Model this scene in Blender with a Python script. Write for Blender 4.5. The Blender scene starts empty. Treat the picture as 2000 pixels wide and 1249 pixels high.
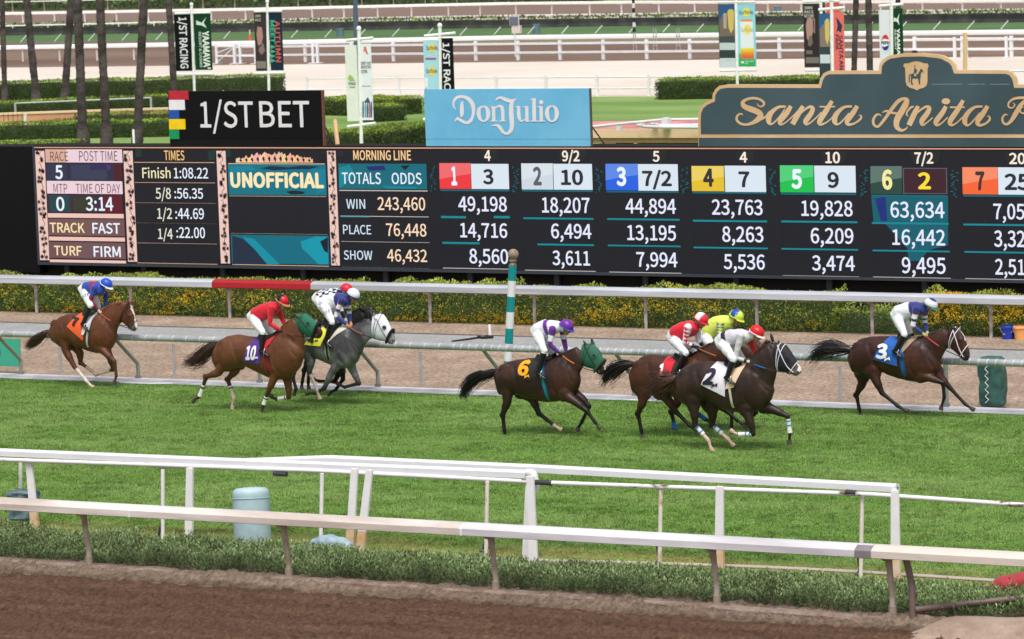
import bpy, bmesh, math, random
import numpy as np
from mathutils import Vector, Matrix
from mathutils.bvhtree import BVHTree
random.seed(7); rng = np.random.default_rng(7)
D = bpy.data; SC = bpy.context.scene; COL = SC.collection

# ---------------------------------------------------------------- camera, sky, sun, exposure
F_PX = 7600.0; YAW = math.atan(F_PX/14000.0); PITCH = math.atan(824.5/F_PX); ROLL = 0.0333; CAM_H = 10.7
_f = np.array([-math.sin(YAW)*math.cos(PITCH), math.cos(YAW)*math.cos(PITCH), -math.sin(PITCH)])
_r = np.cross(_f, [0, 0, 1.0]); _r /= np.linalg.norm(_r); _u = np.cross(_r, _f)
CR = _r*math.cos(ROLL)-_u*math.sin(ROLL); CU = _u*math.cos(ROLL)+_r*math.sin(ROLL); CF = _f
CAM = np.array([0, 0, CAM_H])
cam = D.cameras.new('camera'); camo = D.objects.new('camera', cam); COL.objects.link(camo)
m = Matrix.Identity(4)
for i in range(3):
    m[i][0], m[i][1], m[i][2], m[i][3] = CR[i], CU[i], -CF[i], CAM[i]
camo.matrix_world = m
cam.sensor_width = 36.0; cam.lens = 36.0*F_PX/2000.0; cam.clip_start = 1; cam.clip_end = 3000
cam.dof.use_dof = True; cam.dof.focus_distance = 75.0; cam.dof.aperture_fstop = 4.5
SC.camera = camo
EXPO = 0.24
SUN_EL = math.radians(62)
w = D.worlds.new('World'); SC.world = w; w.use_nodes = True
nt = w.node_tree; bg = nt.nodes['Background']
sky = nt.nodes.new('ShaderNodeTexSky'); sky.sky_type = 'NISHITA'; sky.sun_disc = False
sky.sun_elevation = SUN_EL; sky.sun_rotation = math.radians(152)
sky.dust_density = 4.0; sky.air_density = 1.0; sky.ozone_density = 0.6
hsv = nt.nodes.new('ShaderNodeHueSaturation'); hsv.inputs['Saturation'].default_value = 0.45
nt.links.new(sky.outputs[0], hsv.inputs['Color']); nt.links.new(hsv.outputs[0], bg.inputs[0]); bg.inputs[1].default_value = 0.13
sl = D.lights.new('sun', 'SUN'); sl.energy = 1.9; sl.angle = math.radians(22); sl.color = (1.0, 0.965, 0.91)
so = D.objects.new('sun', sl); COL.objects.link(so)
# the sun stands behind the camera's right shoulder
_sd = Vector((math.sin(math.radians(152))*math.cos(SUN_EL), math.cos(math.radians(152))*math.cos(SUN_EL), math.sin(SUN_EL)))
so.rotation_euler = _sd.to_track_quat('Z', 'Y').to_euler(); so.location = (0, 0, 60)
SC.view_settings.view_transform = 'Standard'; SC.view_settings.look = 'None'
SC.view_settings.exposure = EXPO; SC.view_settings.gamma = 1; SC.view_settings.use_curve_mapping = False

# ---------------------------------------------------------------- measuring helpers (survey of the place)
def ray(x, y): return CF*F_PX+CR*(x-1000)-CU*(y-624.5)
def G(x, y, z=0.0):
    d = ray(x, y); return CAM+d*((z-CAM_H)/d[2])
def PY(x, y, Y):
    d = ray(x, y); return CAM+d*(Y/d[1])
def zx(r):
    ox, oy, s = {0: (0, 0, 1), 1: (0, 500, 4.1625), 2: (340, 530, 4.163), 3: (860, 580, 4.163), 4: (1160, 580, 3.902),
                 5: (1560, 560, 4.545), 6: (540, 540, 4.804), 'b2': (0, 270, 4.3065), 'b3': (420, 270, 4.3065), 'b4': (840, 270, 3.5714),
                 'b5': (1400, 270, 3.3333), 'A1': (1360, 170, 6.25), 'A2': (1680, 95, 6.25), 'D': (860, 170, 7.6923),
                 'h1': (0, 0, 4), 'h2': (450, 0, 4), 'h3': (950, 0, 4), 'h4': (1400, 0, 3.3333), 'p1': (1560, 0, 8.3333), 'p2': (1380, 0, 8.325)}[r]
    return lambda p: (ox+p[0]/s, oy+p[1]/s)
def xat(px, Y):                   # x of the ground point seen at column px on the line Y
    lo, hi = -190.0, 1500.0
    for _ in range(40):
        m_ = (lo+hi)/2
        if G(px, m_)[1] > Y: lo = m_
        else: hi = m_
    return G(px, lo)[0]
class Plane:                      # an upright plane through a point of the ground, turned by yaw
    def __init__(s, base, yaw=0.0):
        s.b = np.array([base[0], base[1], 0.0]); s.d = np.array([math.cos(yaw), math.sin(yaw), 0]); s.n = np.array([math.sin(yaw), -math.cos(yaw), 0]); s.yaw = yaw
    def uv(s, x, y):
        d = ray(x, y); t = ((s.b-CAM)@s.n)/(d@s.n); P = CAM+d*t
        return (P-s.b)@s.d, P[2]
    def P(s, u, v, off=0.0): return s.b+s.d*u+np.array([0, 0, v])+s.n*off
def c(r, g, b, k=1.0):
    f = lambda v: ((v/255)/12.92 if v/255 <= 0.04045 else ((v/255+0.055)/1.055)**2.4)*k
    return (f(r), f(g), f(b))

# ---------------------------------------------------------------- materials
_M = {}
def mat(name, col=(.5, .5, .5), rough=.6, metal=0, spec=.5, var=0.12, vscale=6.0, bump=0.0, bscale=40.0, vc=False, emit=None, sheen=0, stretch=(1, 1, 1), col2=None, cscale=3.0, cpos=(.4, .6), coat=0):
    if name in _M: return _M[name]
    M = D.materials.new(name); M.use_nodes = True; n = M.node_tree.nodes; L = M.node_tree.links
    b = n['Principled BSDF']; _M[name] = M
    b.inputs['Roughness'].default_value = rough; b.inputs['Metallic'].default_value = metal; b.inputs['Specular IOR Level'].default_value = spec
    if sheen: b.inputs['Sheen Weight'].default_value = sheen
    if coat: b.inputs['Coat Weight'].default_value = coat; b.inputs['Coat Roughness'].default_value = .3
    tc = n.new('ShaderNodeTexCoord'); mp = n.new('ShaderNodeMapping'); mp.inputs['Scale'].default_value = stretch
    L.new(tc.outputs['Object'], mp.inputs[0])
    if emit is not None:
        b.inputs['Base Color'].default_value = (0.012, 0.012, 0.014, 1); b.inputs['Roughness'].default_value = .55; b.inputs['Specular IOR Level'].default_value = .2
        if vc:
            at = n.new('ShaderNodeAttribute'); at.attribute_name = 'Col'; L.new(at.outputs['Color'], b.inputs['Emission Color'])
        else: b.inputs['Emission Color'].default_value = (*col, 1)
        b.inputs['Emission Strength'].default_value = emit*2**-EXPO
        return M
    if vc:
        at = n.new('ShaderNodeAttribute'); at.attribute_name = 'Col'; base = at.outputs['Color']
    else:
        rg = n.new('ShaderNodeRGB'); rg.outputs[0].default_value = (*col, 1); base = rg.outputs[0]
        if col2:
            nz = n.new('ShaderNodeTexNoise'); nz.inputs['Scale'].default_value = cscale; nz.inputs['Detail'].default_value = 6; L.new(mp.outputs[0], nz.inputs['Vector'])
            mr = n.new('ShaderNodeMapRange'); mr.inputs['From Min'].default_value = cpos[0]; mr.inputs['From Max'].default_value = cpos[1]; L.new(nz.outputs[0], mr.inputs['Value'])
            mx = n.new('ShaderNodeMix'); mx.data_type = 'RGBA'; mx.inputs['A'].default_value = (*col, 1); mx.inputs['B'].default_value = (*col2, 1)
            L.new(mr.outputs[0], mx.inputs['Factor']); base = mx.outputs['Result']
    if var:
        nz = n.new('ShaderNodeTexNoise'); nz.inputs['Scale'].default_value = vscale; nz.inputs['Detail'].default_value = 8; nz.inputs['Roughness'].default_value = .65
        L.new(mp.outputs[0], nz.inputs['Vector'])
        mr = n.new('ShaderNodeMapRange'); mr.inputs['From Min'].default_value = .3; mr.inputs['From Max'].default_value = .7
        mr.inputs['To Min'].default_value = 1-var; mr.inputs['To Max'].default_value = 1+var; L.new(nz.outputs[0], mr.inputs['Value'])
        vm = n.new('ShaderNodeVectorMath'); vm.operation = 'SCALE'; L.new(base, vm.inputs[0]); L.new(mr.outputs[0], vm.inputs['Scale']); base = vm.outputs[0]
    L.new(base, b.inputs['Base Color'])
    if bump:
        nz = n.new('ShaderNodeTexNoise'); nz.inputs['Scale'].default_value = bscale; nz.inputs['Detail'].default_value = 6; L.new(mp.outputs[0], nz.inputs['Vector'])
        bp = n.new('ShaderNodeBump'); bp.inputs['Strength'].default_value = bump; bp.inputs['Distance'].default_value = .05
        L.new(nz.outputs[0], bp.inputs['Height']); L.new(bp.outputs[0], b.inputs['Normal'])
    return M
def em(col, k=1.0): return mat('screen_%d_%d_%d_%d' % (*col, int(k*100)), c(*col), emit=k)

# ---------------------------------------------------------------- object helpers
BASE = {}
def tag(o, label=None, cat=None, group=None, kind=None):
    if label: o['label'] = label
    if cat: o['category'] = cat
    if group: o['group'] = group
    if kind: o['kind'] = kind
    return o
def thing(name, label, cat, loc, group=None):
    o = D.objects.new(name, None); COL.objects.link(o); o.location = loc; o.empty_display_size = .2
    BASE[o] = np.array(loc, float); return tag(o, label, cat, group)
def link(name, me, mats, parent=None, smooth=False):
    o = D.objects.new(name, me); COL.objects.link(o)
    for k in (mats if isinstance(mats, (list, tuple)) else [mats]): me.materials.append(k)
    if parent is not None:
        o.parent = parent; BASE[o] = BASE[parent]
    else: BASE[o] = np.zeros(3)
    if smooth: me.shade_smooth()
    return o
def npmesh(name, V, Fc, mats, parent=None, colors=None, smooth=False, k=None):
    """V (n,3); Fc (m,k) ints"""
    V = np.asarray(V, np.float64)
    if parent is not None: V = V-BASE[parent]
    me = D.meshes.new(name); n = len(V); Fc = np.asarray(Fc, np.int32); mm, kk = Fc.shape
    me.vertices.add(n); me.vertices.foreach_set('co', V.astype(np.float32).ravel())
    me.loops.add(mm*kk); me.loops.foreach_set('vertex_index', Fc.ravel())
    me.polygons.add(mm); me.polygons.foreach_set('loop_start', np.arange(0, mm*kk, kk, dtype=np.int32))
    me.update(calc_edges=True)
    if colors is not None: setcol(me, colors)
    return link(name, me, mats, parent, smooth)
def setcol(me, colors):
    a = me.color_attributes.new('Col', 'FLOAT_COLOR', 'POINT'); cc = np.ones((len(me.vertices), 4), np.float32); cc[:, :3] = colors
    a.data.foreach_set('color', cc.ravel())
class MB:
    def __init__(s): s.v = []; s.f = []; s.c = []; s.cur = (1, 1, 1)
    def add(s, vs, fs):
        o = len(s.v); s.v += [tuple(map(float, p)) for p in vs]; s.f += [tuple(i+o for i in f) for f in fs]; s.c += [s.cur]*len(vs)
    def box(s, a, b):
        (x0, y0, z0), (x1, y1, z1) = a, b
        s.add([(x0, y0, z0), (x1, y0, z0), (x1, y1, z0), (x0, y1, z0), (x0, y0, z1), (x1, y0, z1), (x1, y1, z1), (x0, y1, z1)],
              [(0, 3, 2, 1), (4, 5, 6, 7), (0, 1, 5, 4), (1, 2, 6, 5), (2, 3, 7, 6), (3, 0, 4, 7)])
    def pbox(s, pl, u0, v0, u1, v1, o0, o1):          # box on a plane, o0..o1 towards the viewer
        P = [pl.P(u, v, o) for o in (o0, o1) for u, v in ((u0, v0), (u1, v0), (u1, v1), (u0, v1))]
        s.add(P, [(0, 1, 2, 3), (7, 6, 5, 4), (0, 4, 5, 1), (1, 5, 6, 2), (2, 6, 7, 3), (3, 7, 4, 0)])
    def rings(s, R, cap=True):
        n = len(R[0]); o = len(s.v); s.v += [tuple(map(float, p)) for r in R for p in r]; s.c += [s.cur]*(n*len(R))
        for i in range(len(R)-1):
            for j in range(n):
                a = o+i*n+j; b = o+i*n+(j+1) % n; s.f.append((a, b, b+n, a+n))
        if cap:
            s.f.append(tuple(o+j for j in range(n))[::-1]); s.f.append(tuple(o+(len(R)-1)*n+j for j in range(n)))
    def tube(s, pts, rad, n=10, cap=True):
        pts = [np.array(p, float) for p in pts]
        if np.isscalar(rad): rad = [rad]*len(pts)
        R = []; up = None
        for i, p in enumerate(pts):
            d = (pts[min(i+1, len(pts)-1)]-pts[max(i-1, 0)]); d /= (np.linalg.norm(d)+1e-9)
            if up is None:
                up = np.cross(d, [0, 1.0, 0]) if abs(d[1]) < .9 else np.cross(d, [1.0, 0, 0])
            up = up-d*(up@d); up /= (np.linalg.norm(up)+1e-9); sd = np.cross(d, up)
            R.append([p+rad[i]*(math.cos(t)*up+math.sin(t)*sd) for t in np.linspace(0, 2*math.pi, n, endpoint=False)])
        s.rings(R, cap)
    def ell(s, ce, r, nu=16, nv=10, rot=None):
        R = []
        for i in range(1, nv):
            t = math.pi*i/nv; R.append([np.array([math.sin(t)*math.cos(a), math.sin(t)*math.sin(a), -math.cos(t)]) for a in np.linspace(0, 2*math.pi, nu, endpoint=False)])
        rot = np.eye(3) if rot is None else np.array(rot)
        s.rings([[np.array(ce)+rot@(q*np.array(r)) for q in rr] for rr in R])
    def prism(s, pts, off):                          # closed outline pts, extruded by vector off
        n = len(pts); off = np.array(off, float); P = [np.array(p, float) for p in pts]
        s.add(P+[p+off for p in P], [tuple(range(n)), tuple(range(2*n-1, n-1, -1))]+[(j, j+n, (j+1) % n+n, (j+1) % n) for j in range(n)])
    def build(s, name, mats, parent=None, smooth=False, vc=False, bevel=0):
        me = D.meshes.new(name); V = np.array(s.v, float)
        if parent is not None: V = V-BASE[parent]
        me.from_pydata(V.tolist(), [], s.f); me.update()
        bm = bmesh.new(); bm.from_mesh(me); bmesh.ops.recalc_face_normals(bm, faces=bm.faces)
        if bevel: bmesh.ops.bevel(bm, geom=[e for e in bm.edges if e.calc_face_angle(0) > .6], offset=bevel, segments=2, affect='EDGES', clamp_overlap=True)
        bm.to_mesh(me); bm.free()
        if vc: setcol(me, np.array(s.c, np.float32))
        o = link(name, me, mats, parent, False)
        if smooth:
            me.shade_smooth()
            try: me.set_sharp_from_angle(angle=math.radians(40))
            except Exception: pass
        return o
def part(name, mats, parent, fn, smooth=False, label=None, bevel=0):
    b = MB(); fn(b); o = b.build(name, mats, parent, smooth, bevel=bevel)
    if label: o['label'] = label
    return o
def copy_tree(o, dloc, label=None, group=None):
    r = o.copy(); COL.objects.link(r); r.location = Vector(o.location)+Vector(dloc)
    if label: r['label'] = label
    if group: r['group'] = group
    BASE[r] = np.array(r.location)
    for ch in list(o.children):
        q = ch.copy(); COL.objects.link(q); q.parent = r
        for g in ch.children:
            h = g.copy(); COL.objects.link(h); h.parent = q
    return r
def spline(P, k=6):                                  # Catmull-Rom through rows of P
    P = np.array(P, float); out = []
    Q = np.vstack([2*P[0]-P[1], P, 2*P[-1]-P[-2]])
    for i in range(1, len(Q)-2):
        for t in np.linspace(0, 1, k, endpoint=False):
            a, b, cc, d = Q[i-1], Q[i], Q[i+1], Q[i+2]
            out.append(.5*((2*b)+(-a+cc)*t+(2*a-5*b+4*cc-d)*t*t+(-a+3*b-3*cc+d)*t**3))
    out.append(P[-1]); return np.array(out)
_tx = {}
try: FONT = D.fonts.load(bpy.utils.resource_path('LOCAL')+'/datafiles/fonts/Noto Sans CJK Regular.woff2')   # Blender's own interface font
except Exception: FONT = None
def text2d(s):
    k = s
    if k not in _tx:
        cu = D.curves.new('t', 'FONT'); cu.body = s; cu.size = 1
        if FONT: cu.font = FONT
        cu.resolution_u = 3; cu.fill_mode = 'FRONT'
        o = D.objects.new('t', cu); COL.objects.link(o); dg = bpy.context.evaluated_depsgraph_get(); dg.update()
        me = D.meshes.new_from_object(o.evaluated_get(dg)); V = np.array([v.co[:2] for v in me.vertices]); Fc = [tuple(p.vertices) for p in me.polygons]
        D.objects.remove(o); D.curves.remove(cu); D.meshes.remove(me); _tx[k] = (V, Fc)
    return _tx[k]
def text_uv(s, bold=0.0):
    """text scaled to the unit box: x 0..1 over its width, y 0..1 over its cap height"""
    V, Fc = text2d(s); H, _ = text2d('H'); w_, h_ = V[:, 0].max()-V[:, 0].min(), H[:, 1].max()-H[:, 1].min(); bold *= h_*1.25; VV, FF, ZZ = [], [], []
    for k, (dx, dy) in enumerate(((0, 0), (-1, 0), (1, 0), (0, 1), (0, -1), (-.7, .7), (.7, .7), (-.7, -.7), (.7, -.7)) if bold > 0 else ((0, 0),)):
        q = V+np.array([dx, dy])*bold; q = np.stack([(q[:, 0]-V[:, 0].min()+bold)/(w_+2*bold), (q[:, 1]-H[:, 1].min()+bold)/(h_+2*bold)], 1)
        FF += [tuple(i+len(V)*k for i in f_) for f_ in Fc]; VV.append(q); ZZ.append(np.full(len(V), k*.0007))
    return np.concatenate(VV), FF, np.concatenate(ZZ)
def put_text(name, s, pl, box, m_, parent, off, bold=0.02, rot=False):
    """box = px corners (x0,y0,x1,y1); rot: reads downwards"""
    V, Fc, Z_ = text_uv(s, bold); u0, v1 = pl.uv(box[0], box[1]); u1, v0 = pl.uv(box[2], box[3]); b = MB()
    u1b, _ = pl.uv(box[2], box[1]); u0b, _ = pl.uv(box[0], box[3]); u0 = (u0+u0b)/2; u1 = (u1+u1b)/2
    if rot: pts = [pl.P(u0+(u1-u0)*q[1], v1+(v0-v1)*q[0], off+z_) for q, z_ in zip(V, Z_)]
    else: pts = [pl.P(u0+(u1-u0)*q[0], v0+(v1-v0)*q[1], off+z_) for q, z_ in zip(V, Z_)]
    b.add(pts, Fc); o = b.build(name, m_, parent); return o
def rect(name, pl, box, m_, parent, off, th=.006):
    u0, v1 = pl.uv(box[0], box[1]); u1, v0 = pl.uv(box[2], box[3]); u1b, _ = pl.uv(box[2], box[1]); u0b, _ = pl.uv(box[0], box[3])
    b = MB(); b.pbox(pl, (u0+u0b)/2, v0, (u1+u1b)/2, v1, off-th, off); return b.build(name, m_, parent)
def ribbon(b, pl, z, pts, off, th=.01, k=6, close=False):
    """brush stroke through zoom points (x,y,width)"""
    S = spline(pts, k); xy = S[:, :2]; d = np.gradient(xy, axis=0); d /= (np.linalg.norm(d, axis=1)[:, None]+1e-9); nn = np.stack([-d[:, 1], d[:, 0]], 1)
    wd = np.maximum(S[:, 2], 4)[:, None]/2; A = xy+nn*wd; B = xy-nn*wd; V = []; Fc = []
    for a, q in zip(A, B):
        for t in (a, q):
            u, v = pl.uv(*z(t)); V.append(pl.P(u, v, off))
    for i in range(len(A)-1): Fc.append((2*i, 2*i+1, 2*i+3, 2*i+2))
    b.add(V, Fc)
def vnoise(x, y, seed=0):
    r = np.random.default_rng(seed); g = r.random((256, 256)); xi = np.floor(x).astype(int); yi = np.floor(y).astype(int); fx = x-xi; fy = y-yi
    fx = fx*fx*(3-2*fx); fy = fy*fy*(3-2*fy); a = g[xi % 256, yi % 256]; b = g[(xi+1) % 256, yi % 256]; cc = g[xi % 256, (yi+1) % 256]; d = g[(xi+1) % 256, (yi+1) % 256]
    return a*(1-fx)*(1-fy)+b*fx*(1-fy)+cc*(1-fx)*fy+d*fx*fy
def fbm(x, y, seed=0, o=4): return sum(vnoise(x*2**i, y*2**i, seed+i)*.5**i for i in range(o))/sum(.5**i for i in range(o))
def leaf_quads(P, Dr, ln, wd, twist=None):
    """P (n,3) base, Dr (n,3) unit direction -> diamond leaves"""
    n = len(P); r = rng.normal(size=(n, 3)); s = np.cross(Dr, r); s /= np.linalg.norm(s, axis=1)[:, None]+1e-9
    V = np.stack([P, P+Dr*ln[:, None]*.45+s*wd[:, None], P+Dr*ln[:, None], P+Dr*ln[:, None]*.45-s*wd[:, None]], 1).reshape(-1, 3)
    return V, np.arange(4*n).reshape(n, 4)
# ================================================================ THE SETTING
def sheet(name, quad, z, m_, label=None):
    b = MB(); b.add([(p[0], p[1], z) for p in quad], [(0, 1, 2, 3)]); o = b.build(name, m_); tag(o, label, None, None, 'structure'); return o
def gl(l, r, a=-1500, b=3500):      # ground line through the rows seen at the left and right of the view
    P, Q = G(0, l), G(2000, r); d = (Q-P)/2000.0
    k = (Q-P); return P-k*1.2, Q+k*1.2
def band(name, near, far, z, m_, label=None):
    A, B = gl(*near); C_, D_ = gl(*far); return sheet(name, (A, B, D_, C_), z, m_, label)
def strip(name, y0, y1, z, m_, x0=-150, x1=90, label=None): return sheet(name, ((x0, y0), (x1, y0), (x1, y1), (x0, y1)), z, m_, label)

M_far = mat('far_ground', c(120, 118, 84), .95, col2=c(110, 96, 76), cscale=.03)
M_turf = mat('turf_soil', c(112, 150, 70), .9, col2=c(100, 136, 60), cscale=.6, var=.12, vscale=2.2, stretch=(1, 3.5, 1), cpos=(.4, .62))
M_lawn = mat('lawn', c(100, 134, 62), .9, col2=c(128, 156, 80), cscale=.12, var=.15, vscale=1.1, stretch=(.5, 1.6, 1), cpos=(.4, .6), bump=.4, bscale=9)
M_dirt = mat('harrowed_dirt', c(116, 90, 76), .95, col2=c(136, 106, 90), cscale=1.1, var=.4, vscale=15, bump=.9, bscale=22, stretch=(1, .45, 1), cpos=(.42, .62), spec=.2)
M_dirt2 = mat('inner_dirt', c(152, 133, 116), .95, col2=c(172, 152, 134), cscale=.9, var=.6, vscale=11, bump=1.0, bscale=14, stretch=(1, .8, 1), cpos=(.45, .65), spec=.1)
M_sand = mat('pale_sand', c(208, 197, 184), .95, col2=c(216, 206, 195), cscale=.05, var=.06, vscale=.5, spec=.2)
M_farsoil = mat('far_soil', c(126, 106, 92), .95, col2=c(112, 90, 78), cscale=.05, var=.15, vscale=.3, stretch=(.4, 3, 1), spec=.2)
M_rub = mat('grey_path_surface', c(156, 156, 154), .9, col2=c(148, 149, 148), cscale=2, var=.3, vscale=14, bump=.3, bscale=30)
M_white = mat('white_paint', c(226, 226, 229), .45, var=.06, vscale=3)
M_whited = mat('white_plastic', c(226, 226, 230), .4, var=.05, vscale=2)
M_conc = mat('concrete', c(150, 132, 120), .9, col2=c(128, 106, 92), cscale=5, var=.15, vscale=14, bump=.7, bscale=24)
M_soil = mat('bed_soil', c(96, 84, 60), .95, col2=c(120, 104, 76), cscale=2, bump=.7, bscale=20)

sheet('ground', ((-900, -60), (700, -60), (700, 1500), (-900, 1500)), -.02, M_far)
# near dirt track as real relief
x = np.arange(xat(-120, 51.9), xat(2120, 45.2), .03); y = np.arange(45.2, 52.05, .032); X, Y = np.meshgrid(x, y, indexing='ij')
row = np.sin(Y*2*math.pi/.17+1.5*fbm(X*.7, Y*.5, 3))*.013
clod = np.clip(fbm(X*8, Y*4, 11, 4)-.44, 0, 1)*.17+np.clip(fbm(X*2, Y*6, 31, 3)-.5, 0, 1)*.09
bank = np.clip((Y-51.28)/.45, 0, 1)*(.075+.05*fbm(X*1.2, Y*2, 5))+np.clip(fbm(X*3, Y*5, 17)-.5, 0, 1)*.12*np.clip((Y-51.25)/.3, 0, 1)*np.clip((51.95-Y)/.2, 0, 1)
groove = -.02*np.exp(-((Y-51.22-.03*np.sin(X*.6))/.045)**2)
Z = row+clod*.9+bank+groove-.01
nx, ny = X.shape; idx = np.arange(nx*ny).reshape(nx, ny); Fq = np.stack([idx[:-1, :-1], idx[1:, :-1], idx[1:, 1:], idx[:-1, 1:]], -1).reshape(-1, 4)
Vd = np.stack([X, Y, Z], -1).reshape(-1, 3)
tone = (.72+.56*fbm(X*1.2, Y*9, 41, 4))[..., None]*(1+.10*(np.sin(Y*6.2+3*fbm(X*.3, Y, 8)))[..., None]); edge = np.clip((Y-51.15)/.25, 0, 1)[..., None]
colr = (np.array(c(90, 68, 54))*(1-edge)+np.array(c(122, 106, 92))*edge)*tone
M_dirtv = mat('harrowed_dirt_relief', rough=.95, vc=True, var=.5, vscale=15, bump=1.0, bscale=30, stretch=(1, .45, 1), spec=.15)
tag(npmesh('dirt_track', Vd, Fq, M_dirtv, colors=colr.reshape(-1, 3), smooth=True), kind='structure')
strip('dirt_track_beyond_view', 20, 45.2, .0, M_dirt)
strip('planting_bed', 51.8, 54.95, .004, M_soil)
strip('turf_course', 54.9, 73.05, .008, M_turf)
strip('inner_dirt_track', 73.3, 85.6, .008, M_dirt2)
strip('service_path', 81.35, 83.15, .014, M_rub)
part('path_edge', mat('dark_edging', c(104, 100, 96), .9, bump=.5), None, lambda b: b.box((-150, 83.15, 0), (90, 83.21, .035)))['kind'] = 'structure'
strip('hedge_bed', 85.6, 90.6, .012, M_soil)
strip('infield_lawn', 90.6, 184.2, .008, M_lawn)
strip('sand_rink', 184.2, 226, .012, M_sand, -400, 300)
band('sand_rink_far_side', (190, 186), (133, 111), .016, M_sand)
band('far_dirt_course', (133, 111), (98, 70), .02, M_farsoil)
band('far_track_dark_edge', (88, 62), (81, 59), .024, mat('dark_soil', c(112, 96, 82), .95, var=.1, vscale=.3))
band('far_turf_course', (84, 60.5), (66, 42), .028, mat('far_turf', c(78, 112, 58), .9, col2=c(68, 102, 50), cscale=.08, var=.1, vscale=.2))
band('far_sand_verge', (57, 30), (46, 17), .02, mat('far_kerb_sand', c(186, 174, 164), .95, var=.1, vscale=.5))
band('far_training_track', (46, 17), (20, -8), .024, mat('training_dirt', c(122, 100, 88), .95, var=.12, vscale=.2, stretch=(.3, 3, 1)))
band('far_lawn', (20, -9), (-30, -60), .02, M_lawn)

# concrete kerb along the dirt track, in broken lengths
def kerb(xa, xb, ya, yb, sd):
    xs = np.arange(xa, xb, .07); V = []; r = np.random.default_rng(sd)
    pr = [(0, -.1), (0, .09), (.03, .12), (.2, .125), (.23, .09), (.23, -.1)]
    b = MB(); R = []
    for i, X_ in enumerate(xs):
        t = (X_-xa)/(xb-xa); e = min(1, (X_-xa)/.22, (xb-X_)/.22); e = max(.15, e)+.0
        j = .012*(vnoise(np.array([X_*3.1]), np.array([sd*1.7]), sd)[0]-.5)*2; k = .03*(vnoise(np.array([X_*7.3]), np.array([3.7]), sd+4)[0]-.5)
        R.append([(X_, ya+(yb-ya)*t+q[0]+k*(q[0] < .05), (q[1]*e if q[1] > 0 else q[1])+j) for q in pr])
    b.rings(R); o = b.build('kerb', M_conc); tag(o, None, None, None, 'structure')
k0 = G(364, 1128)[0]; k1 = G(384, 1131)[0]; k2 = G(1182, 1185)[0]; k3 = G(1204, 1188)[0]; k4 = G(1690, 1222)[0]
kerb(xat(-200, 51.7), k0, 51.66, 51.66, 1); kerb(k1, k2, 51.66, 51.6, 2); kerb(k3, k4, 51.62, 51.35, 3)
# pale sand mound at the right
x = np.linspace(-22.6, -14, 140); y = np.linspace(49.2, 53.2, 110); X, Y = np.meshgrid(x, y, indexing='ij')
x0_ = G(1800, 1225)[0]; Z = (.24/(1+np.exp(-(X-x0_-.2)/.12))+.16/(1+np.exp(-(X-x0_-2.0)/.3)))*np.exp(-np.abs((Y-51.45-.12*np.clip(X-x0_-1, 0, 3))/.62)**3)+.02*(fbm(X*4, Y*4, 9)-.5)-.045
idx = np.arange(X.size).reshape(X.shape); Fq = np.stack([idx[:-1, :-1], idx[1:, :-1], idx[1:, 1:], idx[:-1, 1:]], -1).reshape(-1, 4)
tag(npmesh('sand_mound', np.stack([X, Y, Z], -1).reshape(-1, 3), Fq, mat('mound_sand', c(168, 148, 132), .95, col2=c(148, 126, 110), cscale=2, var=.12, vscale=12, bump=.7, bscale=20), smooth=True), kind='structure')

# ---- grass blades of the turf course
def turf_blades():
    n = 640000
    y = 54.95+(73.0-54.95)*rng.random(n)**1.0
    # keep to the part of the course in view
    lo = np.array([xat(-60, 54.95), xat(-60, 73)]); hi = np.array([xat(2060, 54.95), xat(2060, 73)])
    t = (y-54.95)/(18.05); x = (lo[0]+(lo[1]-lo[0])*t)+rng.random(n)*((hi[0]-lo[0])+((hi[1]-lo[1])-(hi[0]-lo[0]))*t)
    h1 = fbm(x*1.6, y*3.4, 61, 3); h2 = fbm(x*.5, y*.9, 71, 3)
    dry = np.clip((56.15-y+1.1*(fbm(x*1.5, y*2, 91)-.5))/.7, 0, 1)
    ln = (.024+.075*np.clip(h1-.40, 0, 1)+.012*rng.random(n))*(1-.45*dry)
    a = rng.random(n)*2*math.pi; lean = .25+.45*rng.random(n)
    Dr = np.stack([np.cos(a)*lean+.25*(h1-.5), np.sin(a)*lean+.2*(h2-.5), np.ones(n)], 1); Dr /= np.linalg.norm(Dr, axis=1)[:, None]
    wd = .006+.007*rng.random(n); s = np.stack([-np.sin(a*1.7), np.cos(a*1.7), np.zeros(n)], 1)
    P = np.stack([x, y, np.zeros(n)+.006], 1)
    V = np.stack([P+s*wd[:, None], P-s*wd[:, None], P+Dr*ln[:, None]], 1).reshape(-1, 3)
    patch = np.clip((h2-.42)*3, 0, 1)[:, None]; k = (.80+.28*rng.random(n))[:, None]*(.86+.28*np.clip(fbm(x*1.9, y*2.6, 63, 3), 0, 1))[:, None]*(1-.30*np.clip((fbm(x*5.5, y*3.6, 66, 2)-.56)*7, 0, 1))[:, None]
    cl = (np.array(c(120, 157, 72))*(1-patch)+np.array(c(144, 173, 96))*patch)*k
    br = (rng.random(n) < .05)[:, None]; cl = np.where(br, np.array(c(168, 170, 112)), cl)
    cl = cl*(1-dry[:, None]*.9)+np.array(c(190, 166, 108))*k*dry[:, None]*.9
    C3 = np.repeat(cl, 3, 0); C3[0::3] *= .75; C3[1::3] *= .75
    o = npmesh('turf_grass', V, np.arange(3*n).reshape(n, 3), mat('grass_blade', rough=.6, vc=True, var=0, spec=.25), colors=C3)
    tag(o, 'short green race course turf with a dry yellow edge by the bed', 'grass', kind='stuff')
turf_blades()

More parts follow.
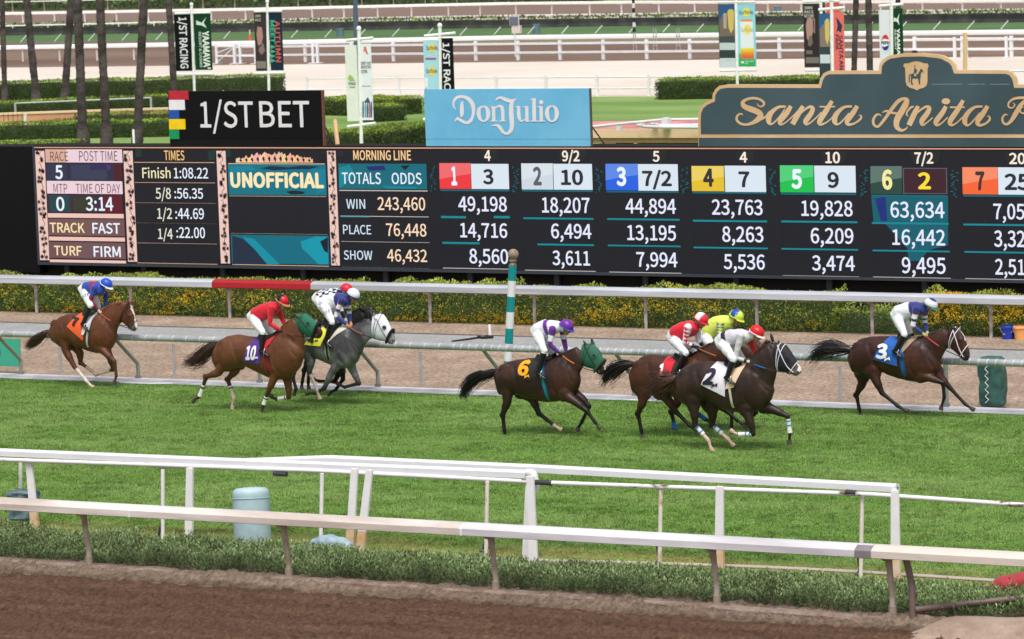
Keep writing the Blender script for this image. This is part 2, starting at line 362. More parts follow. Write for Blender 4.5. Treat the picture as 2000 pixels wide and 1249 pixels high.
# ---- bushy ground cover between the two near rails
M_leaf = mat('leaf', rough=.55, vc=True, var=0, spec=.3)
def ground_cover():
    n = 17000; y = 51.8+2.75*rng.random(n); xl_, xr_ = xat(-80, 54.4), xat(2080, 51.9); x = xl_+(xr_-xl_)*rng.random(n)
    # the bed narrows behind the barrel and at its dry edge
    edge = 54.0+.42*(fbm(x*.7, x*0+2, 5)-.35)+.25*(fbm(x*2.3, x*0+4, 6)-.5); gap = ((x > k0-.12) & (x < k1+.12)) | ((x > k2-.12) & (x < k3+.12))
    ok = (y < edge) & ((y > 51.93) | gap) & ~((x > G(1830, 1215)[0]) & (y < 51.75+.55*(x-G(1830, 1215)[0])))
    x, y = x[ok], y[ok]; n = len(x)
    h = .0+.42*fbm(x*1.5, y*1.8, 21, 3)+.08*rng.random(n); h *= np.clip((edge[ok]-y)/.25, .35, 1)*np.where(rng.random(n) < .05, 1.7, 1); h = np.minimum(h, (54.95+.5*np.clip((-32-x)/4, 0, 1)-y)/6.2*(.75+.5*rng.random(n)))
    m = 14; P = []; Dd = []; Ln = []; Cc = []
    ax = rng.random(n)*2*math.pi; tilt = .6*rng.random(n)
    st = np.stack([np.cos(ax)*tilt, np.sin(ax)*tilt, np.ones(n)], 1); st /= np.linalg.norm(st, axis=1)[:, None]
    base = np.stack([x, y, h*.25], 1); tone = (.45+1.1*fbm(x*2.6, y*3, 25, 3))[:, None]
    for i in range(m):
        t = (i+.5)/m; a = rng.random(n)*2*math.pi; up = .35+.6*t
        d = np.stack([np.cos(a), np.sin(a), np.full(n, up)], 1)+st*.5; d /= np.linalg.norm(d, axis=1)[:, None]
        P.append(base+st*(h*1.0*t)[:, None]); Dd.append(d); Ln.append(.034+.035*rng.random(n))
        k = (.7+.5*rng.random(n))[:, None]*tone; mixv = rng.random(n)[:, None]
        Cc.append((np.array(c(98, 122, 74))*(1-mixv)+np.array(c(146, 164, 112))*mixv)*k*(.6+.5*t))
    P = np.concatenate(P); Dd = np.concatenate(Dd); Ln = np.concatenate(Ln); Cc = np.concatenate(Cc)
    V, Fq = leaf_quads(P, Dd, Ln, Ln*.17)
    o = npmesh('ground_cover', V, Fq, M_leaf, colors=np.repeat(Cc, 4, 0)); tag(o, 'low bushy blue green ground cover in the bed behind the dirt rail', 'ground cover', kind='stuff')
ground_cover()

# ---- hedges
M_core = mat('hedge_core', c(52, 66, 32), .95, var=.3, vscale=8, bump=1.0, bscale=12)
def hedge(label, A, B, depth, h, dens=420, ls=.05, dark=(34, 54, 24), lite=(142, 166, 64), flowers=0, bulge=.1, group=None, name='hedge', hfun=None, seed=1, fl_fn=None, cat='hedge'):
    """A, B = ends of its front foot line on the ground; grows back by depth"""
    A = np.array([A[0], A[1]]); B = np.array([B[0], B[1]]); L = np.linalg.norm(B-A); d = (B-A)/L; nb = np.array([-d[1], d[0]])
    if nb[1] < 0: nb = -nb
    t = thing(name, label, cat, (A[0], A[1], 0), group)
    hf = hfun if hfun is not None else (lambda s: h*(1+.12*(fbm(s*.9, s*0+seed, seed)-.5)))
    ns = max(8, int(L/.35)); S = np.linspace(0, L, ns); b = MB(); R = []
    for s in S:
        hh = float(hf(np.array([s]))[0])-.09; e = .08
        j = .05*(vnoise(np.array([s*1.7]), np.array([seed*1.3]), seed)[0]-.5); e2 = .06 if 0 < s < L else .14
        sl_ = depth*.5 if bulge > .3 else 0; pr = [(e2+.04, 0), (e2+.03+j+sl_*.45, hh*.65), (e2+.08+j+sl_, hh), (depth-e2-.06, hh), (depth-e2, hh*.8), (depth-e2, 0)]
        s2 = min(max(s, .08), L-.08); R.append([(*(A+d*s2+nb*q[0]), q[1]) for q in pr])
    b.rings(R); b.build('core', M_core, t, smooth=True)
    n = int(dens*(L*(h+depth)+2*h*depth)); u = rng.random(n); s = rng.random(n)*L; hs = hf(s)
    fr = h/(h+depth); end = rng.random(n) < min(.25, 2*depth*h/(L*(h+depth)+2*h*depth))
    front = (u < fr); dep = np.abs(rng.normal(size=n))*.05-.03
    nz = bulge*np.clip(fbm(s*1.6, np.where(front, u/fr*2, 3+u*2), seed+3, 3)-.45, -.04, 1)
    X_ = np.where(front, dep-nz+(depth*.5 if bulge > .3 else 0)*np.clip(u/fr, 0, 1)**1.6, (u-fr)/(1-fr)*depth); Zz = np.where(front, u/fr*hs, hs-dep*1.3+nz)
    X_ = np.where(end, rng.random(n)*depth, X_); Zz = np.where(end, rng.random(n)*hs, Zz); s = np.where(end, np.where(rng.random(n) < .5, dep, L-dep), s)
    P = np.column_stack([A[None]+d*s[:, None]+nb*X_[:, None], np.clip(Zz, 0.01, None)])
    outn = np.column_stack([np.where((front & ~end)[:, None], -nb[None], 0*nb[None]), np.where(front, .95 if bulge > .3 else .35, 1.0)])
    outn[end, :2] = np.where((s[end] < L/2)[:, None], -d, d)
    Dd = outn+rng.normal(size=(n, 3))*.75; Dd /= np.linalg.norm(Dd, axis=1)[:, None]
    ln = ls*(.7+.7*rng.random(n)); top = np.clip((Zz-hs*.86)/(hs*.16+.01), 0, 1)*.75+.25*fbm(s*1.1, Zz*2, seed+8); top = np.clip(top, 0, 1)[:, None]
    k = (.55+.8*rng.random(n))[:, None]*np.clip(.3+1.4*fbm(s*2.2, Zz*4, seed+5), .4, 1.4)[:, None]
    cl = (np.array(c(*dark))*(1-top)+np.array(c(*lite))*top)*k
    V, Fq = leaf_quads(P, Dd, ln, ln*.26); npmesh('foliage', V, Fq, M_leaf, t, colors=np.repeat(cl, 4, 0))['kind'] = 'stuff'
    if flowers:
        nc = flowers; s = rng.random(nc*6)*L; u = rng.random(nc*6); w_ = fl_fn(A[0]+s*d[0], u) if fl_fn else np.ones(len(s)); keep = rng.random(len(s)) < w_; s, u = s[keep][:nc], u[keep][:nc]
        nc = len(s); m = 7; hs = hf(s); front = u < .8
        px_ = np.where(front, -.05+depth*.5*np.clip(u/.8, 0, 1)**1.6, (u-.8)*5*depth*.8); pz = np.where(front, np.clip(u/.8, .08, 1)*hs, hs+.03)
        C0 = np.column_stack([A[None]+d*s[:, None]+nb*px_[:, None], pz]); C0 = np.repeat(C0, m, 0)+rng.normal(size=(nc*m, 3))*.026
        Dd = rng.normal(size=(nc*m, 3))*.8+np.array([-nb[0], -nb[1], .8]); Dd /= np.linalg.norm(Dd, axis=1)[:, None]
        V, Fq = leaf_quads(C0, Dd, np.full(nc*m, .030), np.full(nc*m, .014)); kk = rng.random(nc)[:, None]
        cl = np.repeat(np.array(c(250, 196, 24))*(1-kk)+np.array(c(250, 222, 66))*kk, m*4, 0)*(.8+.4*rng.random((nc*m*4, 1)))
        npmesh('flowers', V, Fq, mat('petal', rough=.6, vc=True, var=0), t, colors=cl)['kind'] = 'stuff'
    return t
def hb(x, y): return G(x, y)[:2]
# flowering hedge along the foot of the board: three plantings of different look
Yh = G(1262, 643)[1]+.22
xa, xg0, xg1, xz = -72.0, PY(1625, 600, Yh)[0], PY(1800, 600, Yh)[0], -28.0
f_l = lambda X_, u: np.clip((fbm(X_*.55, u*2+2, 77, 3)-.40)*3.5, .08, 1)*np.clip(1.25-u, .3, 1)
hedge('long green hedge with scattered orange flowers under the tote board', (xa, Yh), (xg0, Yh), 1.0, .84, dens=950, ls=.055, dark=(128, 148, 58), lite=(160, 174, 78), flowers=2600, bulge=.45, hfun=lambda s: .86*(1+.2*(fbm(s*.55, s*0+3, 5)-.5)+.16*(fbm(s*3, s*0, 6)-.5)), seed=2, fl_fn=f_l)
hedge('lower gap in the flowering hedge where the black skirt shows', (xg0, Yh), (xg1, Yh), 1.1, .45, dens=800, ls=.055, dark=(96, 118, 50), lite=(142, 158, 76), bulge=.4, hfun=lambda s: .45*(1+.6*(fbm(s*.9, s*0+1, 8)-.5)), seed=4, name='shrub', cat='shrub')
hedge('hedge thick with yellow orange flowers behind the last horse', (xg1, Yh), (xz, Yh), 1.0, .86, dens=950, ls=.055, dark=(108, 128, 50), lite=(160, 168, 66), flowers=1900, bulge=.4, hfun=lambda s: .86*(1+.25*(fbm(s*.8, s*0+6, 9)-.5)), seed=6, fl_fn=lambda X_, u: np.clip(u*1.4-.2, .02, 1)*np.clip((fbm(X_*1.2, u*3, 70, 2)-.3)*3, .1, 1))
# clipped hedges of the infield, left of the black sign
hg = 'clipped hedges in the infield garden'
def hedge_px(label, a, b, depth, top, **k):
    P, Q = G(*a), G(*b); s = np.linalg.norm(P-CAM); h = (a[1]-top)/(F_PX/s)*1.0
    return hedge(label, P, Q, depth, h, dens=k.pop('dens', 230), ls=k.pop('ls', .09), group=hg, **k)
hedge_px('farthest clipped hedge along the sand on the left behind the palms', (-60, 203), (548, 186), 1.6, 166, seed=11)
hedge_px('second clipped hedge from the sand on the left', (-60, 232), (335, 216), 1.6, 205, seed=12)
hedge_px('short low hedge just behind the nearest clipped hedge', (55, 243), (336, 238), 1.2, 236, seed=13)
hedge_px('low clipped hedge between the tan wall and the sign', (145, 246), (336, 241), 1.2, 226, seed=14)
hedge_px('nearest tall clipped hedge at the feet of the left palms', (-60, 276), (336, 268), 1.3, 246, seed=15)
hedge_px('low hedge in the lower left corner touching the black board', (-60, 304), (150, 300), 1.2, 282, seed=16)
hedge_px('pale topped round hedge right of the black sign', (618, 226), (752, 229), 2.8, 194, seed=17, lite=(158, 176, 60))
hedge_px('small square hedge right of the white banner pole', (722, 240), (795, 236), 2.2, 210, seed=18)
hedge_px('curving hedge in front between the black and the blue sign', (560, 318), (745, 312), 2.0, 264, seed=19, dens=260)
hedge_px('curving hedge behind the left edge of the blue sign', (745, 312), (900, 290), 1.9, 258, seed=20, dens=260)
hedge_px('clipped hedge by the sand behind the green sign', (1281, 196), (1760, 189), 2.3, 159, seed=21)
hedge_px('green hedge far away along the training track', (-80, 24), (1120, 6), 6, 8, seed=22, dens=14, ls=.4, dark=(76, 96, 50), lite=(120, 140, 74), bulge=.6)
# thin strip of plants under the far shade cloth
P, Q = gl(59, 33.5); P2, Q2 = G(-80, 60), G(2080, 32.5)
hedge('low weedy plants along the far thin white rail', P2, Q2, .9, .42, dens=40, ls=.25, dark=(92, 112, 60), lite=(126, 140, 78), seed=23, bulge=.3, name='shrub', cat='plants')

# ---- palm trunks
M_bark = mat('palm_bark', c(88, 78, 77), .95, col2=c(54, 45, 45), cscale=.8, var=.35, vscale=4, bump=1.0, bscale=9, stretch=(1, 1, 2.4), cpos=(.42, .6))
def palm(label, top, base, w, group='palm trunks on the infield'):
    P = G(*base); T = PY(top[0]+(top[0]-base[0])*60/max(base[1], 1), -60, P[1]); s = F_PX/np.linalg.norm(P-CAM); r0 = w/s/2
    t = thing('palm_tree', label, 'palm', P, group); b = MB(); Rr = []; n = 64
    for i in range(n+1):
        k = i/n; ce = P+(T-P)*k+np.array([0, 0, -.1 if i == 0 else 0]); r = r0*(1.28-.5*min(1, k*6) if k < .17 else .78+.02*math.sin(k*9)); rr = []
        for a in np.linspace(0, 2*math.pi, 18, endpoint=False):
            q = 1+.10*(vnoise(np.array([a*3+base[0]]), np.array([k*40]), 3)[0]-.5)*2+(.05 if i % 2 else -.03)
            rr.append(ce+r*q*np.array([math.cos(a), math.sin(a), 0]))
        Rr.append(rr)
    b.rings(Rr); b.build('trunk', M_bark, t, smooth=True); return t
palm('palm trunk at the left edge beyond the hedges', (4, 0), (10, 205), 13)
palm('thin palm trunk second from the left rising behind the second hedge', (52, 0), (73, 214), 18)
palm('palm trunk leaning right third from the left', (139, 0), (125, 212), 18)
palm('nearest dark straight palm trunk, fourth from the left', (151, 0), (163, 291), 22)
palm('palm trunk with a split foot, fifth from the left', (195, 0), (209, 288), 21)
palm('palm trunk leaning right with the white stake at its foot', (281, 0), (267, 291), 21)
palm('palm trunk directly left of the black and green banner', (329, 0), (343, 222), 16)
palm('left one of the palm trunks between the red and the white banner', (1672, 0), (1666, 215), 14)
palm('right one of the palm trunks between the red and the white banner', (1696, 0), (1701, 222), 16)
palm('pale palm trunk half hidden behind the coral banner', (1606, 0), (1613, 190), 12)
palm('dark palm trunk hidden behind the white cola banner', (1754, 0), (1756, 210), 12)
# ================================================================ RAILS
def rail_profile(b, P, Q, pr):        # pr: (across, z) outline, along P->Q ; across grows away from the camera
    P, Q = np.array(P, float), np.array(Q, float); d = Q-P; d[2] = 0; d /= np.linalg.norm(d); nb = np.array([-d[1], d[0], 0])
    b.rings([[p+nb*a+np.array([0, 0, z]) for a, z in pr] for p in (P, Q)])
M_rail = mat('dusty_rail', c(220, 213, 207), .5, col2=c(192, 178, 168), cscale=1.3, var=.08, vscale=6, stretch=(.35, 1, 2.5), cpos=(.42, .62))
M_railc = mat('rail_cleaner', c(218, 216, 220), .45, col2=c(190, 186, 190), cscale=1.2, var=.06, stretch=(.4, 1, 3))
M_rpost = mat('dusty_post', c(184, 170, 158), .6, col2=c(154, 136, 120), cscale=4, var=.15)
M_joint = mat('joint_grey', c(128, 120, 124), .6)
YN = 51.42
def nearrail():
    t = thing('dirt_rail', 'dusty white rail on curved posts along the brown dirt track', 'rail', (G(1000, 1165)[0], 51.9, 0))
    pr = [(0, 0), (0, .10), (.025, .125), (.12, .165), (.22, .172), (.30, .15), (.33, .10), (.33, 0), (.30, -.012), (.03, -.012)]
    z0 = PY(560, 1027, YN)[2]
    X = lambda x_, y_: PY(x_, y_, YN)[0]
    cuts = [-45, X(252, 1010), X(900, 1040), X(1700, 1092), -8]; ms = [M_rail, M_rail, M_railc, mat('rail_tan', c(214, 202, 192), .5, var=.08, stretch=(.4, 1, 3))]
    for i in range(4):
        sag = [0, .012, 0, -.012][i]
        part('rail_section', ms[i], t, lambda b: rail_profile(b, (cuts[i]+.006, YN, z0+sag*0), (cuts[i+1]-.006, YN, z0), pr), smooth=True)
    for xc, wd, mm in ((cuts[1], .015, M_whited), (cuts[2], .02, M_whited), (cuts[3]-.12, .13, M_joint)):
        part('joint_sleeve', mm, t, lambda b: rail_profile(b, (xc-wd, YN-.006, z0-.004), (xc+wd, YN-.006, z0-.004), [(a*1.02, z*1.02) for a, z in pr]), smooth=True)
    for px in ((172, 1108), (562, 1133), (966, 1160), (1398, 1186), (1741, 1218)):
        B = np.array([xat(px[0]+3, 51.78), 51.78, 0.0]); top = np.array([B[0]-.03, YN+.16, z0]); base = np.array([B[0], 51.78, 0.0])
        def f(b):
            S = spline([base, base+(0, 0, .35), base+(-.0, -.04, .6), top*(.5, .5, .5)+(base+(0, 0, z0))*.5+(0, -.0, .0), top], 5)
            S[:, 2] = np.clip(S[:, 2], 0, z0-.01); b.tube(S, [.046+(.016*max(0, (q[2]-z0+.2)/.2)) for q in S], 14)
        o = part('post', M_rpost, t, f, smooth=True)
        def g(b): b.tube([base, base+(0, 0, .24)], .062, 14)
        part('post_socket', mat('socket', c(156, 140, 126), .7, var=.15), t, g, smooth=True)
    return t
nearrail()
def sidegate():
    B = np.array([xat(1783, 51.70), 51.70, 0.0]); base = np.array([B[0], 51.70, 0.0]); t = thing('rail_gap_post', 'brown post with a low tube bar leading right into the bed', 'rail', base)
    S = [base, base+(0, 0, .45), base+(-.015, 0, .65), base+(-.05, -.10, PY(560, 1027, YN)[2]+.02)]
    part('post', mat('brown_post', c(120, 100, 96), .5, var=.15), t, lambda b: b.tube(spline(S, 4), [.050]*4*3+[.060], 14), smooth=True)
    Q = PY(1787, 1191, 51.70); E_ = G(2300, 1135, .42)
    part('low_bar', mat('brown_bar', c(112, 92, 86), .45, var=.12), t, lambda b: b.tube([Q, E_], .048, 14), smooth=True)
sidegate()

# loose turf rails: white covers with posts
M_wpost = mat('white_post_dirty', c(238, 236, 236), .45, var=.05)
M_rust = mat('rust_stained_post', c(232, 222, 212), .6, col2=c(190, 120, 70), cscale=7, var=.1, stretch=(1, 1, .5), cpos=(.52, .68))
M_rustb = mat('ochre_stain', c(222, 206, 180), .6, col2=c(214, 160, 106), cscale=2.2, var=.1)
def wp(px, base, h, name='white', top=None, w=.072, t=None):
    B = G(px, base); T = np.array([B[0], B[1], h]) if top is None else PY(top[0], top[1], B[1])
    def f(b):
        d = T-B; n = 8; R = []
        for i in range(n+1):
            k = i/n; ce = B+d*k; ww = w*(1.12-.25*k)
            R.append([ce+np.array(q) for q in ((-ww, -.03, 0), (ww, -.03, 0), (ww, .03, 0), (-ww, .03, 0))])
        b.rings(R)
    def seg(k0, k1, e=0.0):
        def g(b):
            d = T-B; R = []
            for k in np.linspace(k0, k1, 5): ww = w*(1.12-.25*k)+e; ce = B+d*k; R.append([ce+np.array(q) for q in ((-ww, -.03, 0), (ww, -.03, 0), (ww, .03, 0), (-ww, .03, 0))])
            b.rings(R)
        return g
    if name == 'ochre': part('post', M_wpost, t, seg(.27, 1), bevel=.008); part('stained_foot', M_rustb, t, seg(0, .27))
    else: part('post', M_wpost, t, seg(0, 1), bevel=.008)
cover = [(0, 0), (0, .09), (.025, .115), (.09, .125), (.155, .115), (.18, .09), (.18, 0), (.155, .0), (.155, .07), (.025, .07), (.025, 0)]
def zat(x_, y_, Y): return PY(x_, y_, Y)
YA = 55.05
A0, A1 = PY(-300, 877, YA), PY(1031, 933, YA)
t = thing('turf_rail', 'white plastic rail cover on broad posts starting at the left edge', 'rail', G(690, 1082), 'white loose turf rails')
part('rail_cover', M_whited, t, lambda b: rail_profile(b, A0+(0, -.1, 0), A1+(0, -.1, 0), cover), smooth=True)
part('elbow', M_whited, t, lambda b: b.tube(spline([A1+(-.02, 0, .08), A1+(.1, 0, .07), A1+(.14, 0, -.1), A1+(.13, 0, -.22)], 5), .06, 12), smooth=True)
wp(69, 1035, 0, top=(56, 893), t=t, name='ochre'); wp(683, 1080, 0, top=(693, 915), t=t, name='ochre'); wp(703, 1083, 0, top=(722, 918), t=t, name='ochre'); wp(1029, 1092, 0, top=(1035, 930), t=t); wp(1042, 1100, 0, top=(1036, 930), t=t, w=.07)
YB = 55.5
B0, B1, B2, B3 = PY(312, 917, YB-.45), PY(640, 905, YB), PY(1050, 924, YB), PY(1748, 962, YB-.25)
t = thing('turf_rail', 'white plastic rail cover running to the right with its end above the bed', 'rail', G(1405, 1117), 'white loose turf rails')
for P, Q in ((B0, B1), (B1, B2), (B2, B3)): part('rail_cover', M_whited, t, lambda b: rail_profile(b, P, Q, cover), smooth=True)
wp(369, 1056, 0, top=(371, 914), t=t); wp(1405, 1117, 0, top=(1406, 950), t=t, name='ochre'); wp(1750, 1140, 0, top=(1748, 958), t=t, name='ochre')
part('bracket', M_whited, t, lambda b: b.tube([PY(1745, 955, YB-.25), PY(1752, 972, YB-.25)], .05, 10), smooth=True)
YT = 54.95
t = thing('pipe_rail', 'thin old pipe rail on thin stained posts under the white covers', 'rail', G(948, 1095))
T = [PY(-200, 893, YT), PY(0, 898, YT), PY(600, 919, YT), PY(1090, 944, YT), PY(1700, 966, YT), PY(2200, 1001, YT)]
M_pipe = mat('flaking_pipe', c(236, 234, 236), .5, col2=c(120, 96, 92), cscale=5, var=.08, stretch=(.5, 1, 1), cpos=(.60, .66))
part('pipe', M_pipe, t, lambda b: b.tube(T, .036, 10), smooth=True)
for x0, y0, x1, y1 in ((535, 925, 560, 927), (1042, 942, 1078, 944), (1652, 961, 1672, 963)):
    part('joint', mat('black_tape', c(62, 58, 64), .6), t, lambda b: b.tube([PY(x0, y0, YT-.003), PY(x1, y1, YT-.003)], .042, 10), smooth=True)
for px, by, ty, mm in ((40, 1025, 902, M_wpost), (318, 1055, 918, M_wpost), (626, 1085, 925, M_wpost), (949, 1093, 940, M_rust), (1288, 1107, 956, M_rust), (1681, 1129, 970, M_rust)):
    B = G(px, by)
    part('post', mm, t, lambda b: b.tube([B, PY(px+ (3 if px > 600 else 0), ty, B[1])], .033, 8), smooth=True)
for px, by in ((309, 1053), (622, 1070), (943, 1080), (1284, 1105), (1676, 1126)):
    B = G(px, by); t = thing('sprinkler_stake', {309: 'small green stake leaning on the thin post left of the barrel', 622: 'black stake leaning by the blue hose cover', 943: 'black clamp stake at the third thin rail post', 1284: 'black stake at the foot of the fourth thin post', 1676: 'black stake at the foot of the last thin post'}[px], 'stake', B)
    part('stake', mat('stake_black', c(52, 54, 60), .5), t, lambda b: b.tube([B, B+(.03, 0, .12), B+(.10 if px < 1200 else .0, 0, .33)], [.035, .022, .02], 8), smooth=True)
    part('foot', mat('stake_foot', c(90, 88, 92), .6), t, lambda b: b.ell(B+(0, 0, .03), (.06, .05, .04)), smooth=True)
o = MB(); S = [G(x_, y_) for x_, y_ in ((520, 1078), (700, 1087), (900, 1095), (1200, 1103), (1500, 1113), (1760, 1127), (2100, 1150))]
o.tube([p+(0, 0, .03) for p in spline(S, 4)], .022, 8); o.tube([p+(0, .14, .02) for p in spline(S, 4)], .018, 8)
tag(o.build('hose', mat('dusty_hose', c(184, 168, 160), .6, var=.1), None, smooth=True), 'pair of pale hoses lying along the dry turf edge', 'hose')
# barrel, wraps, pads
def barrel():
    B = G(494, 1068); B[2] = 0; t = thing('barrel', 'pale blue plastic barrel standing in the bed', 'barrel', B); r = .315; h = .98
    prof = [(0, .0), (r*.97, .0), (r*1.0, .05), (r*1.0, h*.80), (r*.99, h*.84), (r*1.0, h*.86), (r*.985, h*.93), (r*.93, h*.98), (r*.78, h*1.015), (r*.3, h*1.03), (0.01, h+.012)]
    def f(b): b.rings([[B+np.array([q*math.cos(a), q*math.sin(a), z-.035*math.sin(a-.6)*(z > .5)*q/r]) for a in np.linspace(0, 2*math.pi, 40, endpoint=False)] for q, z in [(max(q, .01), z) for q, z in prof]])
    part('drum', mat('barrel_blue', c(178, 204, 210), .5, col2=c(168, 194, 202), cscale=2, var=.07), t, f, smooth=True)
    part('lid_rim', mat('barrel_blue', c(0, 0, 0)), t, lambda b: b.tube([B+np.array([r*1.005*math.cos(a), r*1.005*math.sin(a), h*.845-.035*math.sin(a-.6)]) for a in np.linspace(0, 2*math.pi, 40)], .007, 6), smooth=True)
barrel()
def crumpled(name, label, cat, C0, sz, m_, seed, nu=26, nv=16, am=.16):
    b = MB(); R = []
    for i in range(nv+1):
        v = i/nv; rr = []
        for a in np.linspace(0, 2*math.pi, nu, endpoint=False):
            sq = 1/max(abs(math.cos(a)), abs(math.sin(a)))**.85; k = (min(1, v*9+.8)*min(1, (1-v)*9+.7))
            n = 1+am*(vnoise(np.array([a*2.4+seed]), np.array([v*6.0]), seed)[0]-.5)*2
            rr.append(np.array(C0)+np.array([math.cos(a)*sz[0]*sq*k*n, math.sin(a)*sz[1]*sq*k*n, v*sz[2]]))
        R.append(rr)
    b.rings(R); return tag(b.build(name, m_, None, smooth=True), label, cat)
W = G(48, 1030); crumpled('covered_box', 'grey blue tarpaulin wrapped box behind the left rail post', 'cover', W+(0, 0, .14), (.24, .2, .52), mat('tarp', c(112, 136, 142), .5, col2=c(86, 108, 114), cscale=8, var=.15), 4, am=.3)
W = G(640, 1092)+np.array([0, 0, .07])
b = MB(); Hs = spline([W+(-.38, 0, .10), W+(-.2, 0, .16), W+(.0, .05, .20), W+(.28, .1, .15), W+(.42, .1, .08)], 5); b.tube(Hs, [.06+.07*math.sin(math.pi*i/(len(Hs)-1))+.012*math.sin(i*1.9) for i in range(len(Hs))], 14); b.ell(W+(-.35, -.05, .08), (.13, .1, .1))
tag(b.build('hose_cover', mat('cover_blue', c(156, 178, 190), .5, col2=c(132, 156, 168), cscale=6, var=.1), None, smooth=True), 'pale blue crumpled hose cover lying in the bed', 'cover')
W = G(1985, 1172)+np.array([0, 0, .05]); b = MB(); Hs = spline([W+(-.5, 0, .02), W+(-.3, 0, .12), W+(-.02, 0, .18), W+(.3, 0, .26), W+(.8, 0, .24)], 5); b.tube(Hs, [.04+.12*min(1, i/7) for i in range(len(Hs))], 14)
tag(b.build('red_cover', mat('cover_red', c(172, 58, 66), .5, var=.08), None, smooth=True), 'red padded cover lying in the bed at the right edge', 'cover')

# galvanised pipe rail on the far side of the turf, held over the turf on bent posts
YG = PY(8, 658, 73.2)[1]-.8; ZG = PY(1000, 682, YG)[2]; g_l, g_r = PY(0, 655, YG), PY(2000, 707, YG); ZG = (g_l[2]+g_r[2])/2
t = thing('hurdle_rail', 'thick galvanised pipe rail on bent posts at the far side of the turf', 'rail', (-40, 73.2, 0))
M_galv = mat('galvanised', c(172, 174, 178), .5, metal=.1, col2=c(150, 153, 157), cscale=3, var=.12, vscale=12)
M_galvg = mat('galvanised_green', c(140, 156, 152), .5, metal=.1, col2=c(156, 168, 166), cscale=3, var=.1)
M_wrap = mat('rail_tape', c(204, 206, 210), .5)
xg = PY(1570, 695, YG)[0]; xg2 = PY(1840, 700, YG)[0]
for a, q, mm in ((-70, xg, M_galv), (xg, xg2, M_galvg), (xg2, -8, M_galv)): part('pipe', mm, t, lambda b: b.tube([(a, YG, ZG), (q, YG, ZG)], .072, 18), smooth=True)
xx = -58.0
while xx < -22:
    s_ = xx > -41
    b = MB(); b.tube([(xx-.012, YG, ZG+.004), (xx+.006, YG, ZG-.0)], .0755, 16); b.build('tape_band', M_wrap, t, smooth=True)
    xx += .185 if s_ else .36
gx = [(45, 738), (270, 747), (505, 756), (745, 762), (993, 770), (1250, 779), (1512, 787), (1855, 801)]
for px in gx:
    B = G(*px); B[1] = 73.28
    if px[0] == 1855:
        f = lambda b: b.tube([B, (B[0], B[1], ZG-.1)], .05, 12)
    else:
        f = lambda b: b.tube(spline([B, B+(0, 0, .40), B+(0, -.06, .47), (B[0], YG+.05, ZG-.07), (B[0], YG, ZG)], 5), .042, 12)
    part('bent_post', mat('post_olive', c(140, 144, 134), .5, metal=.1, var=.12), t, f, smooth=True)
    part('clamp', mat('clamp_grey', c(126, 128, 130), .5, var=.2), t, lambda b: b.box(B+(-.06, -.05, 0), B+(.06, .05, .16)), bevel=.01)
for i, px in enumerate(((119, 727), (341, 735), (823, 752), (1642, 783))):
    B = G(*px); tt = thing('marker_stake', ['thin grey stake under the first horse', 'thin grey stake left of the horse numbered 10', 'thin grey stake in the dirt left of the horse numbered 6', 'thin grey stake under the tail of the last horse on the right'][i], 'stake', B, None)
    part('stake', M_galv, tt, lambda b: b.tube([B, B+(0, 0, .74)], .03, 10), smooth=True); part('foot_plate', M_galv, tt, lambda b: b.box(B+(-.06, -.05, 0), B+(.06, .05, .03)))
b = MB(); b.box((-80, 73.02, 0), (-5, 73.13, .05)); b.box((-80, 73.16, 0), (-5, 73.40, .09)); tag(b.build('kerb', mat('grey_white_kerb', c(212, 212, 218), .5, col2=c(186, 186, 192), cscale=1.5, var=.08), None, bevel=.02), kind='structure')
S = [(xx, 73.5+.03*math.sin(xx*1.3), .05) for xx in np.arange(-70, -10, .7)]; b = MB(); b.tube(S, .022, 6)
tag(b.build('cable', mat('dark_cable', c(70, 62, 58), .7), None, smooth=True), 'dark cable lying behind the white kerb of the turf', 'cable')
for a0, a1, lab in ((235, 345, 'white hose lying on the turf edge behind the first horse'), (1190, 1330, 'white hose lying on the turf edge under the bay horses')):
    P, Q = G(a0, 750 if a0 < 300 else 782), G(a1, 752 if a0 < 300 else 786); b = MB(); b.tube(spline([P, (P+Q)/2+(0, -.12, 0), Q], 8)+(0, 0, .03), .022, 8); tag(b.build('hose', M_white, None, smooth=True), lab, 'hose')
# green wrapped pad and teal sign on the pipe rail
C0 = G(1934, 800); crumpled('wrapped_pad', 'green tarpaulin laced round a box under the pipe rail', 'cover', (C0[0], C0[1]+.15, .05), (.26, .17, ZG-.12), mat('tarp_green', c(60, 102, 94), .5, col2=c(46, 82, 76), cscale=6, var=.12), 9, am=.12)
b = MB(); b.tube([(C0[0]-.03+(.035 if i % 2 else -.035), C0[1]-.09, .14+i*.07) for i in range(12)], .010, 6)
tag(b.build('lacing', M_white, None, smooth=True), 'white cord lacing down the front of the green wrapped pad', 'rope')
C1 = G(20, 738); pl = Plane((C1[0], 73.75)); t = thing('rail_board', 'teal panel with a black round emblem standing at the left edge behind the pipe rail', 'sign', (C1[0], 73.75, 0))
rect('panel', pl, (-120, 658, 39, 717), mat('teal_panel', c(64, 168, 140), .5, var=.05), t, 0, .03)
ub, vb = pl.uv(-16, 688)
part('emblem_ring', mat('ink_black', c(24, 28, 30), .5), t, lambda b: b.tube([pl.P(ub+.235*math.cos(a), vb+.235*math.sin(a), .012) for a in np.linspace(0, 2*math.pi, 40)], .014, 6), smooth=True)
def emb(b):
    for k in range(8):
        a = k*math.pi/4; b.tube([pl.P(ub+.05*math.cos(a), vb+.05*math.sin(a), .012), pl.P(ub+.19*math.cos(a+.25), vb+.19*math.sin(a+.25), .012)], .009, 5)
part('emblem_spokes', _M['ink_black'], t, emb)

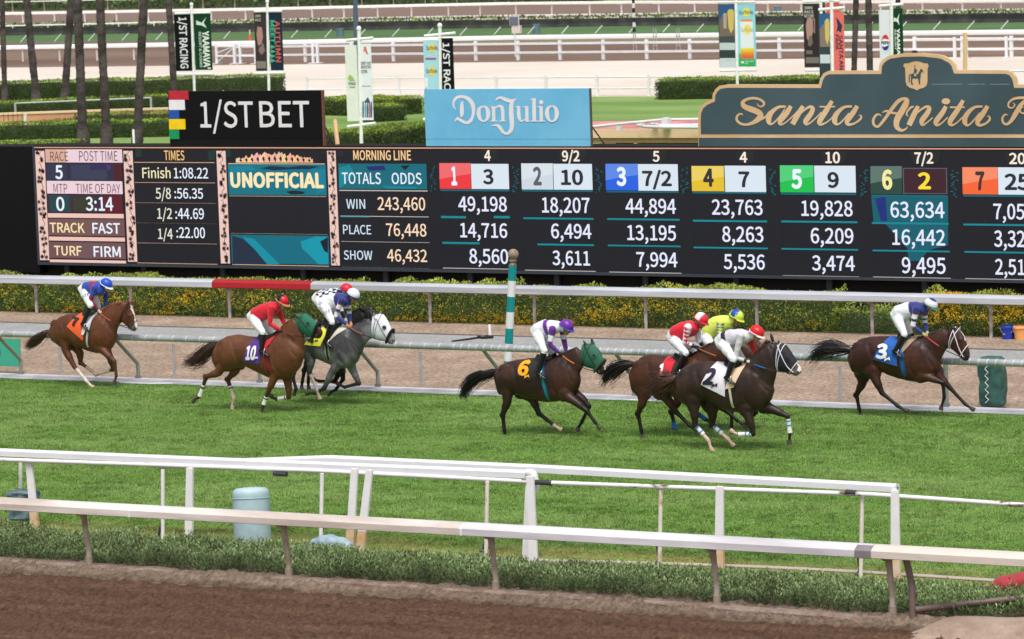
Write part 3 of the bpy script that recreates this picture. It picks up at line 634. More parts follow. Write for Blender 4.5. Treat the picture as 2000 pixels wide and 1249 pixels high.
# upper rail in front of the flowering hedge
YF = G(1262, 643)[1]-.22; ZF = .5*(PY(0, 545, YF)[2]+PY(1900, 583, YF)[2])
t = thing('outer_rail', 'white rail with one red length in front of the flowering hedge', 'rail', (-45, YF+.2, 0))
prf = [(-.15, -.10), (-.15, .03), (-.10, .07), (.05, .10), (.13, .07), (.15, 0), (.15, -.10), (.11, -.12), (-.11, -.12)]
xr0, xr1 = PY(413, 546, YF-.15)[0], PY(606, 549, YF-.15)[0]
M_fr = mat('far_rail_white', c(196, 201, 209), .4, col2=c(168, 171, 178), cscale=.9, var=.05, stretch=(.3, 1, 4)); M_red = mat('red_paint', c(168, 26, 38), .4, var=.06)
for a, q, mm in ((-80, xr0, M_fr), (xr0, xr1, M_red), (xr1, -5, M_fr)): part('rail_section', mm, t, lambda b: rail_profile(b, (a, YF, ZF), (q, YF, ZF), prf), smooth=True)
for px in ((72, 612), (257, 620), (449, 618), (646, 622), (841, 631), (1045, 640), (1262, 643), (1479, 646), (1704, 653), (1936, 662)):
    B = G(px[0], px[1]); B = np.array([PY(px[0], px[1], YF+.22)[0], YF+.22, 0])
    part('post', mat('post_weathered', c(196, 190, 190), .5, col2=c(150, 136, 132), cscale=4, var=.1), t, lambda b: b.tube(spline([B, B+(0, 0, .5), B+(-.0, 0, .72), B+(-.03, -.12, ZF-.15), (B[0]-.05, YF, ZF-.08)], 4), .045, 10), smooth=True)
# finish post
FB = G(989, 768); FT = PY(1003, 487, FB[1]); d = FT-FB
t = thing('finish_post', 'tall leaning post striped teal and white with a wooden ball on top', 'post', FB)
yy = [768, 704, 690, 671, 608, 577, 548, 519]; cols = ['t', 'w', 't', 'w', 't', 'w', 't']
bound = [FB+d*((768-v)/(768-487)) for v in (768, 705, 671, 641, 609, 579, 548, 519)]
for i in range(7):
    p0, p1 = bound[i], bound[i+1]; mm = mat('post_teal', c(0, 138, 142), .45, var=.06) if i % 2 == 0 else M_white
    if i == 1: mm = M_white
    part('stripe', mm, t, lambda b: b.tube([p0, p1], .088-.004*i*0, 24), smooth=True)
p0 = bound[7]; M_wood = mat('weathered_wood', c(158, 142, 122), .8, col2=c(130, 112, 94), cscale=14, var=.15, stretch=(1, 1, .3))
uz = d/np.linalg.norm(d)
def fin(b):
    prof = [(0, .075), (.03, .078), (.05, .06), (.08, .055), (.10, .085), (.12, .085), (.135, .06), (.16, .055)]
    b.rings([[p0+uz*z+r_*np.array([math.cos(a), math.sin(a), 0]) for a in np.linspace(0, 2*math.pi, 20, endpoint=False)] for z, r_ in prof]); b.ell(p0+uz*.25, (.115, .115, .115), 20, 12)
part('finial', M_wood, t, fin, smooth=True)
# small things beside the track
B = G(957, 661); t = thing('sprinkler_post', 'short white post on the grey path in front of the hedge', 'post', B)
part('post', M_white, t, lambda b: b.tube([B, B+(0, 0, .30), B+(0, 0, .34)], [.035, .035, .02], 12), smooth=True)
part('hose_coil', mat('ink_black', c(24, 28, 30)), t, lambda b: (b.tube(spline([B+(-.5, -1.0, .02), B+(-.3, -.6, .03), B+(-.15, -.1, .03), B+(.1, -.15, .03)], 6), .03, 6), b.tube(spline([B+(-.25, -.15, .05), B+(.0, -.3, .05), B+(.13, -.1, .05), B+(-.1, -.02, .05)], 6), .03, 6)), smooth=True)
def bucket(label, px, col, r):
    B = G(*px); t = thing('bucket', label, 'bucket', B, 'buckets by the flowering hedge')
    prof = [(r*.82, 0), (r*.95, .26), (r*1.06, .27), (r*1.06, .31), (r, .33), (r*.93, .33), (r*.8, .03), (.01, .03)]
    part('tub', mat('bucket_%d' % col[0], c(*col), .45, var=.08), t, lambda b: b.rings([[B+np.array([q*math.cos(a), q*math.sin(a), z]) for a in np.linspace(0, 2*math.pi, 28, endpoint=False)] for q, z in prof]), smooth=True)
    part('handle', M_galv, t, lambda b: b.tube([B+np.array([r*1.08*math.cos(a), -r*.3*math.sin(a)*2-.02, .29-.16*math.sin(a)]) for a in np.linspace(0, math.pi, 16)], .006, 5), smooth=True); return t
bk = bucket('blue plastic bucket with a white label by the yellow flowers', (1969, 663), (30, 58, 168), .16)
Bk = G(1969, 663); part('label', M_white, bk, lambda b: b.add([Bk+(x_, -.165+abs(x_)*.2, z_) for x_, z_ in ((-.07, .13), (-.01, .13), (-.01, .145), (-.07, .145))], [(0, 1, 2, 3)]))
bucket('orange plastic bucket at the right edge next to the blue one', (1994, 664), (236, 166, 96), .17)
bucket('small terracotta pot half hidden in the hedge behind the last horse', (1878, 640), (170, 98, 60), .1)
# ================================================================ TOTE BOARD
YBD = 89.77; pb = Plane((-49.0, YBD)); ZB0, ZB1 = .88, 4.14
M_blk = mat('board_black', c(12, 13, 16), .7, spec=.2, var=.15, vscale=.8); M_frame = mat('board_frame', c(62, 68, 78), .5, metal=.2)
t = TB = thing('tote_board', 'wide electronic tote board with race times, totals and odds', 'scoreboard', (-49, YBD+.5, 0))
xl = pb.uv(66, 289)[0]; xrr = 27.0
part('cabinet', M_blk, t, lambda b: b.pbox(pb, xl, ZB0, xrr, ZB1+.06, -1.0, -.02))
part('screen', em((25, 27, 34), .7), t, lambda b: b.pbox(pb, xl+.05, ZB0+.05, xrr, ZB1-.02, -.019, -.004))
part('frame_bottom', M_frame, t, lambda b: b.pbox(pb, xl-.03, ZB0-.04, xrr, ZB0+.04, -.3, .02)); part('frame_left', M_frame, t, lambda b: b.pbox(pb, xl-.04, ZB0, xl+.03, ZB1+.05, -.3, .015))
part('light_strip', em((214, 160, 130)), t, lambda b: b.pbox(pb, xl, ZB1-.005, xrr, ZB1+.025, -.01, .012))
part('skirt', mat('skirt_black', c(6, 6, 8), .8, var=.3, vscale=1.5), t, lambda b: b.pbox(pb, -26, .0, xrr, ZB0-.04, -.7, -.45))
for i in range(14): part('leg', M_frame, t, lambda b: b.pbox(pb, -22+i*2.6, 0, -21.85+i*2.6, ZB0-.04, -.42, -.3))
part('side_board', M_blk, t, lambda b: b.pbox(pb, -34, .6, xl-.045, ZB1+.03, -1.0, -.10))
# module seams of the LED wall
def seams(b):
    for i in range(60):
        u = xl+.05+i*.62
        if u < xrr: b.pbox(pb, u-.004, ZB0+.05, u+.004, ZB1-.02, -.004, -.0025)
    for k in range(1, 6): b.pbox(pb, xl+.05, ZB0+k*.54, xrr, ZB0+k*.54+.008, -.004, -.0025)
o_ = part('module_seams', em((16, 17, 22), .7), t, seams); o_['kind'] = 'stuff'
WHT, CRM, TEAL, DK = (236, 244, 255), (252, 226, 176), (0, 126, 144), (40, 34, 34)
def zr(r, q): a = zx(r)((q[0], q[1])); e = zx(r)((q[2], q[3])); return (*a, *e)
def T(r, s, q, col=WHT, bold=.018, off=.016, nm='lettering'): return put_text(nm, s, pb, zr(r, q), em(col), TB, off, bold)
def R(r, q, col, off=.004, nm='tile', k=1.0): return rect(nm, pb, zr(r, q), em(col, k), TB, off)
PK = (240, 196, 184); PKL = (236, 208, 218)
for q, col in (((383, 95, 1028, 207), PKL), ((395, 360, 1030, 472), PKL), ((402, 632, 1040, 676), PK), ((412, 829, 1050, 871), PK), ((420, 1021, 1060, 1062), PK)): R('b2', q, col, nm='pink_band')
for q, col in (((385, 209, 1028, 358), (48, 42, 66)), ((397, 474, 1032, 630), (62, 38, 56)), ((405, 677, 1048, 828), (120, 84, 84)), ((413, 872, 1055, 1020), (118, 82, 84))): R('b2', q, col, nm='dark_band', k=.9)
for q, col in (((385, 95, 560, 205), (240, 190, 170)), ((960, 215, 1026, 355), (84, 22, 30)), ((600, 225, 900, 350), (60, 66, 92)), ((760, 225, 930, 270), (84, 52, 122)), ((420, 480, 590, 625), (34, 74, 76)), ((880, 478, 1030, 628), (104, 22, 34)), ((620, 500, 800, 620), (58, 62, 40)), ((400, 225, 560, 352), (52, 56, 84)), ((560, 690, 760, 820), (128, 96, 88)), ((600, 880, 820, 1010), (124, 92, 96))): R('b2', q, col, off=.007, nm='glow_patch', k=.8)
DKT = (92, 60, 50)
for s, q, col, bo in (('RACE', (425, 115, 575, 193), DKT, .0), ('POST TIME', (668, 110, 990, 193), DKT, .0), ('5', (467, 228, 530, 345), WHT, .03), ('MTP', (452, 385, 568, 462), DKT, .0), ('TIME OF DAY', (640, 385, 1015, 463), DKT, .0),
                      ('0', (475, 495, 545, 613), WHT, .02), ('3:14', (725, 495, 955, 613), WHT, .02), ('TRACK', (422, 711, 714, 798), CRM, .02), ('FAST', (780, 713, 1013, 805), WHT, .02), ('TURF', (458, 905, 690, 990), CRM, .02), ('FIRM', (790, 909, 1018, 1002), WHT, .02),
                      ('TIMES', (1384, 105, 1553, 187), (250, 200, 130), .01), ('Finish', (1200, 250, 1437, 338), (244, 236, 190), .01), ('1:08.22', (1465, 250, 1753, 340), WHT, .01), ('5/8', (1312, 420, 1440, 512), (232, 230, 210), .01), (':56.35', (1470, 422, 1710, 510), WHT, .01),
                      ('1/2', (1325, 590, 1450, 680), (232, 230, 210), .01), (':44.69', (1478, 590, 1718, 682), WHT, .01), ('1/4', (1332, 762, 1456, 850), (232, 230, 210), .01), (':22.00', (1487, 750, 1727, 842), WHT, .01)): T('b2', s, q, col, bo)
for y_ in (206, 376, 547, 718, 887, 1056): R('b2', (1130+(y_-206)*.03, y_-4, 1803+(y_-206)*.03, y_+4), (214, 168, 140), nm='rule_line')
for q in ((1140, 95, 1190, 160), (1752, 105, 1806, 185), (1905, 95, 1940, 160)): R('b2', q, (28, 66, 56), nm='glow_patch', k=.6)
for q in ((1035, 100, 1080, 160),): R('b3', q, (50, 36, 60), nm='glow_patch', k=.6)
# floral strips
for r, (u0, u1) in (('b2', (295, 372)), ('b2', (1037, 1114)), ('b2', (1820, 1896)), ('b3', (942, 1013))):
    A_ = pb.uv(*zx(r)((u0, 108))); B_ = pb.uv(*zx(r)((u1, 108))); zb = ZB0+.09; st_t = A_[1]
    part('flower_strip', em((238, 200, 188)), TB, lambda b: b.pbox(pb, A_[0], zb, B_[0], st_t, -.002, .004))
    b = MB(); W_ = B_[0]-A_[0]; H_ = st_t-zb; rr = random.Random(int(u0))
    for i in range(9):
        cy = st_t-H_*(i+.5)/9; cx = A_[0]+W_*(.62 if i % 2 else .45)
        for j in range(4):
            ox, oy = rr.uniform(-.3, .3)*W_, rr.uniform(-.35, .35)*H_/9; k = 7; ph = rr.random()*6
            pts = [pb.P(min(max(cx+ox+W_*.26*(1 if q % 2 else .42)*math.cos(ph+q*math.pi/k), A_[0]+.005), B_[0]-.005), cy+oy+W_*.26*(1 if q % 2 else .42)*math.sin(ph+q*math.pi/k), .008) for q in range(2*k)]
            b.add([pb.P(min(max(cx+ox, A_[0]+.01), B_[0]-.01), cy+oy, .008)]+pts, [(0, q+1, (q+1) % (2*k)+1) for q in range(2*k)])
        s_ = [pb.P(A_[0]+W_*(.25+.5*abs(math.sin(2*q+i))), cy-H_/18+q*H_/9/4, .008) for q in range(5)]
        for a_, e_ in zip(s_[:-1], s_[1:]): b.add([a_-(.01, 0, 0), a_+(.01, 0, 0), e_+(.01, 0, 0), e_-(.01, 0, 0)], [(0, 1, 2, 3)])
    b.build('leaf_silhouettes', em((44, 26, 28)), TB)
# UNOFFICIAL column
R('b3', (112, 222, 935, 484), (0, 112, 130), nm='teal_panel'); R('b3', (138, 812, 958, 1066), (0, 104, 124), nm='teal_panel')
for y_, a in ((217, 110), (490, 122), (806, 135), (1071, 146)): R('b3', (a, y_-5, a+812, y_+5), (222, 190, 150), nm='rule_line')
def blotch(r, pts, col, off=.008, k=1.0, nm='teal_shape'):
    b = MB(); b.add([pb.P(*pb.uv(*zx(r)(p)), off) for p in pts], [tuple(range(len(pts)))]); b.build(nm, em(col, k), TB)
blotch('b3', ((145, 822), (230, 845), (330, 930), (440, 1062), (150, 1062)), (28, 44, 66), .008, .9); blotch('b3', ((235, 830), (330, 850), (545, 1062), (440, 1062), (330, 935)), (0, 140, 160))
blotch('b3', ((720, 870), (850, 828), (950, 830), (890, 870), (950, 960), (955, 1062), (870, 1062), (800, 990), (735, 930)), (0, 148, 168)); blotch('b3', ((885, 870), (950, 835), (950, 965), (920, 950)), (12, 22, 30), .01)
blotch('b3', ((380, 255), (470, 236), (620, 246), (740, 232), (880, 240), (800, 262), (640, 262), (500, 272)), (8, 40, 70), .008, .9); blotch('b3', ((598, 452), (660, 440), (760, 452), (740, 472), (640, 474)), (10, 30, 34), .008)
blotch('b3', ((120, 240), (300, 235), (360, 270), (130, 290)), (0, 128, 150)); blotch('b3', ((800, 260), (930, 262), (930, 440), (860, 470)), (0, 124, 150), .0075)
rr = random.Random(5)
for i in range(13):                                        # running figures frieze
    cx = 215+i*48; hh = 46+50*math.sin(math.pi*(i+.5)/13); z3 = zx('b3'); pts = []
    for q in range(11):
        a = math.pi*q/10; pts.append((cx-34*math.cos(a)*(1+.25*rr.random()), 207-hh*math.sin(a)**.6*(.55+.5*rr.random())))
    blotch('b3', pts, (250-rr.randint(0, 14), 212-rr.randint(0, 40), 176-rr.randint(0, 40)), .006+i*.0004, nm='frieze_figure')
    blotch('b3', [(cx+8, 205), (cx-10, 205-hh*.35), (cx+4, 205-hh*.6), (cx+14, 205-hh*.3)], (26, 22, 26), .013, nm='frieze_shade')
T('b3', 'UNOFFICIAL', (130, 287, 918, 423), (252, 232, 184), .055)
T('b3', 'MORNING LINE', (1165, 103, 1650, 187), (250, 206, 150), .02)
R('b3', (1040, 215, 1780, 432), (0, 104, 120), nm='teal_panel')
blotch('b3', ((1045, 250), (1130, 225), (1180, 300), (1060, 420), (1045, 420)), (0, 132, 148)); blotch('b3', ((1270, 240), (1420, 232), (1440, 270), (1300, 275)), (30, 34, 110)); blotch('b3', ((1560, 235), (1640, 228), (1600, 270)), (10, 20, 20)); blotch('b3', ((1400, 400), (1700, 410), (1690, 428), (1450, 428)), (0, 128, 142))
T('b3', 'TOTALS', (1070, 290, 1397, 387), WHT, .01); T('b3', 'ODDS', (1488, 292, 1740, 388), WHT, .01)
for s, q in (('WIN', (1107, 513, 1265, 595)), ('PLACE', (1080, 730, 1315, 810)), ('SHOW', (1086, 945, 1325, 1025))): T('b3', s, q, (214, 232, 250), .005)
for s, q in (('243,460', (1370, 497, 1770, 609)), ('76,448', (1442, 718, 1780, 828)), ('46,432', (1450, 935, 1785, 1043))): T('b3', s, q, (255, 222, 190), .01)
for y_, a in ((443, 1045), (660, 1055), (875, 1063), (1091, 1070)): R('b3', (a, y_-7, a+742, y_+7), (196, 186, 176), nm='rule_line')
R('b3', (1055, 655, 1300, 667), (60, 150, 160), .007, nm='rule_line')
# the seven runners: (region, morning line, tile colour, number colour, number, odds, three totals with boxes)
def runner(r, ml, tile, ncol, num, odds, white, rows, bars, base):
    T(r, ml[0], ml[1], (250, 234, 222), .03, nm='morning_odds'); a = ml[1]
    blotch(r, ((a[0]-30, a[1]), (a[2]+50, a[1]-8), (a[2]+36, a[3]-10), (a[2]-4, a[3]+4), (a[0]-10, a[3]+2)), (36, 44, 36), .003, .6, nm='glow_patch')
    R(r, tile[0], tile[1], nm='number_tile'); q = tile[0]; h = q[3]-q[1]
    up = tuple(min(255, int(v*.75+64)) for v in tile[1])
    blotch(r, ((q[0], q[1]), (q[2], q[1]), (q[2], q[1]+h*.42), ((q[0]+q[2])/2, q[1]+h*.5), (q[0], q[1]+h*.62)), up, .006, nm='tile_sheen')
    T(r, num[0], num[1], ncol, .05, nm='saddle_number')
    R(r, white[0], white[1], nm='odds_tile'); T(r, odds[0], odds[1], white[2], .04, nm='odds_number')
    for s, qq in rows: T(r, s, qq, (232, 236, 255), .016, nm='total')
    for y_, a_, e_ in bars: R(r, (a_, y_-9, e_, y_+9), (0, 132, 146), nm='teal_rule')
    R(r, (q[0]+6, q[3]+3, white[0][2]+4, q[3]+17), (0, 100, 116), .004, nm='teal_rule'); R(r, (base[1], base[0]-7, base[2], base[0]+7), (190, 182, 176), nm='rule_line')
LT, NK = (218, 230, 240), (34, 36, 44)
runner('b4', ('4', (380, 84, 425, 160)), ((66, 175, 284, 356), (236, 54, 58)), WHT, ('1', (150, 197, 190, 331)), ('3', (371, 217, 445, 323)), ((288, 180, 549, 357), LT, NK), (('49,198', (199, 407, 537, 513)), ('14,716', (212, 592, 540, 697)), ('8,560', (276, 772, 547, 878))), ((552, 77, 250), (552, 445, 556), (733, 86, 345)), (911, 90, 560))
runner('b4', ('9/2', (922, 87, 1045, 163)), ((638, 177, 857, 360), (206, 216, 226)), (88, 92, 100), ('2', (721, 201, 780, 331)), ('10', (914, 220, 1070, 329)), ((862, 180, 1131, 362), LT, NK), (('18,207', (782, 414, 1115, 523)), ('6,494', (846, 597, 1127, 703)), ('3,611', (856, 785, 1117, 890))), ((562, 650, 1140), (745, 750, 1143)), (926, 662, 1155))
runner('b4', ('5', (1555, 90, 1602, 165)), ((1225, 180, 1449, 366), (36, 96, 222)), WHT, ('3', (1302, 202, 1370, 334)), ('7/2', (1481, 228, 1688, 337)), ((1452, 182, 1729, 369), LT, NK), (('44,894', (1365, 422, 1717, 529)), ('13,195', (1377, 607, 1717, 716)), ('7,994', (1441, 795, 1727, 902))), ((568, 1236, 1740), (753, 1241, 1747)), (939, 1250, 1752))
runner('b5', ('4', (150, 90, 200, 160)), ((-163, 182, 47, 347), (228, 192, 40)), (48, 44, 44), ('4', (-88, 197, -18, 318)), ('7', (143, 217, 215, 321)), ((53, 180, 319, 352), LT, NK), (('23,763', (-30, 400, 300, 502)), ('8,263', (37, 575, 305, 679)), ('5,536', (47, 755, 314, 857))), ((541, -155, 327), (716, -150, 332)), (892, -145, 340))
runner('b5', ('10', (708, 90, 804, 164)), ((412, 178, 630, 355), (20, 190, 76)), WHT, ('5', (487, 202, 556, 330)), ('9', (722, 221, 797, 325)), ((636, 180, 904, 355), LT, NK), (('19,828', (552, 407, 886, 510)), ('6,209', (613, 585, 891, 689)), ('3,474', (622, 764, 900, 866))), ((546, 420, 915), (725, 423, 920)), (900, 430, 926))
blotch('b5', ((1005, 376), (1506, 376), (1506, 700), (1380, 730), (1320, 800), (1250, 800), (1240, 720), (1100, 560), (1020, 545)), (0, 92, 106), .003); blotch('b5', ((1030, 395), (1100, 382), (1110, 540), (1070, 545)), (20, 40, 120), .005)
runner('b5', ('7/2', (1288, 93, 1411, 167)), ((1001, 183, 1205, 366), (38, 70, 58)), (246, 236, 160), ('6', (1077, 206, 1144, 336)), ('2', (1312, 224, 1395, 334)), ((1218, 198, 1495, 361), (58, 26, 34), (250, 224, 50)), (('63,634', (1132, 414, 1484, 521)), ('16,442', (1144, 594, 1488, 700)), ('9,495', (1206, 775, 1491, 884))), ((556, 1010, 1510), (736, 1015, 1516)), (909, 1018, 1523))
for q in ((1213, 194, 1500, 201), (1213, 358, 1500, 365), (1213, 194, 1219, 365), (1494, 194, 1500, 365)): R('b5', q, (92, 92, 100), .01, nm='tile_border')
runner('b5', ('20', (1905, 97, 2010, 170)), ((1600, 190, 1829, 368), (246, 100, 50)), (60, 44, 44), ('7', (1685, 217, 1745, 341)), ('25', (1875, 232, 2040, 340)), ((1832, 191, 2110, 370), LT, NK), (('7,05', (1802, 427, 2005, 530)), ('3,32', (1807, 602, 2008, 710)), ('2,51', (1814, 787, 2006, 892))), ((566, 1606, 2100), (745, 1612, 2100)), (920, 1618, 2110))
for r, u, y0, y1 in (('b3', 1805, 235, 450), ('b4', 568, 200, 380), ('b4', 1150, 205, 385), ('b4', 1745, 205, 390), ('b5', 335, 200, 375), ('b5', 925, 205, 380), ('b5', 1523, 208, 390)):
    b = MB(); rr = random.Random(u); wd = 56
    for i in range(15):
        cx, cy = u+rr.uniform(6, wd-6), y0+(y1-y0)*(i+.5)/15; a = rr.random()*3; l_ = rr.uniform(8, 20)
        b.add([pb.P(*pb.uv(*zx(r)(p)), .005) for p in ((cx-l_*math.cos(a), cy-l_*math.sin(a)*.6), (cx+5*math.sin(a), cy-5*math.cos(a)), (cx+l_*math.cos(a), cy+l_*math.sin(a)*.6), (cx-5*math.sin(a), cy+5*math.cos(a)))], [(0, 1, 2, 3)])
    b.build('teal_ornament', em((0, 96, 104)), TB)

# ================================================================ SIGNS ON TOP OF THE BOARD
ps = Plane((-49.0, YBD+.02)); zt = ZB1+.06
def sgn(name, label, px): u, v = ps.uv(*px); return thing(name, label, 'sign', ps.P(u, zt, 0))
t = sgn('sign', 'black sign reading 1/ST BET with five coloured blocks at its left', (480, 283))
u0, v0 = ps.uv(332, 286); u1, v1 = ps.uv(627, 177); M_sb = mat('sign_black', c(9, 9, 12), .6, spec=.2, var=.1)
part('panel', M_sb, t, lambda b: b.pbox(ps, u0, zt+.2, u1, v1, -.12, 0)); part('base_strip', mat('sign_base', c(16, 17, 22), .6, spec=.2), t, lambda b: b.pbox(ps, u0, zt, u1, zt+.195, -.10, -.01))
part('edge_trim', mat('rust_trim', c(120, 74, 64), .6), t, lambda b: b.pbox(ps, u1+.001, zt, u1+.03, v1, -.12, 0))
for (q, col) in (((330, 178, 368.5, 195), (190, 34, 56)), ((330.5, 195.5, 361.5, 215), (232, 234, 238)), ((331, 215.5, 350.5, 232.5), (24, 84, 172)), ((331, 233, 362.5, 253), (246, 208, 0)), ((331.5, 253.5, 350.5, 272), (0, 146, 92))): rect('colour_block', ps, q, mat('block_%d' % col[0], c(*col), .45), t, .02, .03)
put_text('lettering', '1/ST', ps, (391, 199, 495, 249.5), M_white, t, .012, .012); put_text('lettering', 'BET', ps, (507, 198, 605, 249), M_white, t, .012, .012)
Bp = ps.P(ps.uv(655, 283)[0], zt, -.7); BpB = (Bp[0], Bp[1], 0)
o = thing('post', 'cream wooden post right of the black sign', 'post', BpB); part('post', mat('cream_wood', c(226, 186, 140), .6), o, lambda b: b.tube([BpB, PY(654, 236, Bp[1]), PY(654, 233, Bp[1])], [.065, .06, .03], 14), smooth=True)
part('stay_wire', mat('stay_grey', c(120, 112, 104), .5), o, lambda b: b.tube([PY(652, 281, Bp[1]), PY(629, 236, YBD+.1)], .022, 6))
t = sgn('sign', 'sky blue sign with white blackletter lettering', (990, 283)); u0, _ = ps.uv(832, 284); u1, v1 = ps.uv(1150, 173)
M_sky = mat('sign_sky_blue', c(104, 182, 222), .5, col2=c(116, 190, 226), cscale=.8, var=.03)
part('panel', M_sky, t, lambda b: b.pbox(ps, u0, zt+.19, u1, v1, -.10, 0)); part('lower_board', M_sky, t, lambda b: b.pbox(ps, u0, zt, u1, zt+.184, -.10, -.004)); part('edge_trim', mat('trim_dark', c(96, 84, 84), .6), t, lambda b: b.pbox(ps, u1+.001, zt, u1+.025, v1, -.10, 0))
part('stay_wire', _M['stay_grey'], t, lambda b: b.tube([PY(1153, 243, YBD+.1), PY(1180, 281, YBD+.8)], .022, 6))
zD = zx('D'); b = MB()
DJ = [[(238, 345, 6), (205, 295, 26), (203, 225, 36), (245, 165, 44), (330, 148, 46), (420, 180, 58), (482, 255, 64), (502, 350, 52), (490, 440, 44), (455, 510, 50), (395, 540, 44), (320, 510, 46), (260, 478, 40), (212, 525, 8)],
      [(345, 212, 8), (327, 255, 44), (325, 340, 60), (325, 420, 50), (306, 458, 8)],
      [(650, 290, 24), (592, 325, 46), (578, 402, 62), (600, 480, 46), (650, 518, 24), (706, 480, 46), (722, 402, 62), (700, 322, 46), (650, 290, 24)],
      [(800, 292, 50), (804, 400, 50), (806, 520, 50)], [(760, 308, 8), (785, 298, 22)], [(758, 514, 16), (862, 514, 16)], [(815, 335, 12), (865, 295, 28), (915, 295, 46), (938, 350, 54), (942, 430, 50), (944, 520, 50)], [(888, 514, 16), (988, 514, 16)],
      [(833, 212, 6), (858, 178, 32), (910, 162, 36), (980, 190, 56), (1050, 212, 56), (1110, 200, 34), (1152, 168, 6)], [(1090, 205, 50), (1070, 280, 62), (1068, 380, 68), (1075, 500, 70), (1078, 600, 62), (1050, 670, 56), (1000, 702, 40), (948, 680, 44), (900, 615, 52), (852, 578, 34), (763, 584, 6)],
      [(1128, 303, 10), (1170, 296, 26)], [(1180, 290, 50), (1182, 400, 52), (1190, 470, 48), (1218, 512, 30), (1262, 500, 20), (1296, 470, 12)], [(1300, 288, 50), (1303, 400, 50), (1306, 520, 50)], [(1250, 306, 10), (1290, 295, 24)], [(1285, 521, 16), (1350, 516, 14)],
      [(1412, 172, 56), (1413, 350, 56), (1416, 518, 56)], [(1355, 190, 10), (1405, 180, 22)], [(1360, 514, 16), (1468, 514, 16)], [(1518, 288, 50), (1520, 400, 52), (1522, 518, 52)], [(1464, 304, 10), (1510, 292, 24)], [(1470, 514, 16), (1578, 514, 16)],
      [(1680, 284, 24), (1622, 322, 46), (1608, 400, 64), (1630, 482, 46), (1680, 520, 24), (1737, 482, 46), (1755, 400, 64), (1735, 320, 46), (1680, 284, 24)]]
for i, s_ in enumerate(DJ): ribbon(b, ps, zD, s_, .008+i*.0004, k=7)
pts = [zD((1518+32*math.cos(a), 232+34*math.sin(a))) for a in np.linspace(0, 2*math.pi, 20, endpoint=False)]; b.add([ps.P(*ps.uv(*p), .009) for p in pts], [tuple(range(20))])
b.build('lettering', M_white, t)
# green shaped sign
t = sgn('sign', 'dark green shaped sign with tan border, script lettering and a crest', (1700, 283))
M_gr = mat('sign_green', c(66, 88, 96), .55, col2=c(54, 76, 82), cscale=.5, var=.06, vscale=2); M_tan = mat('sign_tan', c(222, 192, 150), .55, col2=c(208, 172, 126), cscale=.6, var=.04)
out = [(1364, 278), (1363, 235), (1364, 220), (1369, 208), (1378, 200), (1391, 194), (1392, 184), (1397, 175), (1405, 168), (1420, 165.5), (1599, 166), (1602, 154), (1608, 144), (1618, 139), (1716, 138.5), (1717, 128), (1722, 119), (1731, 112), (1738, 108.5), (1762, 105), (1800, 104), (1830, 107), (1842, 109.5), (1848, 113), (1858, 118), (1864, 126), (1868, 137.5), (1966, 138), (1976, 142), (1983, 152), (1986, 165.5), (2160, 166), (2174, 170), (2180, 180), (2182, 195), (2196, 203), (2206, 216), (2208, 235), (2208, 278)]
out = [(x_, y_*.999) for x_, y_ in out]
OU = [ps.uv(*p) for p in out]; OU[0] = (OU[0][0], zt); OU[-1] = (OU[-1][0], zt)
def inset(pts, d):
    r = []; n = len(pts)
    for i in range(n):
        p, a, q = np.array(pts[i-1]), np.array(pts[i]), np.array(pts[(i+1) % n]); e1 = (a-p)/np.linalg.norm(a-p); e2 = (q-a)/np.linalg.norm(q-a); nn = np.array([e1[1]+e2[1], -e1[0]-e2[0]]); nn /= np.linalg.norm(nn)+1e-9
        k = d/max(.5, abs(nn@np.array([e1[1], -e1[0]]))); r.append(tuple(a+nn*k))
    return r
part('border', M_tan, t, lambda b: b.prism([ps.P(u, v, 0) for u, v in OU], (0, .12, 0)))
IN = inset(OU, .085); zl = ps.uv(1400, 262)[1]; IN = [(u, max(v, zl)) for u, v in IN]
part('panel', M_gr, t, lambda b: b.prism([ps.P(u, v, .012) for u, v in IN], (0, .008, 0)))
part('lower_board', M_gr, t, lambda b: b.pbox(ps, OU[0][0]+.02, zt, OU[-1][0]-.02, ps.uv(1400, 269.5)[1], -.05, .012))
part('panel_joint', mat('pale_joint', c(140, 158, 162), .6), t, lambda b: [b.pbox(ps, ps.uv(a, 165)[0], ps.uv(a, 165)[1]-.006, ps.uv(e, 165)[0], ps.uv(a, 165)[1]+.006, .004, .0145) for a, e in ((1820, 1880), (1892, 1924), (1934, 1972))])
s2 = zx('A2'); cr = [(540, 185), (570, 183), (600, 180), (640, 165), (690, 156), (740, 165), (785, 182), (828, 183), (842, 215), (828, 240), (826, 300), (826, 400), (815, 450), (780, 480), (730, 492), (697, 512), (660, 492), (610, 480), (572, 450), (558, 400), (556, 300), (552, 240), (530, 212)]
b = MB(); b.add([ps.P(*ps.uv(*s2(p)), .022) for p in cr], [tuple(range(len(cr)))]); b.build('crest_shield', M_tan, t)
b = MB()
for i, s_ in enumerate([[(625, 330, 40), (660, 335, 60), (700, 340, 50), (725, 330, 45)], [(620, 310, 12), (605, 340, 14), (604, 415, 10)], [(635, 340, 24), (632, 380, 12), (640, 420, 9), (645, 445, 12)], [(650, 350, 18), (628, 390, 10), (634, 440, 9)], [(715, 340, 26), (722, 390, 10), (728, 440, 9)], [(735, 330, 20), (732, 380, 10), (735, 430, 8)], [(722, 325, 36), (740, 285, 26), (752, 262, 22), (768, 280, 14), (774, 292, 10)], [(748, 262, 8), (752, 245, 4)], [(672, 205, 8), (672, 225, 12)], [(670, 240, 16), (680, 270, 22), (682, 300, 22)], [(684, 255, 8), (702, 275, 6)], [(672, 262, 10), (662, 300, 6)]]): ribbon(b, ps, s2, s_, .028+i*.0003, k=4)
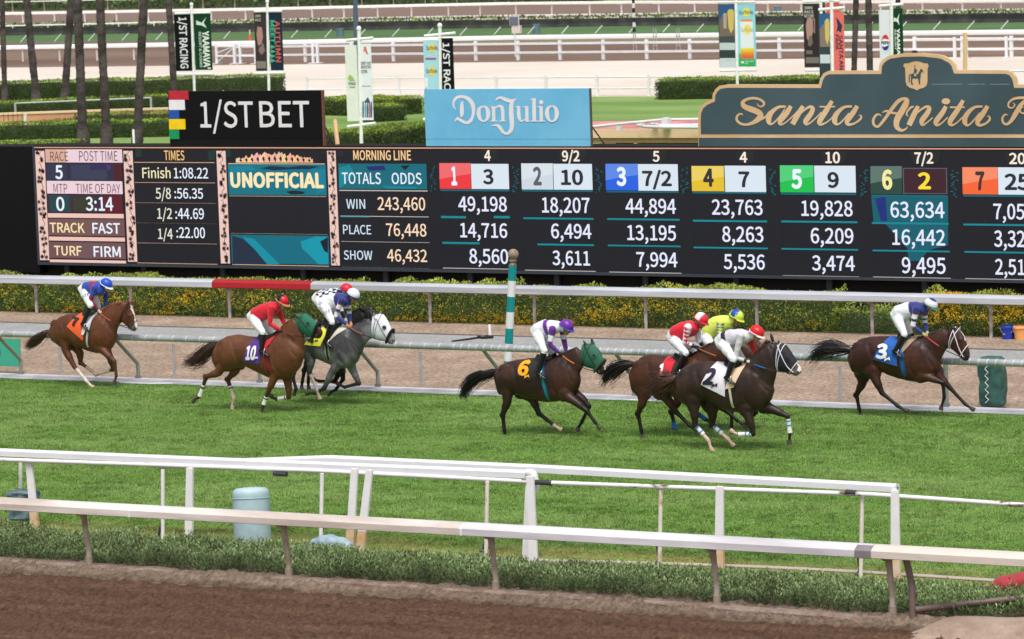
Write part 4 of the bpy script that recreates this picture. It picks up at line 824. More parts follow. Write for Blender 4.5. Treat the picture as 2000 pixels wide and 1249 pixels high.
b.build('crest_rider', M_gr, t); b = MB(); ribbon(b, ps, s2, [(664, 310, 8), (680, 325, 26), (690, 335, 12)], .034); b.build('crest_cloth', M_tan, t)
S1 = [[(578, 345, 6), (545, 328, 20), (505, 355, 28), (500, 405, 30), (545, 448, 30), (620, 460, 30), (700, 435, 46), (760, 395, 66), (790, 355, 66), (772, 318, 70), (715, 288, 72), (640, 262, 68), (585, 232, 60), (572, 190, 46), (610, 157, 34), (690, 138, 30), (770, 150, 28), (828, 190, 28), (822, 228, 24), (788, 240, 18), (757, 225, 14), (746, 198, 6)],
      [(700, 448, 18), (780, 405, 24), (850, 365, 24), (900, 300, 20)], [(1098, 240, 26), (1010, 247, 34), (935, 300, 52), (893, 365, 66), (890, 425, 60), (918, 455, 26), (970, 420, 20), (1040, 340, 18), (1085, 270, 16)], [(1160, 233, 50), (1100, 330, 64), (1030, 415, 60), (1030, 455, 34), (1080, 445, 18), (1160, 380, 16), (1240, 300, 16)],
      [(1308, 233, 46), (1250, 330, 64), (1178, 457, 64)], [(1225, 385, 14), (1310, 295, 22), (1385, 245, 34), (1425, 262, 50), (1405, 325, 60), (1342, 415, 64), (1350, 455, 34), (1400, 435, 18), (1480, 365, 16), (1530, 310, 12)], [(1662, 172, 46), (1590, 290, 64), (1512, 415, 64), (1525, 457, 36), (1600, 430, 18), (1680, 360, 16)], [(1508, 242, 18), (1698, 242, 18)],
      [(1905, 238, 26), (1815, 247, 34), (1742, 300, 52), (1698, 365, 66), (1695, 425, 60), (1728, 458, 26), (1785, 420, 20), (1870, 320, 18)], [(1970, 233, 50), (1910, 330, 64), (1848, 415, 60), (1860, 458, 38), (1925, 450, 26), (1990, 410, 26), (2018, 375, 26), (2010, 345, 14), (1985, 350, 6)]]
b = MB()
for i, s_ in enumerate(S1): ribbon(b, ps, zx('A1'), s_, .022+i*.0004, k=7)
b.build('lettering', M_tan, t); b = MB()
S2 = [[(262, 830, 6), (245, 808, 18), (200, 812, 28), (165, 870, 32), (170, 925, 32), (212, 955, 30), (262, 915, 34), (330, 825, 40), (400, 725, 44), (475, 640, 46), (545, 612, 34), (585, 625, 40)], [(580, 615, 50), (560, 680, 74), (510, 770, 76), (458, 860, 76), (446, 930, 66), (465, 975, 52), (510, 1000, 34), (556, 985, 22), (590, 950, 6)], [(272, 782, 8), (325, 764, 26), (395, 785, 30), (470, 795, 26)],
      [(590, 830, 6), (572, 808, 20), (580, 770, 20), (620, 722, 26), (660, 708, 20)], [(712, 703, 44), (665, 800, 66), (600, 938, 66)], [(640, 855, 14), (730, 760, 22), (808, 712, 32), (848, 728, 50), (825, 790, 62), (760, 880, 64), (768, 932, 36), (820, 905, 18), (890, 845, 16)], [(1052, 706, 46), (1005, 790, 62), (932, 890, 62), (945, 935, 36), (1000, 910, 18), (1075, 840, 16)],
      [(1262, 632, 44), (1195, 750, 62), (1105, 885, 62), (1120, 935, 36), (1180, 910, 18), (1260, 835, 16)], [(1102, 718, 20), (1280, 718, 20)], [(1500, 708, 26), (1405, 717, 34), (1330, 775, 52), (1286, 845, 64), (1285, 905, 58), (1318, 938, 26), (1380, 890, 20), (1465, 785, 16)], [(1562, 702, 50), (1500, 800, 64), (1440, 890, 60), (1458, 936, 38), (1530, 920, 28), (1585, 870, 28), (1580, 828, 16), (1552, 830, 6)],
      [(2040, 615, 30), (1960, 700, 52), (1900, 800, 58), (1850, 880, 44), (1795, 925, 30), (1752, 905, 28), (1742, 850, 26), (1775, 805, 20), (1808, 815, 6)], [(1868, 660, 6), (1892, 690, 16), (1862, 725, 18), (1818, 712, 22), (1822, 658, 24), (1890, 612, 30), (2000, 602, 34), (2110, 620, 40), (2150, 680, 46), (2090, 745, 34), (2005, 790, 22), (1962, 775, 20), (1965, 730, 18), (2000, 715, 10)]]
for i, s_ in enumerate(S2): ribbon(b, ps, s2, s_, .022+i*.0004, k=7)
pts = [s2((1051+52*math.cos(a), 645+38*math.sin(a))) for a in np.linspace(0, 2*math.pi, 20, endpoint=False)]; b.add([ps.P(*ps.uv(*p), .023) for p in pts], [tuple(range(20))])
b.build('lettering', M_tan, t)
# ================================================================ INFIELD AND FAR SIDE
M_crm = mat('tan_stucco', c(232, 200, 164), .8, var=.06, vscale=2); M_pinkroof = mat('red_roofing', c(188, 116, 116), .8, col2=c(206, 140, 136), cscale=.8, var=.06)
def building():
    b0 = PY(1100, 255, 103)[0]; b1 = b0+16; zr_ = PY(1200, 254, 103)[2]; t = thing('low_building', 'low tan building with a red flat roof behind the board', 'building', (b0, 103, 0))
    yb = 107.2
    part('wall', M_crm, t, lambda b: b.box((b0+.5, 103.9, 0), (b1, yb, zr_-.5)), label=None)
    part('fascia', M_crm, t, lambda b: b.box((b0, 103.0, zr_-.24), (b1, 103.12, zr_+.02))); part('lower_fascia', mat('tan_dark', c(206, 164, 122), .8), t, lambda b: b.box((b0+.1, 103.14, zr_-.40), (b1, 103.24, zr_-.12)))
    part('roof', M_pinkroof, t, lambda b: b.add([(b0, 103.1, zr_+.02), (b1, 103.1, zr_+.02), (b1, yb+.4, zr_+.22), (b0, yb-2.9, zr_+.16), (b0, 103.1, zr_-.1), (b1, 103.1, zr_-.1), (b1, yb+.4, zr_+.1), (b0, yb-2.9, zr_+.05)], [(0, 1, 2, 3), (4, 7, 6, 5), (0, 4, 5, 1), (1, 5, 6, 2), (2, 6, 7, 3), (3, 7, 4, 0)]))
    part('opening', mat('dark_opening', c(30, 27, 26), .9), t, lambda b: b.box((b0+1.6, 103.3, zr_-1.6), (b1, 103.5, zr_-.40)))
    part('column', M_crm, t, lambda b: b.box((PY(1236, 275, 103)[0], 103.05, 0), (PY(1236, 275, 103)[0]+.09, 103.2, zr_-.4)))
    Q = lambda x_, y_, z_: G(x_, y_, zr_+z_)
    zz = .28
    part('roof_pipe', M_white, t, lambda b: b.tube([Q(1120, 252, zz), Q(1215, 242, zz), Q(1298, 234, zz), Q(1420, 233, zz)], .042, 10), smooth=True)
    part('roof_pipe', M_white, t, lambda b: b.tube([Q(1246, 245, .15), Q(1262, 248, .15), Q(1300, 249, .15), Q(1420, 249.5, .15)], .05, 8), smooth=True)
    part('roof_pipe', M_white, t, lambda b: b.tube([Q(1273, 243, .15), Q(1290, 246, .15), Q(1420, 244, .15)], .05, 8), smooth=True)
    P = Q(1302, 238, .25); part('vent_box', M_white, t, lambda b: b.box(P-(.12, .12, .16), P+(.1, .1, .12)), bevel=.02)
    for x_, y_ in ((1209, 246), (1253, 241)): P = Q(x_, y_, .15); part('pipe_foot', M_white, t, lambda b: b.box(P-(.05, .06, .14), P+(.05, .06, .08)))
building()
# tan wall between the hedges on the left
P, Q, R_ = G(-80, 248), G(150, 240), G(345, 234); wt = thing('garden_wall', 'low tan wall with a pale cap between the clipped hedges on the left', 'wall', P)
for a, e in ((P, Q), (Q, R_)):
    d = (e-a); d /= np.linalg.norm(d); nb = np.array([-d[1], d[0], 0])
    part('wall_body', mat('tan_wall', c(206, 150, 116), .85, var=.1), wt, lambda b: rail_profile(b, a, e, [(0, 0), (0, .52), (.3, .52), (.3, 0)])); part('cap', M_crm, wt, lambda b: rail_profile(b, a, e, [(-.05, .525), (-.05, .62), (.40, .62), (.40, .525)]))
for i, px in enumerate((-30, -10, 8, 18, 27, 37, 47)):
    pass
part('picket_panel', mat('rust_iron', c(110, 84, 72), .6), wt, lambda b: [b.tube([G(x_, 250), G(x_, 250)+(0, 0, .72)], .018, 5) for x_ in range(-10, 50, 9)]+[b.tube([G(-14, 250)+(0, 0, z_), G(50, 249)+(0, 0, z_)], .015, 5) for z_ in (.2, .62)])
part('gate_post', M_white, wt, lambda b: b.tube([G(50, 247), G(50, 247)+(0, 0, .62)], .08, 8))
fr = thing('goal_frame', 'grey pipe frame standing between the hedges behind the left palms', 'frame', G(31, 236)); M_gp = mat('pale_grey_pipe', c(176, 176, 178), .5, metal=.2)
a, e = G(31, 236), G(296, 226); part('post', M_gp, fr, lambda b: b.tube([a, a+(0, 0, .92)], .06, 8)); part('post', M_gp, fr, lambda b: b.tube([e, e+(0, 0, .95)], .06, 8)); part('top_bar', M_gp, fr, lambda b: b.tube([a+(0, 0, .9), e+(0, 0, .93)], .04, 8))
S_ = G(262, 292); o = thing('stake', 'thin white stake standing in front of the leaning palm trunk', 'stake', S_); part('stake', M_white, o, lambda b: b.tube([S_, S_+(0, 0, .86), S_+(0, 0, .9)], [.055, .055, .03], 10), smooth=True)
B = G(438, 200); bb = MB(); bb.tube([B+(-.1, 0, 0), B+(-.1, 0, .55)], .05, 6); bb.tube([B+(-.1, 0, .5), B+(.4, 0, .28)], [.16, .1], 10)
tag(bb.build('flood_lamp', M_white, None, smooth=True), 'small white flood lamp on the hedge above the black sign', 'lamp')

# white two-rail fence and schooling gates on the near edge of the far dirt course
def fence_base(px): return np.interp(px, [400, 768, 1012, 1523, 1976, 2200], [124, 120.5, 118.5, 114.5, 112, 111])
fposts = [459, 597, 688, 769, 850, 930, 1012.5, 1094.5, 1178.8, 1263.8, 1348, 1436, 1523, 1609, 1697, 1787, 1880, 1976, 2070]
ft = thing('post_and_rail_fence', 'white two rail fence along the far edge of the sand', 'fence', G(1012, 118.5))
fb = [G(x_, fence_base(x_)) for x_ in fposts]
for B in fb: part('post', M_white, ft, lambda b: b.box(B+(-.11, -.09, 0), B+(.11, .09, 1.30)), bevel=.02)
for h in (.52, 1.10):
    for a, e in zip(fb[:-1], fb[1:]): part('rail', M_white, ft, lambda b: rail_profile(b, a+(0, -.12, h-.075), e+(0, -.12, h-.075), [(0, 0), (0, .15), (.05, .15), (.05, 0)]))
def gate(label, x0, x1, brace, y_):
    A_, B_ = G(x0, y_), G(x1, y_); g = thing('schooling_gate', label, 'gate', A_, 'white schooling gates by the fence')
    for P in (A_, B_): part('post', M_white, g, lambda b: (b.box(P+(-.08, -.07, 0), P+(.08, .07, 1.35)), b.box(P+(-.12, -.5, 0), P+(.12, .5, .08))))
    for h in (.55, 1.22): part('rail', M_white, g, lambda b: b.tube([A_+(0, 0, h), B_+(0, 0, h)], .07, 6))
    if brace: part('brace', M_white, g, lambda b: b.tube([A_+(0, 0, .1), B_+(0, 0, 1.2)], .05, 6)); part('brace', M_white, g, lambda b: b.tube([A_+(0, 0, .75), B_+(0, 0, 1.25)], .04, 6))
gate('white braced gate just right of the black and green banner', 424, 459, True, 126); gate('white gate under the orange topped marker', 470, 500, False, 126)
gate('white double gate left of the white banner pole', 612, 621, False, 125); gate('white jump gate at the left end of the right hand pair', 1787, 1865, False, 116); gate('white jump gate at the right end of the right hand pair', 1888, 1966, False, 115)
# faint white fence on the near edge of the sand
f2 = thing('post_and_rail_fence', 'thin white fence along the near edge of the sand behind the signs', 'fence', G(970, 190)); ps2 = [G(x_, 191-.002*x_) for x_ in (600, 685, 780, 875, 970, 1067, 1167, 1268, 1370)]
for B in ps2: part('post', M_white, f2, lambda b: b.box(B+(-.07, -.06, 0), B+(.07, .06, 1.12)))
for h in (.42, 1.02):
    for a, e in zip(ps2[:-1], ps2[1:]): part('rail', M_white, f2, lambda b: b.tube([a+(0, 0, h), e+(0, 0, h)], .045, 5))
f3 = thing('post_and_rail_fence', 'piece of white fence at the right edge behind the green sign', 'fence', G(1985, 190)); ps3 = [G(x_, 186) for x_ in (1972, 2070, 2170)]
for B in ps3: part('post', M_white, f3, lambda b: b.box(B+(-.07, -.06, 0), B+(.07, .06, 1.3)))
for h in (.5, 1.2): part('rail', M_white, f3, lambda b: b.tube([ps3[0]+(-.4, 0, h), ps3[-1]+(0, 0, h)], .055, 5))
def polyrail(name, label, pts, hs, m_, w=.14, gn=None, over=-.5, pm=None, depth=.2, grp=None, pw=.07):
    W_ = [G(*p) for p in pts]; t = thing(name, label, 'rail', W_[0], grp)
    for a, e in zip(W_[:-1], W_[1:]): part('rail_section', m_, t, lambda b: rail_profile(b, a+(0, over, hs), e+(0, over, hs), [(-depth/2, 0), (-depth/2, w*.7), (-depth*.3, w), (depth*.3, w), (depth/2, w*.7), (depth/2, 0)]), smooth=True)
    if gn is not None:
        xs, ys = [p[0] for p in pts], [p[1] for p in pts]
        for x_ in gn:
            B = G(x_, float(np.interp(x_, xs, ys)))
            S = [B, B+(0, 0, hs*.85), B+(0, over*.3, hs), B+(0, over, hs+.02)] if over else [B, B+(0, 0, hs)]
            part('post', pm or m_, t, lambda b: b.tube(S, pw, 6), smooth=True)
    return t
M_wf = mat('far_white', c(238, 236, 236), .5, var=.04, vscale=.6); M_cf = mat('far_cream', c(226, 216, 206), .6, var=.06, vscale=.6)
polyrail('course_rail', 'broad white rail along the far dirt course behind the sand', [(-60, 123), (0, 122), (300, 117.5), (700, 110), (1000, 104), (1500, 99), (2100, 95)], .92, M_wf, w=.30, gn=[45, 117, 190, 262, 335], over=0, pm=M_cf, depth=.3)
for i, x_ in enumerate(range(1, 14)): pass
polyrail('course_rail', 'thin white rail in the weeds above the dark shade cloth', [(-60, 66), (0, 63), (500, 51), (1000, 43), (1500, 37), (2100, 32)], .50, M_wf, w=.10, gn=list(range(25, 2060, 69)), over=0, depth=.08, pw=.05)
polyrail('course_rail', 'thick cream rail on bent posts along the far training track', [(-60, 51), (0, 49), (250, 45), (500, 41), (750, 35.5), (1000, 30.5), (1250, 28.5), (1500, 29.5), (2100, 29)], 1.0, mat('cream_rail', c(236, 230, 224), .5, var=.05, vscale=.6), w=.24, gn=[45, 107, 166, 228, 290, 352, 413, 480, 545, 610, 672, 738, 804, 876, 938, 1008, 1078, 1152, 1214, 1287, 1357, 1421, 1500, 1565, 1649, 1720, 1802, 1880, 1955, 2030], over=-1.1, depth=.30, pw=.08)
polyrail('course_rail', 'thin rail on tan posts beyond the farthest hedge', [(-60, 31), (0, 30), (500, 20), (900, 14)], 1.35, M_wf, w=.09, gn=list(range(25, 900, 62)), over=-.3, pm=mat('tan_post', c(206, 190, 176), .6), pw=.05)
P, Q = G(-60, 71.5), G(700, 60); R1_, R2_ = G(1300, 51), G(2100, 43.5)
t = thing('shade_cloth_fence', 'long low dark shade cloth fence beside the far turf', 'fence', P)
for a, e in ((P, Q), (Q, R1_), (R1_, R2_)): part('cloth', mat('shade_cloth', c(56, 56, 58), .9, col2=c(76, 75, 74), cscale=.6, var=.2, vscale=1.5), t, lambda b: rail_profile(b, a, e, [(0, 0), (.05, .30), (0, .66), (.06, .66), (.1, .3), (.06, 0)]))
for x_ in range(40, 2080, 66):
    B = G(x_, np.interp(x_, [0, 700, 1300, 2100], [70.5, 60, 51, 43.5])+13); E_ = B+(.5, .3, .62); part('stay', M_wf, t, lambda b: b.tube([B, E_], .035, 5))
# banners on poles
M_bp = mat('banner_pole', c(240, 240, 242), .35)
def banner(label, pole, baserow, arms, bottom, yaw, panels, ball=True, low=True, group='banner poles on the infield'):
    """pole=(x at top, y top, x bottom) ; arms=(xl,yl,xr,yr); panels=[(x0,y0,x1,y1,col)]"""
    B = G(pole[2], baserow); pl = Plane(B, yaw); t = thing('banner_pole', label, 'banner', B, group); s = F_PX/np.linalg.norm(B-CAM)
    u, v = pl.uv(pole[0], pole[1]); top = pl.P(u, v)
    part('pole', M_bp, t, lambda b: b.tube([B, top], .075, 10), smooth=True)
    if ball: part('finial', M_bp, t, lambda b: b.ell(top+(0, 0, .07), (.10, .10, .12), 12, 8), smooth=True)
    for k, ar in enumerate((arms, bottom)):
        if ar: part('arm', M_bp, t, lambda b: b.tube([pl.P(*pl.uv(ar[0], ar[1]), .0), pl.P(*pl.uv(ar[2], ar[3]), .0)], .062, 8), smooth=True)
    out = []
    for (x0, y0, x1, y1, col) in panels:
        m_ = mat('cloth_%d_%d' % (col[0], col[1]), c(*col), .8, spec=.2, var=.05, vscale=1.5, bump=.2, bscale=4)
        u0, v1 = pl.uv(x0, y0); u1, v0 = pl.uv(x1, y1); u1b = pl.uv(x1, y0)[0]; u0b = pl.uv(x0, y1)[0]; u0, u1 = (u0+u0b)/2, (u1+u1b)/2
        V = []; n, mN = 6, 14; 
        for j in range(mN+1):
            for i in range(n+1): k, q = i/n, j/mN; V.append(pl.P(u0+(u1-u0)*k, v0+(v1-v0)*q, .012*math.sin(q*5+k*4)*0))
        F_ = [(j*(n+1)+i, j*(n+1)+i+1, (j+1)*(n+1)+i+1, (j+1)*(n+1)+i) for j in range(mN) for i in range(n)]
        bb = MB(); bb.pbox(pl, u0, v0, u1, v1, -.012, .008); out.append(bb.build('banner_cloth', m_, t))
    return t, pl
def bt(t, pl, s, q, col, bold=.02, rot=False, off=.016): return put_text('print', s, pl, q, mat('ink_%d_%d_%d' % col, c(*col), .7, var=0), t, off, bold, rot)
def bq(t, pl, pts, col, off=.012):
    b = MB(); b.add([pl.P(*pl.uv(*p), off) for p in pts], [tuple(range(len(pts)))]); b.build('print', mat('ink_%d_%d_%d' % tuple(col), c(*col), .7, var=0), t)
def rq(t, pl, x0, y0, x1, y1, col, off=.012): bq(t, pl, ((x0, y0), (x1, y0), (x1, y1), (x0, y1)), col, off)
def circ(t, pl, x_, y_, rx, ry, col, off=.014): bq(t, pl, [(x_+rx*math.cos(a), y_+ry*math.sin(a)) for a in np.linspace(0, 2*math.pi, 24, endpoint=False)], col, off)
BLK, GRN, INK = (13, 14, 18), (14, 62, 38), (34, 42, 44)
t, pl = banner('pole with a black racing banner and a dark green casino banner, farthest left', (374, 12, 381), 212, (342, 27, 410, 25), (346, 146, 416, 145), 0, [(342, 29, 375, 139, BLK), (380, 27.5, 413, 137, GRN)])
bt(t, pl, '1/ST RACING', (351, 34, 366.5, 134), (226, 228, 232), .03, True); bt(t, pl, "YAAMAVA'", (396.5, 61, 410, 135), (226, 236, 228), .05, True); bt(t, pl, 'RESORT & CASINO', (389.5, 63, 394.5, 132), (206, 222, 210), .03, True)
for yy in (0,): bq(t, pl, ((383, 40), (394, 45), (403, 34), (398, 45), (404, 55), (394, 50), (384, 49)), (214, 226, 216))
t, pl = banner('pole with a dark horse photo banner and a navy AUTUMN MEET banner', (522, 6, 526), 212, (497, 23, 550, 22), (499, 144, 554, 143), 0, [(498, 25, 523, 139, (62, 52, 54)), (527, 25, 552, 138, (28, 44, 66))], ball=True)
bt(t, pl, 'AUTUMN', (538, 41, 548, 122), (214, 96, 84), .02, True); bt(t, pl, 'MEET', (528.5, 40, 537, 85), (52, 178, 140), .05, True)
for k in range(4): bq(t, pl, ((529, 88+k*9), (539, 92+k*9), (529, 96+k*9)), (52, 178, 140)); 
bq(t, pl, ((503, 52), (512, 54), (514, 72), (510, 92), (504, 88), (501, 68)), (172, 130, 124)); bq(t, pl, ((508, 88), (514, 84), (518, 100), (511, 108), (505, 100)), (134, 112, 106)); bt(t, pl, 'OWN', (498.5, 29, 509, 34), (196, 190, 190)); bt(t, pl, 'RACE', (498.5, 37, 510, 42), (196, 190, 190)); rq(t, pl, 501, 120, 520, 134, (130, 122, 118))
t, pl = banner('white pole with two white banners between the black and the blue sign', (701, 60, 707), 330, (676, 79.5, 729, 74.5), (679, 248, 733, 241), .10, [(676, 89, 699, 237, (226, 230, 222)), (701, 86, 727, 235, (230, 234, 240))])
bq(t, pl, ((711, 92), (715, 91), (717, 100), (720, 106), (716, 106), (713, 100), (710, 103)), (222, 110, 110)); bt(t, pl, "DON'T JUST", (705, 121, 725, 126.5), (84, 84, 86)); bt(t, pl, 'WATCH THE', (705, 128.5, 724, 134), (84, 84, 86)); bt(t, pl, 'ACTION.', (705, 137, 718, 143), (84, 84, 86)); rq(t, pl, 707, 168, 724, 169.4, (128, 128, 132))
for k, (x0, col) in enumerate(((708, (96, 110, 128)), (712.5, (112, 164, 178)), (716.5, (64, 96, 120)), (720.5, (172, 110, 118)), (724, (70, 100, 140)))): bq(t, pl, ((x0, 200+k % 3*3), (x0+2.4, 197), (x0+3.6, 212), (x0+3, 230), (x0, 230)), col, .012+.0006*k)
bq(t, pl, ((711, 200), (719, 190), (724, 202)), (56, 84, 104), .016); bq(t, pl, ((679, 154), (683, 146), (689, 150), (694, 158), (684, 160)), (142, 196, 112)); bq(t, pl, ((681, 150), (685, 145), (687, 152)), (224, 168, 72), .014); bt(t, pl, 'KINGS', (681, 161, 695, 166), (70, 84, 72)); bt(t, pl, 'PARK', (683, 169, 694, 172), (120, 130, 120))
t, pl = banner('pole with a light blue sun banner and a black banner behind the blue sign', (859, 54, 862), 318, (829, 71, 889, 65), (827, 234, 884, 226), .12, [(829, 79, 857, 228, (168, 214, 230)), (861.5, 75, 887, 226, BLK)])
bt(t, pl, '1/ST RACING', (867, 84, 880, 212), (226, 228, 232), .03, True)
for yy in (94, 139):
    circ(t, pl, 844, yy, 6.5, 9, (236, 212, 92)); bt(t, pl, 'Surfside', (833, yy-4, 854, yy+3.5), (96, 100, 76), .01)
rq(t, pl, 831, 113, 852, 115, (214, 96, 82)); rq(t, pl, 831, 115.2, 852, 117, (62, 90, 160)); rq(t, pl, 830, 152, 836, 184, (234, 240, 244)); bq(t, pl, ((829, 176), (834, 170), (834, 200), (829, 198)), (214, 88, 84)); rq(t, pl, 829, 196, 838, 226, (70, 186, 96))
t, pl = banner('pole with a brewing tank photo banner and a light blue canned drink banner', (1437, -4, 1441), 204, (1403, 5, 1475, 4), (1406, 138.5, 1477, 137.5), 0, [(1404, 9, 1437, 132, (72, 78, 84)), (1441, 8.5, 1476, 130.5, (150, 212, 232))])
rq(t, pl, 1404.3, 9.5, 1436.6, 42, (36, 84, 136)); bq(t, pl, ((1405, 42), (1411, 30), (1422, 25), (1436, 24), (1437, 70), (1406, 72)), (120, 100, 92), .013); rq(t, pl, 1413, 26, 1419.5, 56, (170, 164, 152), .014); bq(t, pl, ((1421, 22), (1425, 18.5), (1431, 18.5), (1434, 23), (1433, 56), (1428, 66), (1423, 54)), (212, 186, 100), .015)
rq(t, pl, 1405.5, 84, 1436, 98, (196, 206, 212)); rq(t, pl, 1405.5, 99, 1437, 113, (44, 56, 60)); rq(t, pl, 1406, 114, 1437.4, 132, (206, 212, 222)); bt(t, pl, 'LAGUNITAS', (1417, 118, 1431, 120), (150, 156, 164), 0)
circ(t, pl, 1458.5, 24.5, 7, 9, (238, 220, 92)); bt(t, pl, 'Surfside', (1443.5, 21, 1471, 27.5), (84, 96, 76), .01); bq(t, pl, ((1445.5, 40), (1448, 38), (1467, 38), (1470, 40), (1473.6, 114), (1447.5, 114)), (232, 234, 244)); bq(t, pl, ((1446, 41), (1448, 38), (1467, 38), (1470, 41), (1470, 42.5), (1446, 42.5)), (238, 150, 66), .014)
circ(t, pl, 1460, 58, 7.5, 9.5, (240, 222, 120), .015); bt(t, pl, 'Surfside', (1446.5, 55, 1471, 62), (176, 168, 110), 0, off=.018)
for k, col in enumerate(((240, 222, 70), (244, 190, 50), (240, 150, 50), (232, 120, 56), (222, 100, 62))): rq(t, pl, 1447, 94+k*4.2, 1473, 98.4+k*4.2, col, .0145)
bq(t, pl, ((1443.5, 106), (1446, 104), (1447.5, 116), (1474, 116), (1475.6, 104), (1476, 130.5), (1443.6, 130.5)), (36, 170, 88)); rq(t, pl, 1448, 120, 1453, 124, (230, 244, 234), .016); bt(t, pl, 'SANTA ANITA', (1455, 119, 1473, 121.5), (220, 240, 226), .02, off=.016); bt(t, pl, 'PARK', (1455, 123, 1462, 125.5), (220, 240, 226), .02, off=.016)
t, pl = banner('farther pole with a dark OWN RACE RETIRE banner and a coral banner top', (1603, -4, 1608), 204, (1569, 3.5, 1640, 2.5), (1573, 138, 1606, 137.5), 0, [(1570, 8, 1601, 132, (52, 44, 46)), (1614, 6, 1639, 26, (222, 92, 92))])
for k, s_ in enumerate(('OWN', 'RACE', 'RETIRE')): bt(t, pl, s_, (1571.5, 13+k*8, (1587, 1589, 1590)[k], 18.5+k*8), (200, 196, 196), .03)
bq(t, pl, ((1577, 36), (1583, 34), (1590, 40), (1589, 60), (1584, 76), (1580, 84), (1576, 74), (1574, 50)), (178, 138, 130)); bq(t, pl, ((1580, 72), (1586, 70), (1588, 84), (1583, 92), (1578, 88)), (112, 100, 94), .014); bq(t, pl, ((1588, 34), (1592, 38), (1592, 66), (1588, 62)), (150, 122, 112)); rq(t, pl, 1575, 99, 1587, 106, (112, 104, 104)); rq(t, pl, 1574, 112, 1600, 124, (118, 112, 108))
t, pl = banner('nearer pole with a tank photo banner and a coral banner with navy lettering', (1624, 4, 1628), 300, (1599, 19.5, 1650, 15.5), None, .10, [(1600, 27, 1621.5, 200, (56, 70, 74)), (1628, 25, 1650, 200, (228, 112, 108))])
bq(t, pl, ((1600.3, 27.5), (1621.3, 27.5), (1621, 46), (1608, 50), (1600.5, 58)), (36, 92, 140)); bq(t, pl, ((1601, 58), (1607, 48), (1621, 44), (1621, 92), (1602, 92)), (132, 116, 104), .013); bq(t, pl, ((1611, 42), (1614, 37), (1618, 37), (1620, 42), (1620, 74), (1616, 88), (1612, 76)), (210, 186, 104), .015); rq(t, pl, 1602, 107, 1621.5, 124, (204, 212, 220))
bq(t, pl, ((1633, 34), (1637, 38), (1645, 50), (1643, 64), (1637, 60), (1634, 64), (1636, 50)), (34, 40, 66)); bt(t, pl, 'SANTA ANITA', (1639.5, 69, 1647, 160), (34, 40, 66), .01, True); bt(t, pl, 'PARK', (1632, 68, 1638, 98), (34, 40, 66), .01, True)
t, pl = banner('pole with a white cola banner and a dark green banner behind the green sign', (1741, -6, 1743), 290, (1717, 12.5, 1764, 8.5), None, .10, [(1718.5, 20, 1741, 190, (224, 226, 234)), (1744, 17, 1764.5, 190, GRN)])
circ(t, pl, 1729.5, 84, 9, 19.5, (238, 240, 246), .012); circ(t, pl, 1729.5, 84, 8.6, 18.8, (150, 160, 200), .013); circ(t, pl, 1729.5, 84, 8, 18, (240, 242, 248), .014)
bq(t, pl, [(1729.5+7*math.cos(a), 81-13*math.sin(a)) for a in np.linspace(.25, math.pi-.1, 14)]+[(1726, 76), (1732, 77)], (214, 48, 50), .016); bq(t, pl, [(1729.5+7*math.cos(a), 87+12.5*math.sin(a)) for a in np.linspace(.1, math.pi-.25, 14)]+[(1727, 92), (1733, 90)], (32, 52, 138), .016); bt(t, pl, 'PEPSI', (1722, 81, 1737, 87), (30, 32, 44), .06, off=.018)
bq(t, pl, ((1746, 34), (1752, 37), (1757, 26), (1755, 38), (1757, 50), (1752, 43), (1745, 42)), (214, 226, 216)); bt(t, pl, "YAAMAVA'", (1752, 56, 1758.5, 130), (226, 236, 228), .05, True); bt(t, pl, 'RESORT', (1747.5, 58, 1750.5, 98), (206, 222, 210), .03, True)
for lab, px, br, r in (('dark blue grey lamp mast behind the white banner pole', (697, -50, 697), 168, .13),):
    B = G(px[2], br); T_ = PY(px[0]-8, -260, B[1]); o = thing('lamp_mast', lab, 'mast', B); part('mast', mat('mast_blue', c(72, 88, 106), .5), o, lambda b: b.tube([B, T_], [r*1.1, r], 14), smooth=True); part('base', M_conc, o, lambda b: b.tube([B, B+(0, 0, .2)], .3, 12))
# small far things
B = G(1007, 112); o = thing('solar_post', 'grey solar panel box on a thin white post by the far fence', 'solar panel', B); h = lambda y_: PY(1006, y_, B[1])[2]
part('post', M_white, o, lambda b: b.tube([B, B+(0, 0, h(40))], .05, 8)); part('panel', mat('solar_grey', c(110, 112, 128), .3), o, lambda b: b.box(B+(-.32, -.12, h(49)), B+(.32, -.06, h(33))), bevel=.02); part('frame', M_white, o, lambda b: b.box(B+(-.36, -.05, h(50)), B+(.36, .0, h(32)))); part('box', M_cf, o, lambda b: b.box(B+(-.22, -.05, h(66)), B+(.42, .25, h(50.5))), bevel=.02)
for lab, x_, y_, hh in (('blue grey drum on the far turf left of the blue sign', 665, 72, 14), ('blue grey drum on the far turf right of the solar post', 1048, 67, 18), ('small blue grey box on the far rail right of the tank banner', 1519, 28, 14)):
    B = G(x_, y_); s = F_PX/np.linalg.norm(B-CAM); o = thing('drum', lab, 'drum', B, 'blue grey drums along the far course'); part('body', mat('drum_teal', c(96, 124, 132), .6, var=.1), o, lambda b: b.tube([B, B+(0, 0, hh/s)], 7.5/s, 14), smooth=True); part('lid', mat('drum_lid', c(112, 138, 144), .6), o, lambda b: b.tube([B+(0, 0, hh/s+.005), B+(0, 0, hh/s+.06)], 8/s, 14))
B = G(1240, 105); s = F_PX/np.linalg.norm(B-CAM); o = thing('furlong_pole', 'black and white striped pole by the far rail', 'post', B)
for k in range(7): z0, z1 = 1.45+k*.32, 1.45+(k+1)*.32; part('stripe', mat('ink_black', c(0, 0, 0)) if k % 2 == 0 else M_white, o, lambda b: b.tube([B+(0, 0, z0), B+(0, 0, z1)], .10, 10))
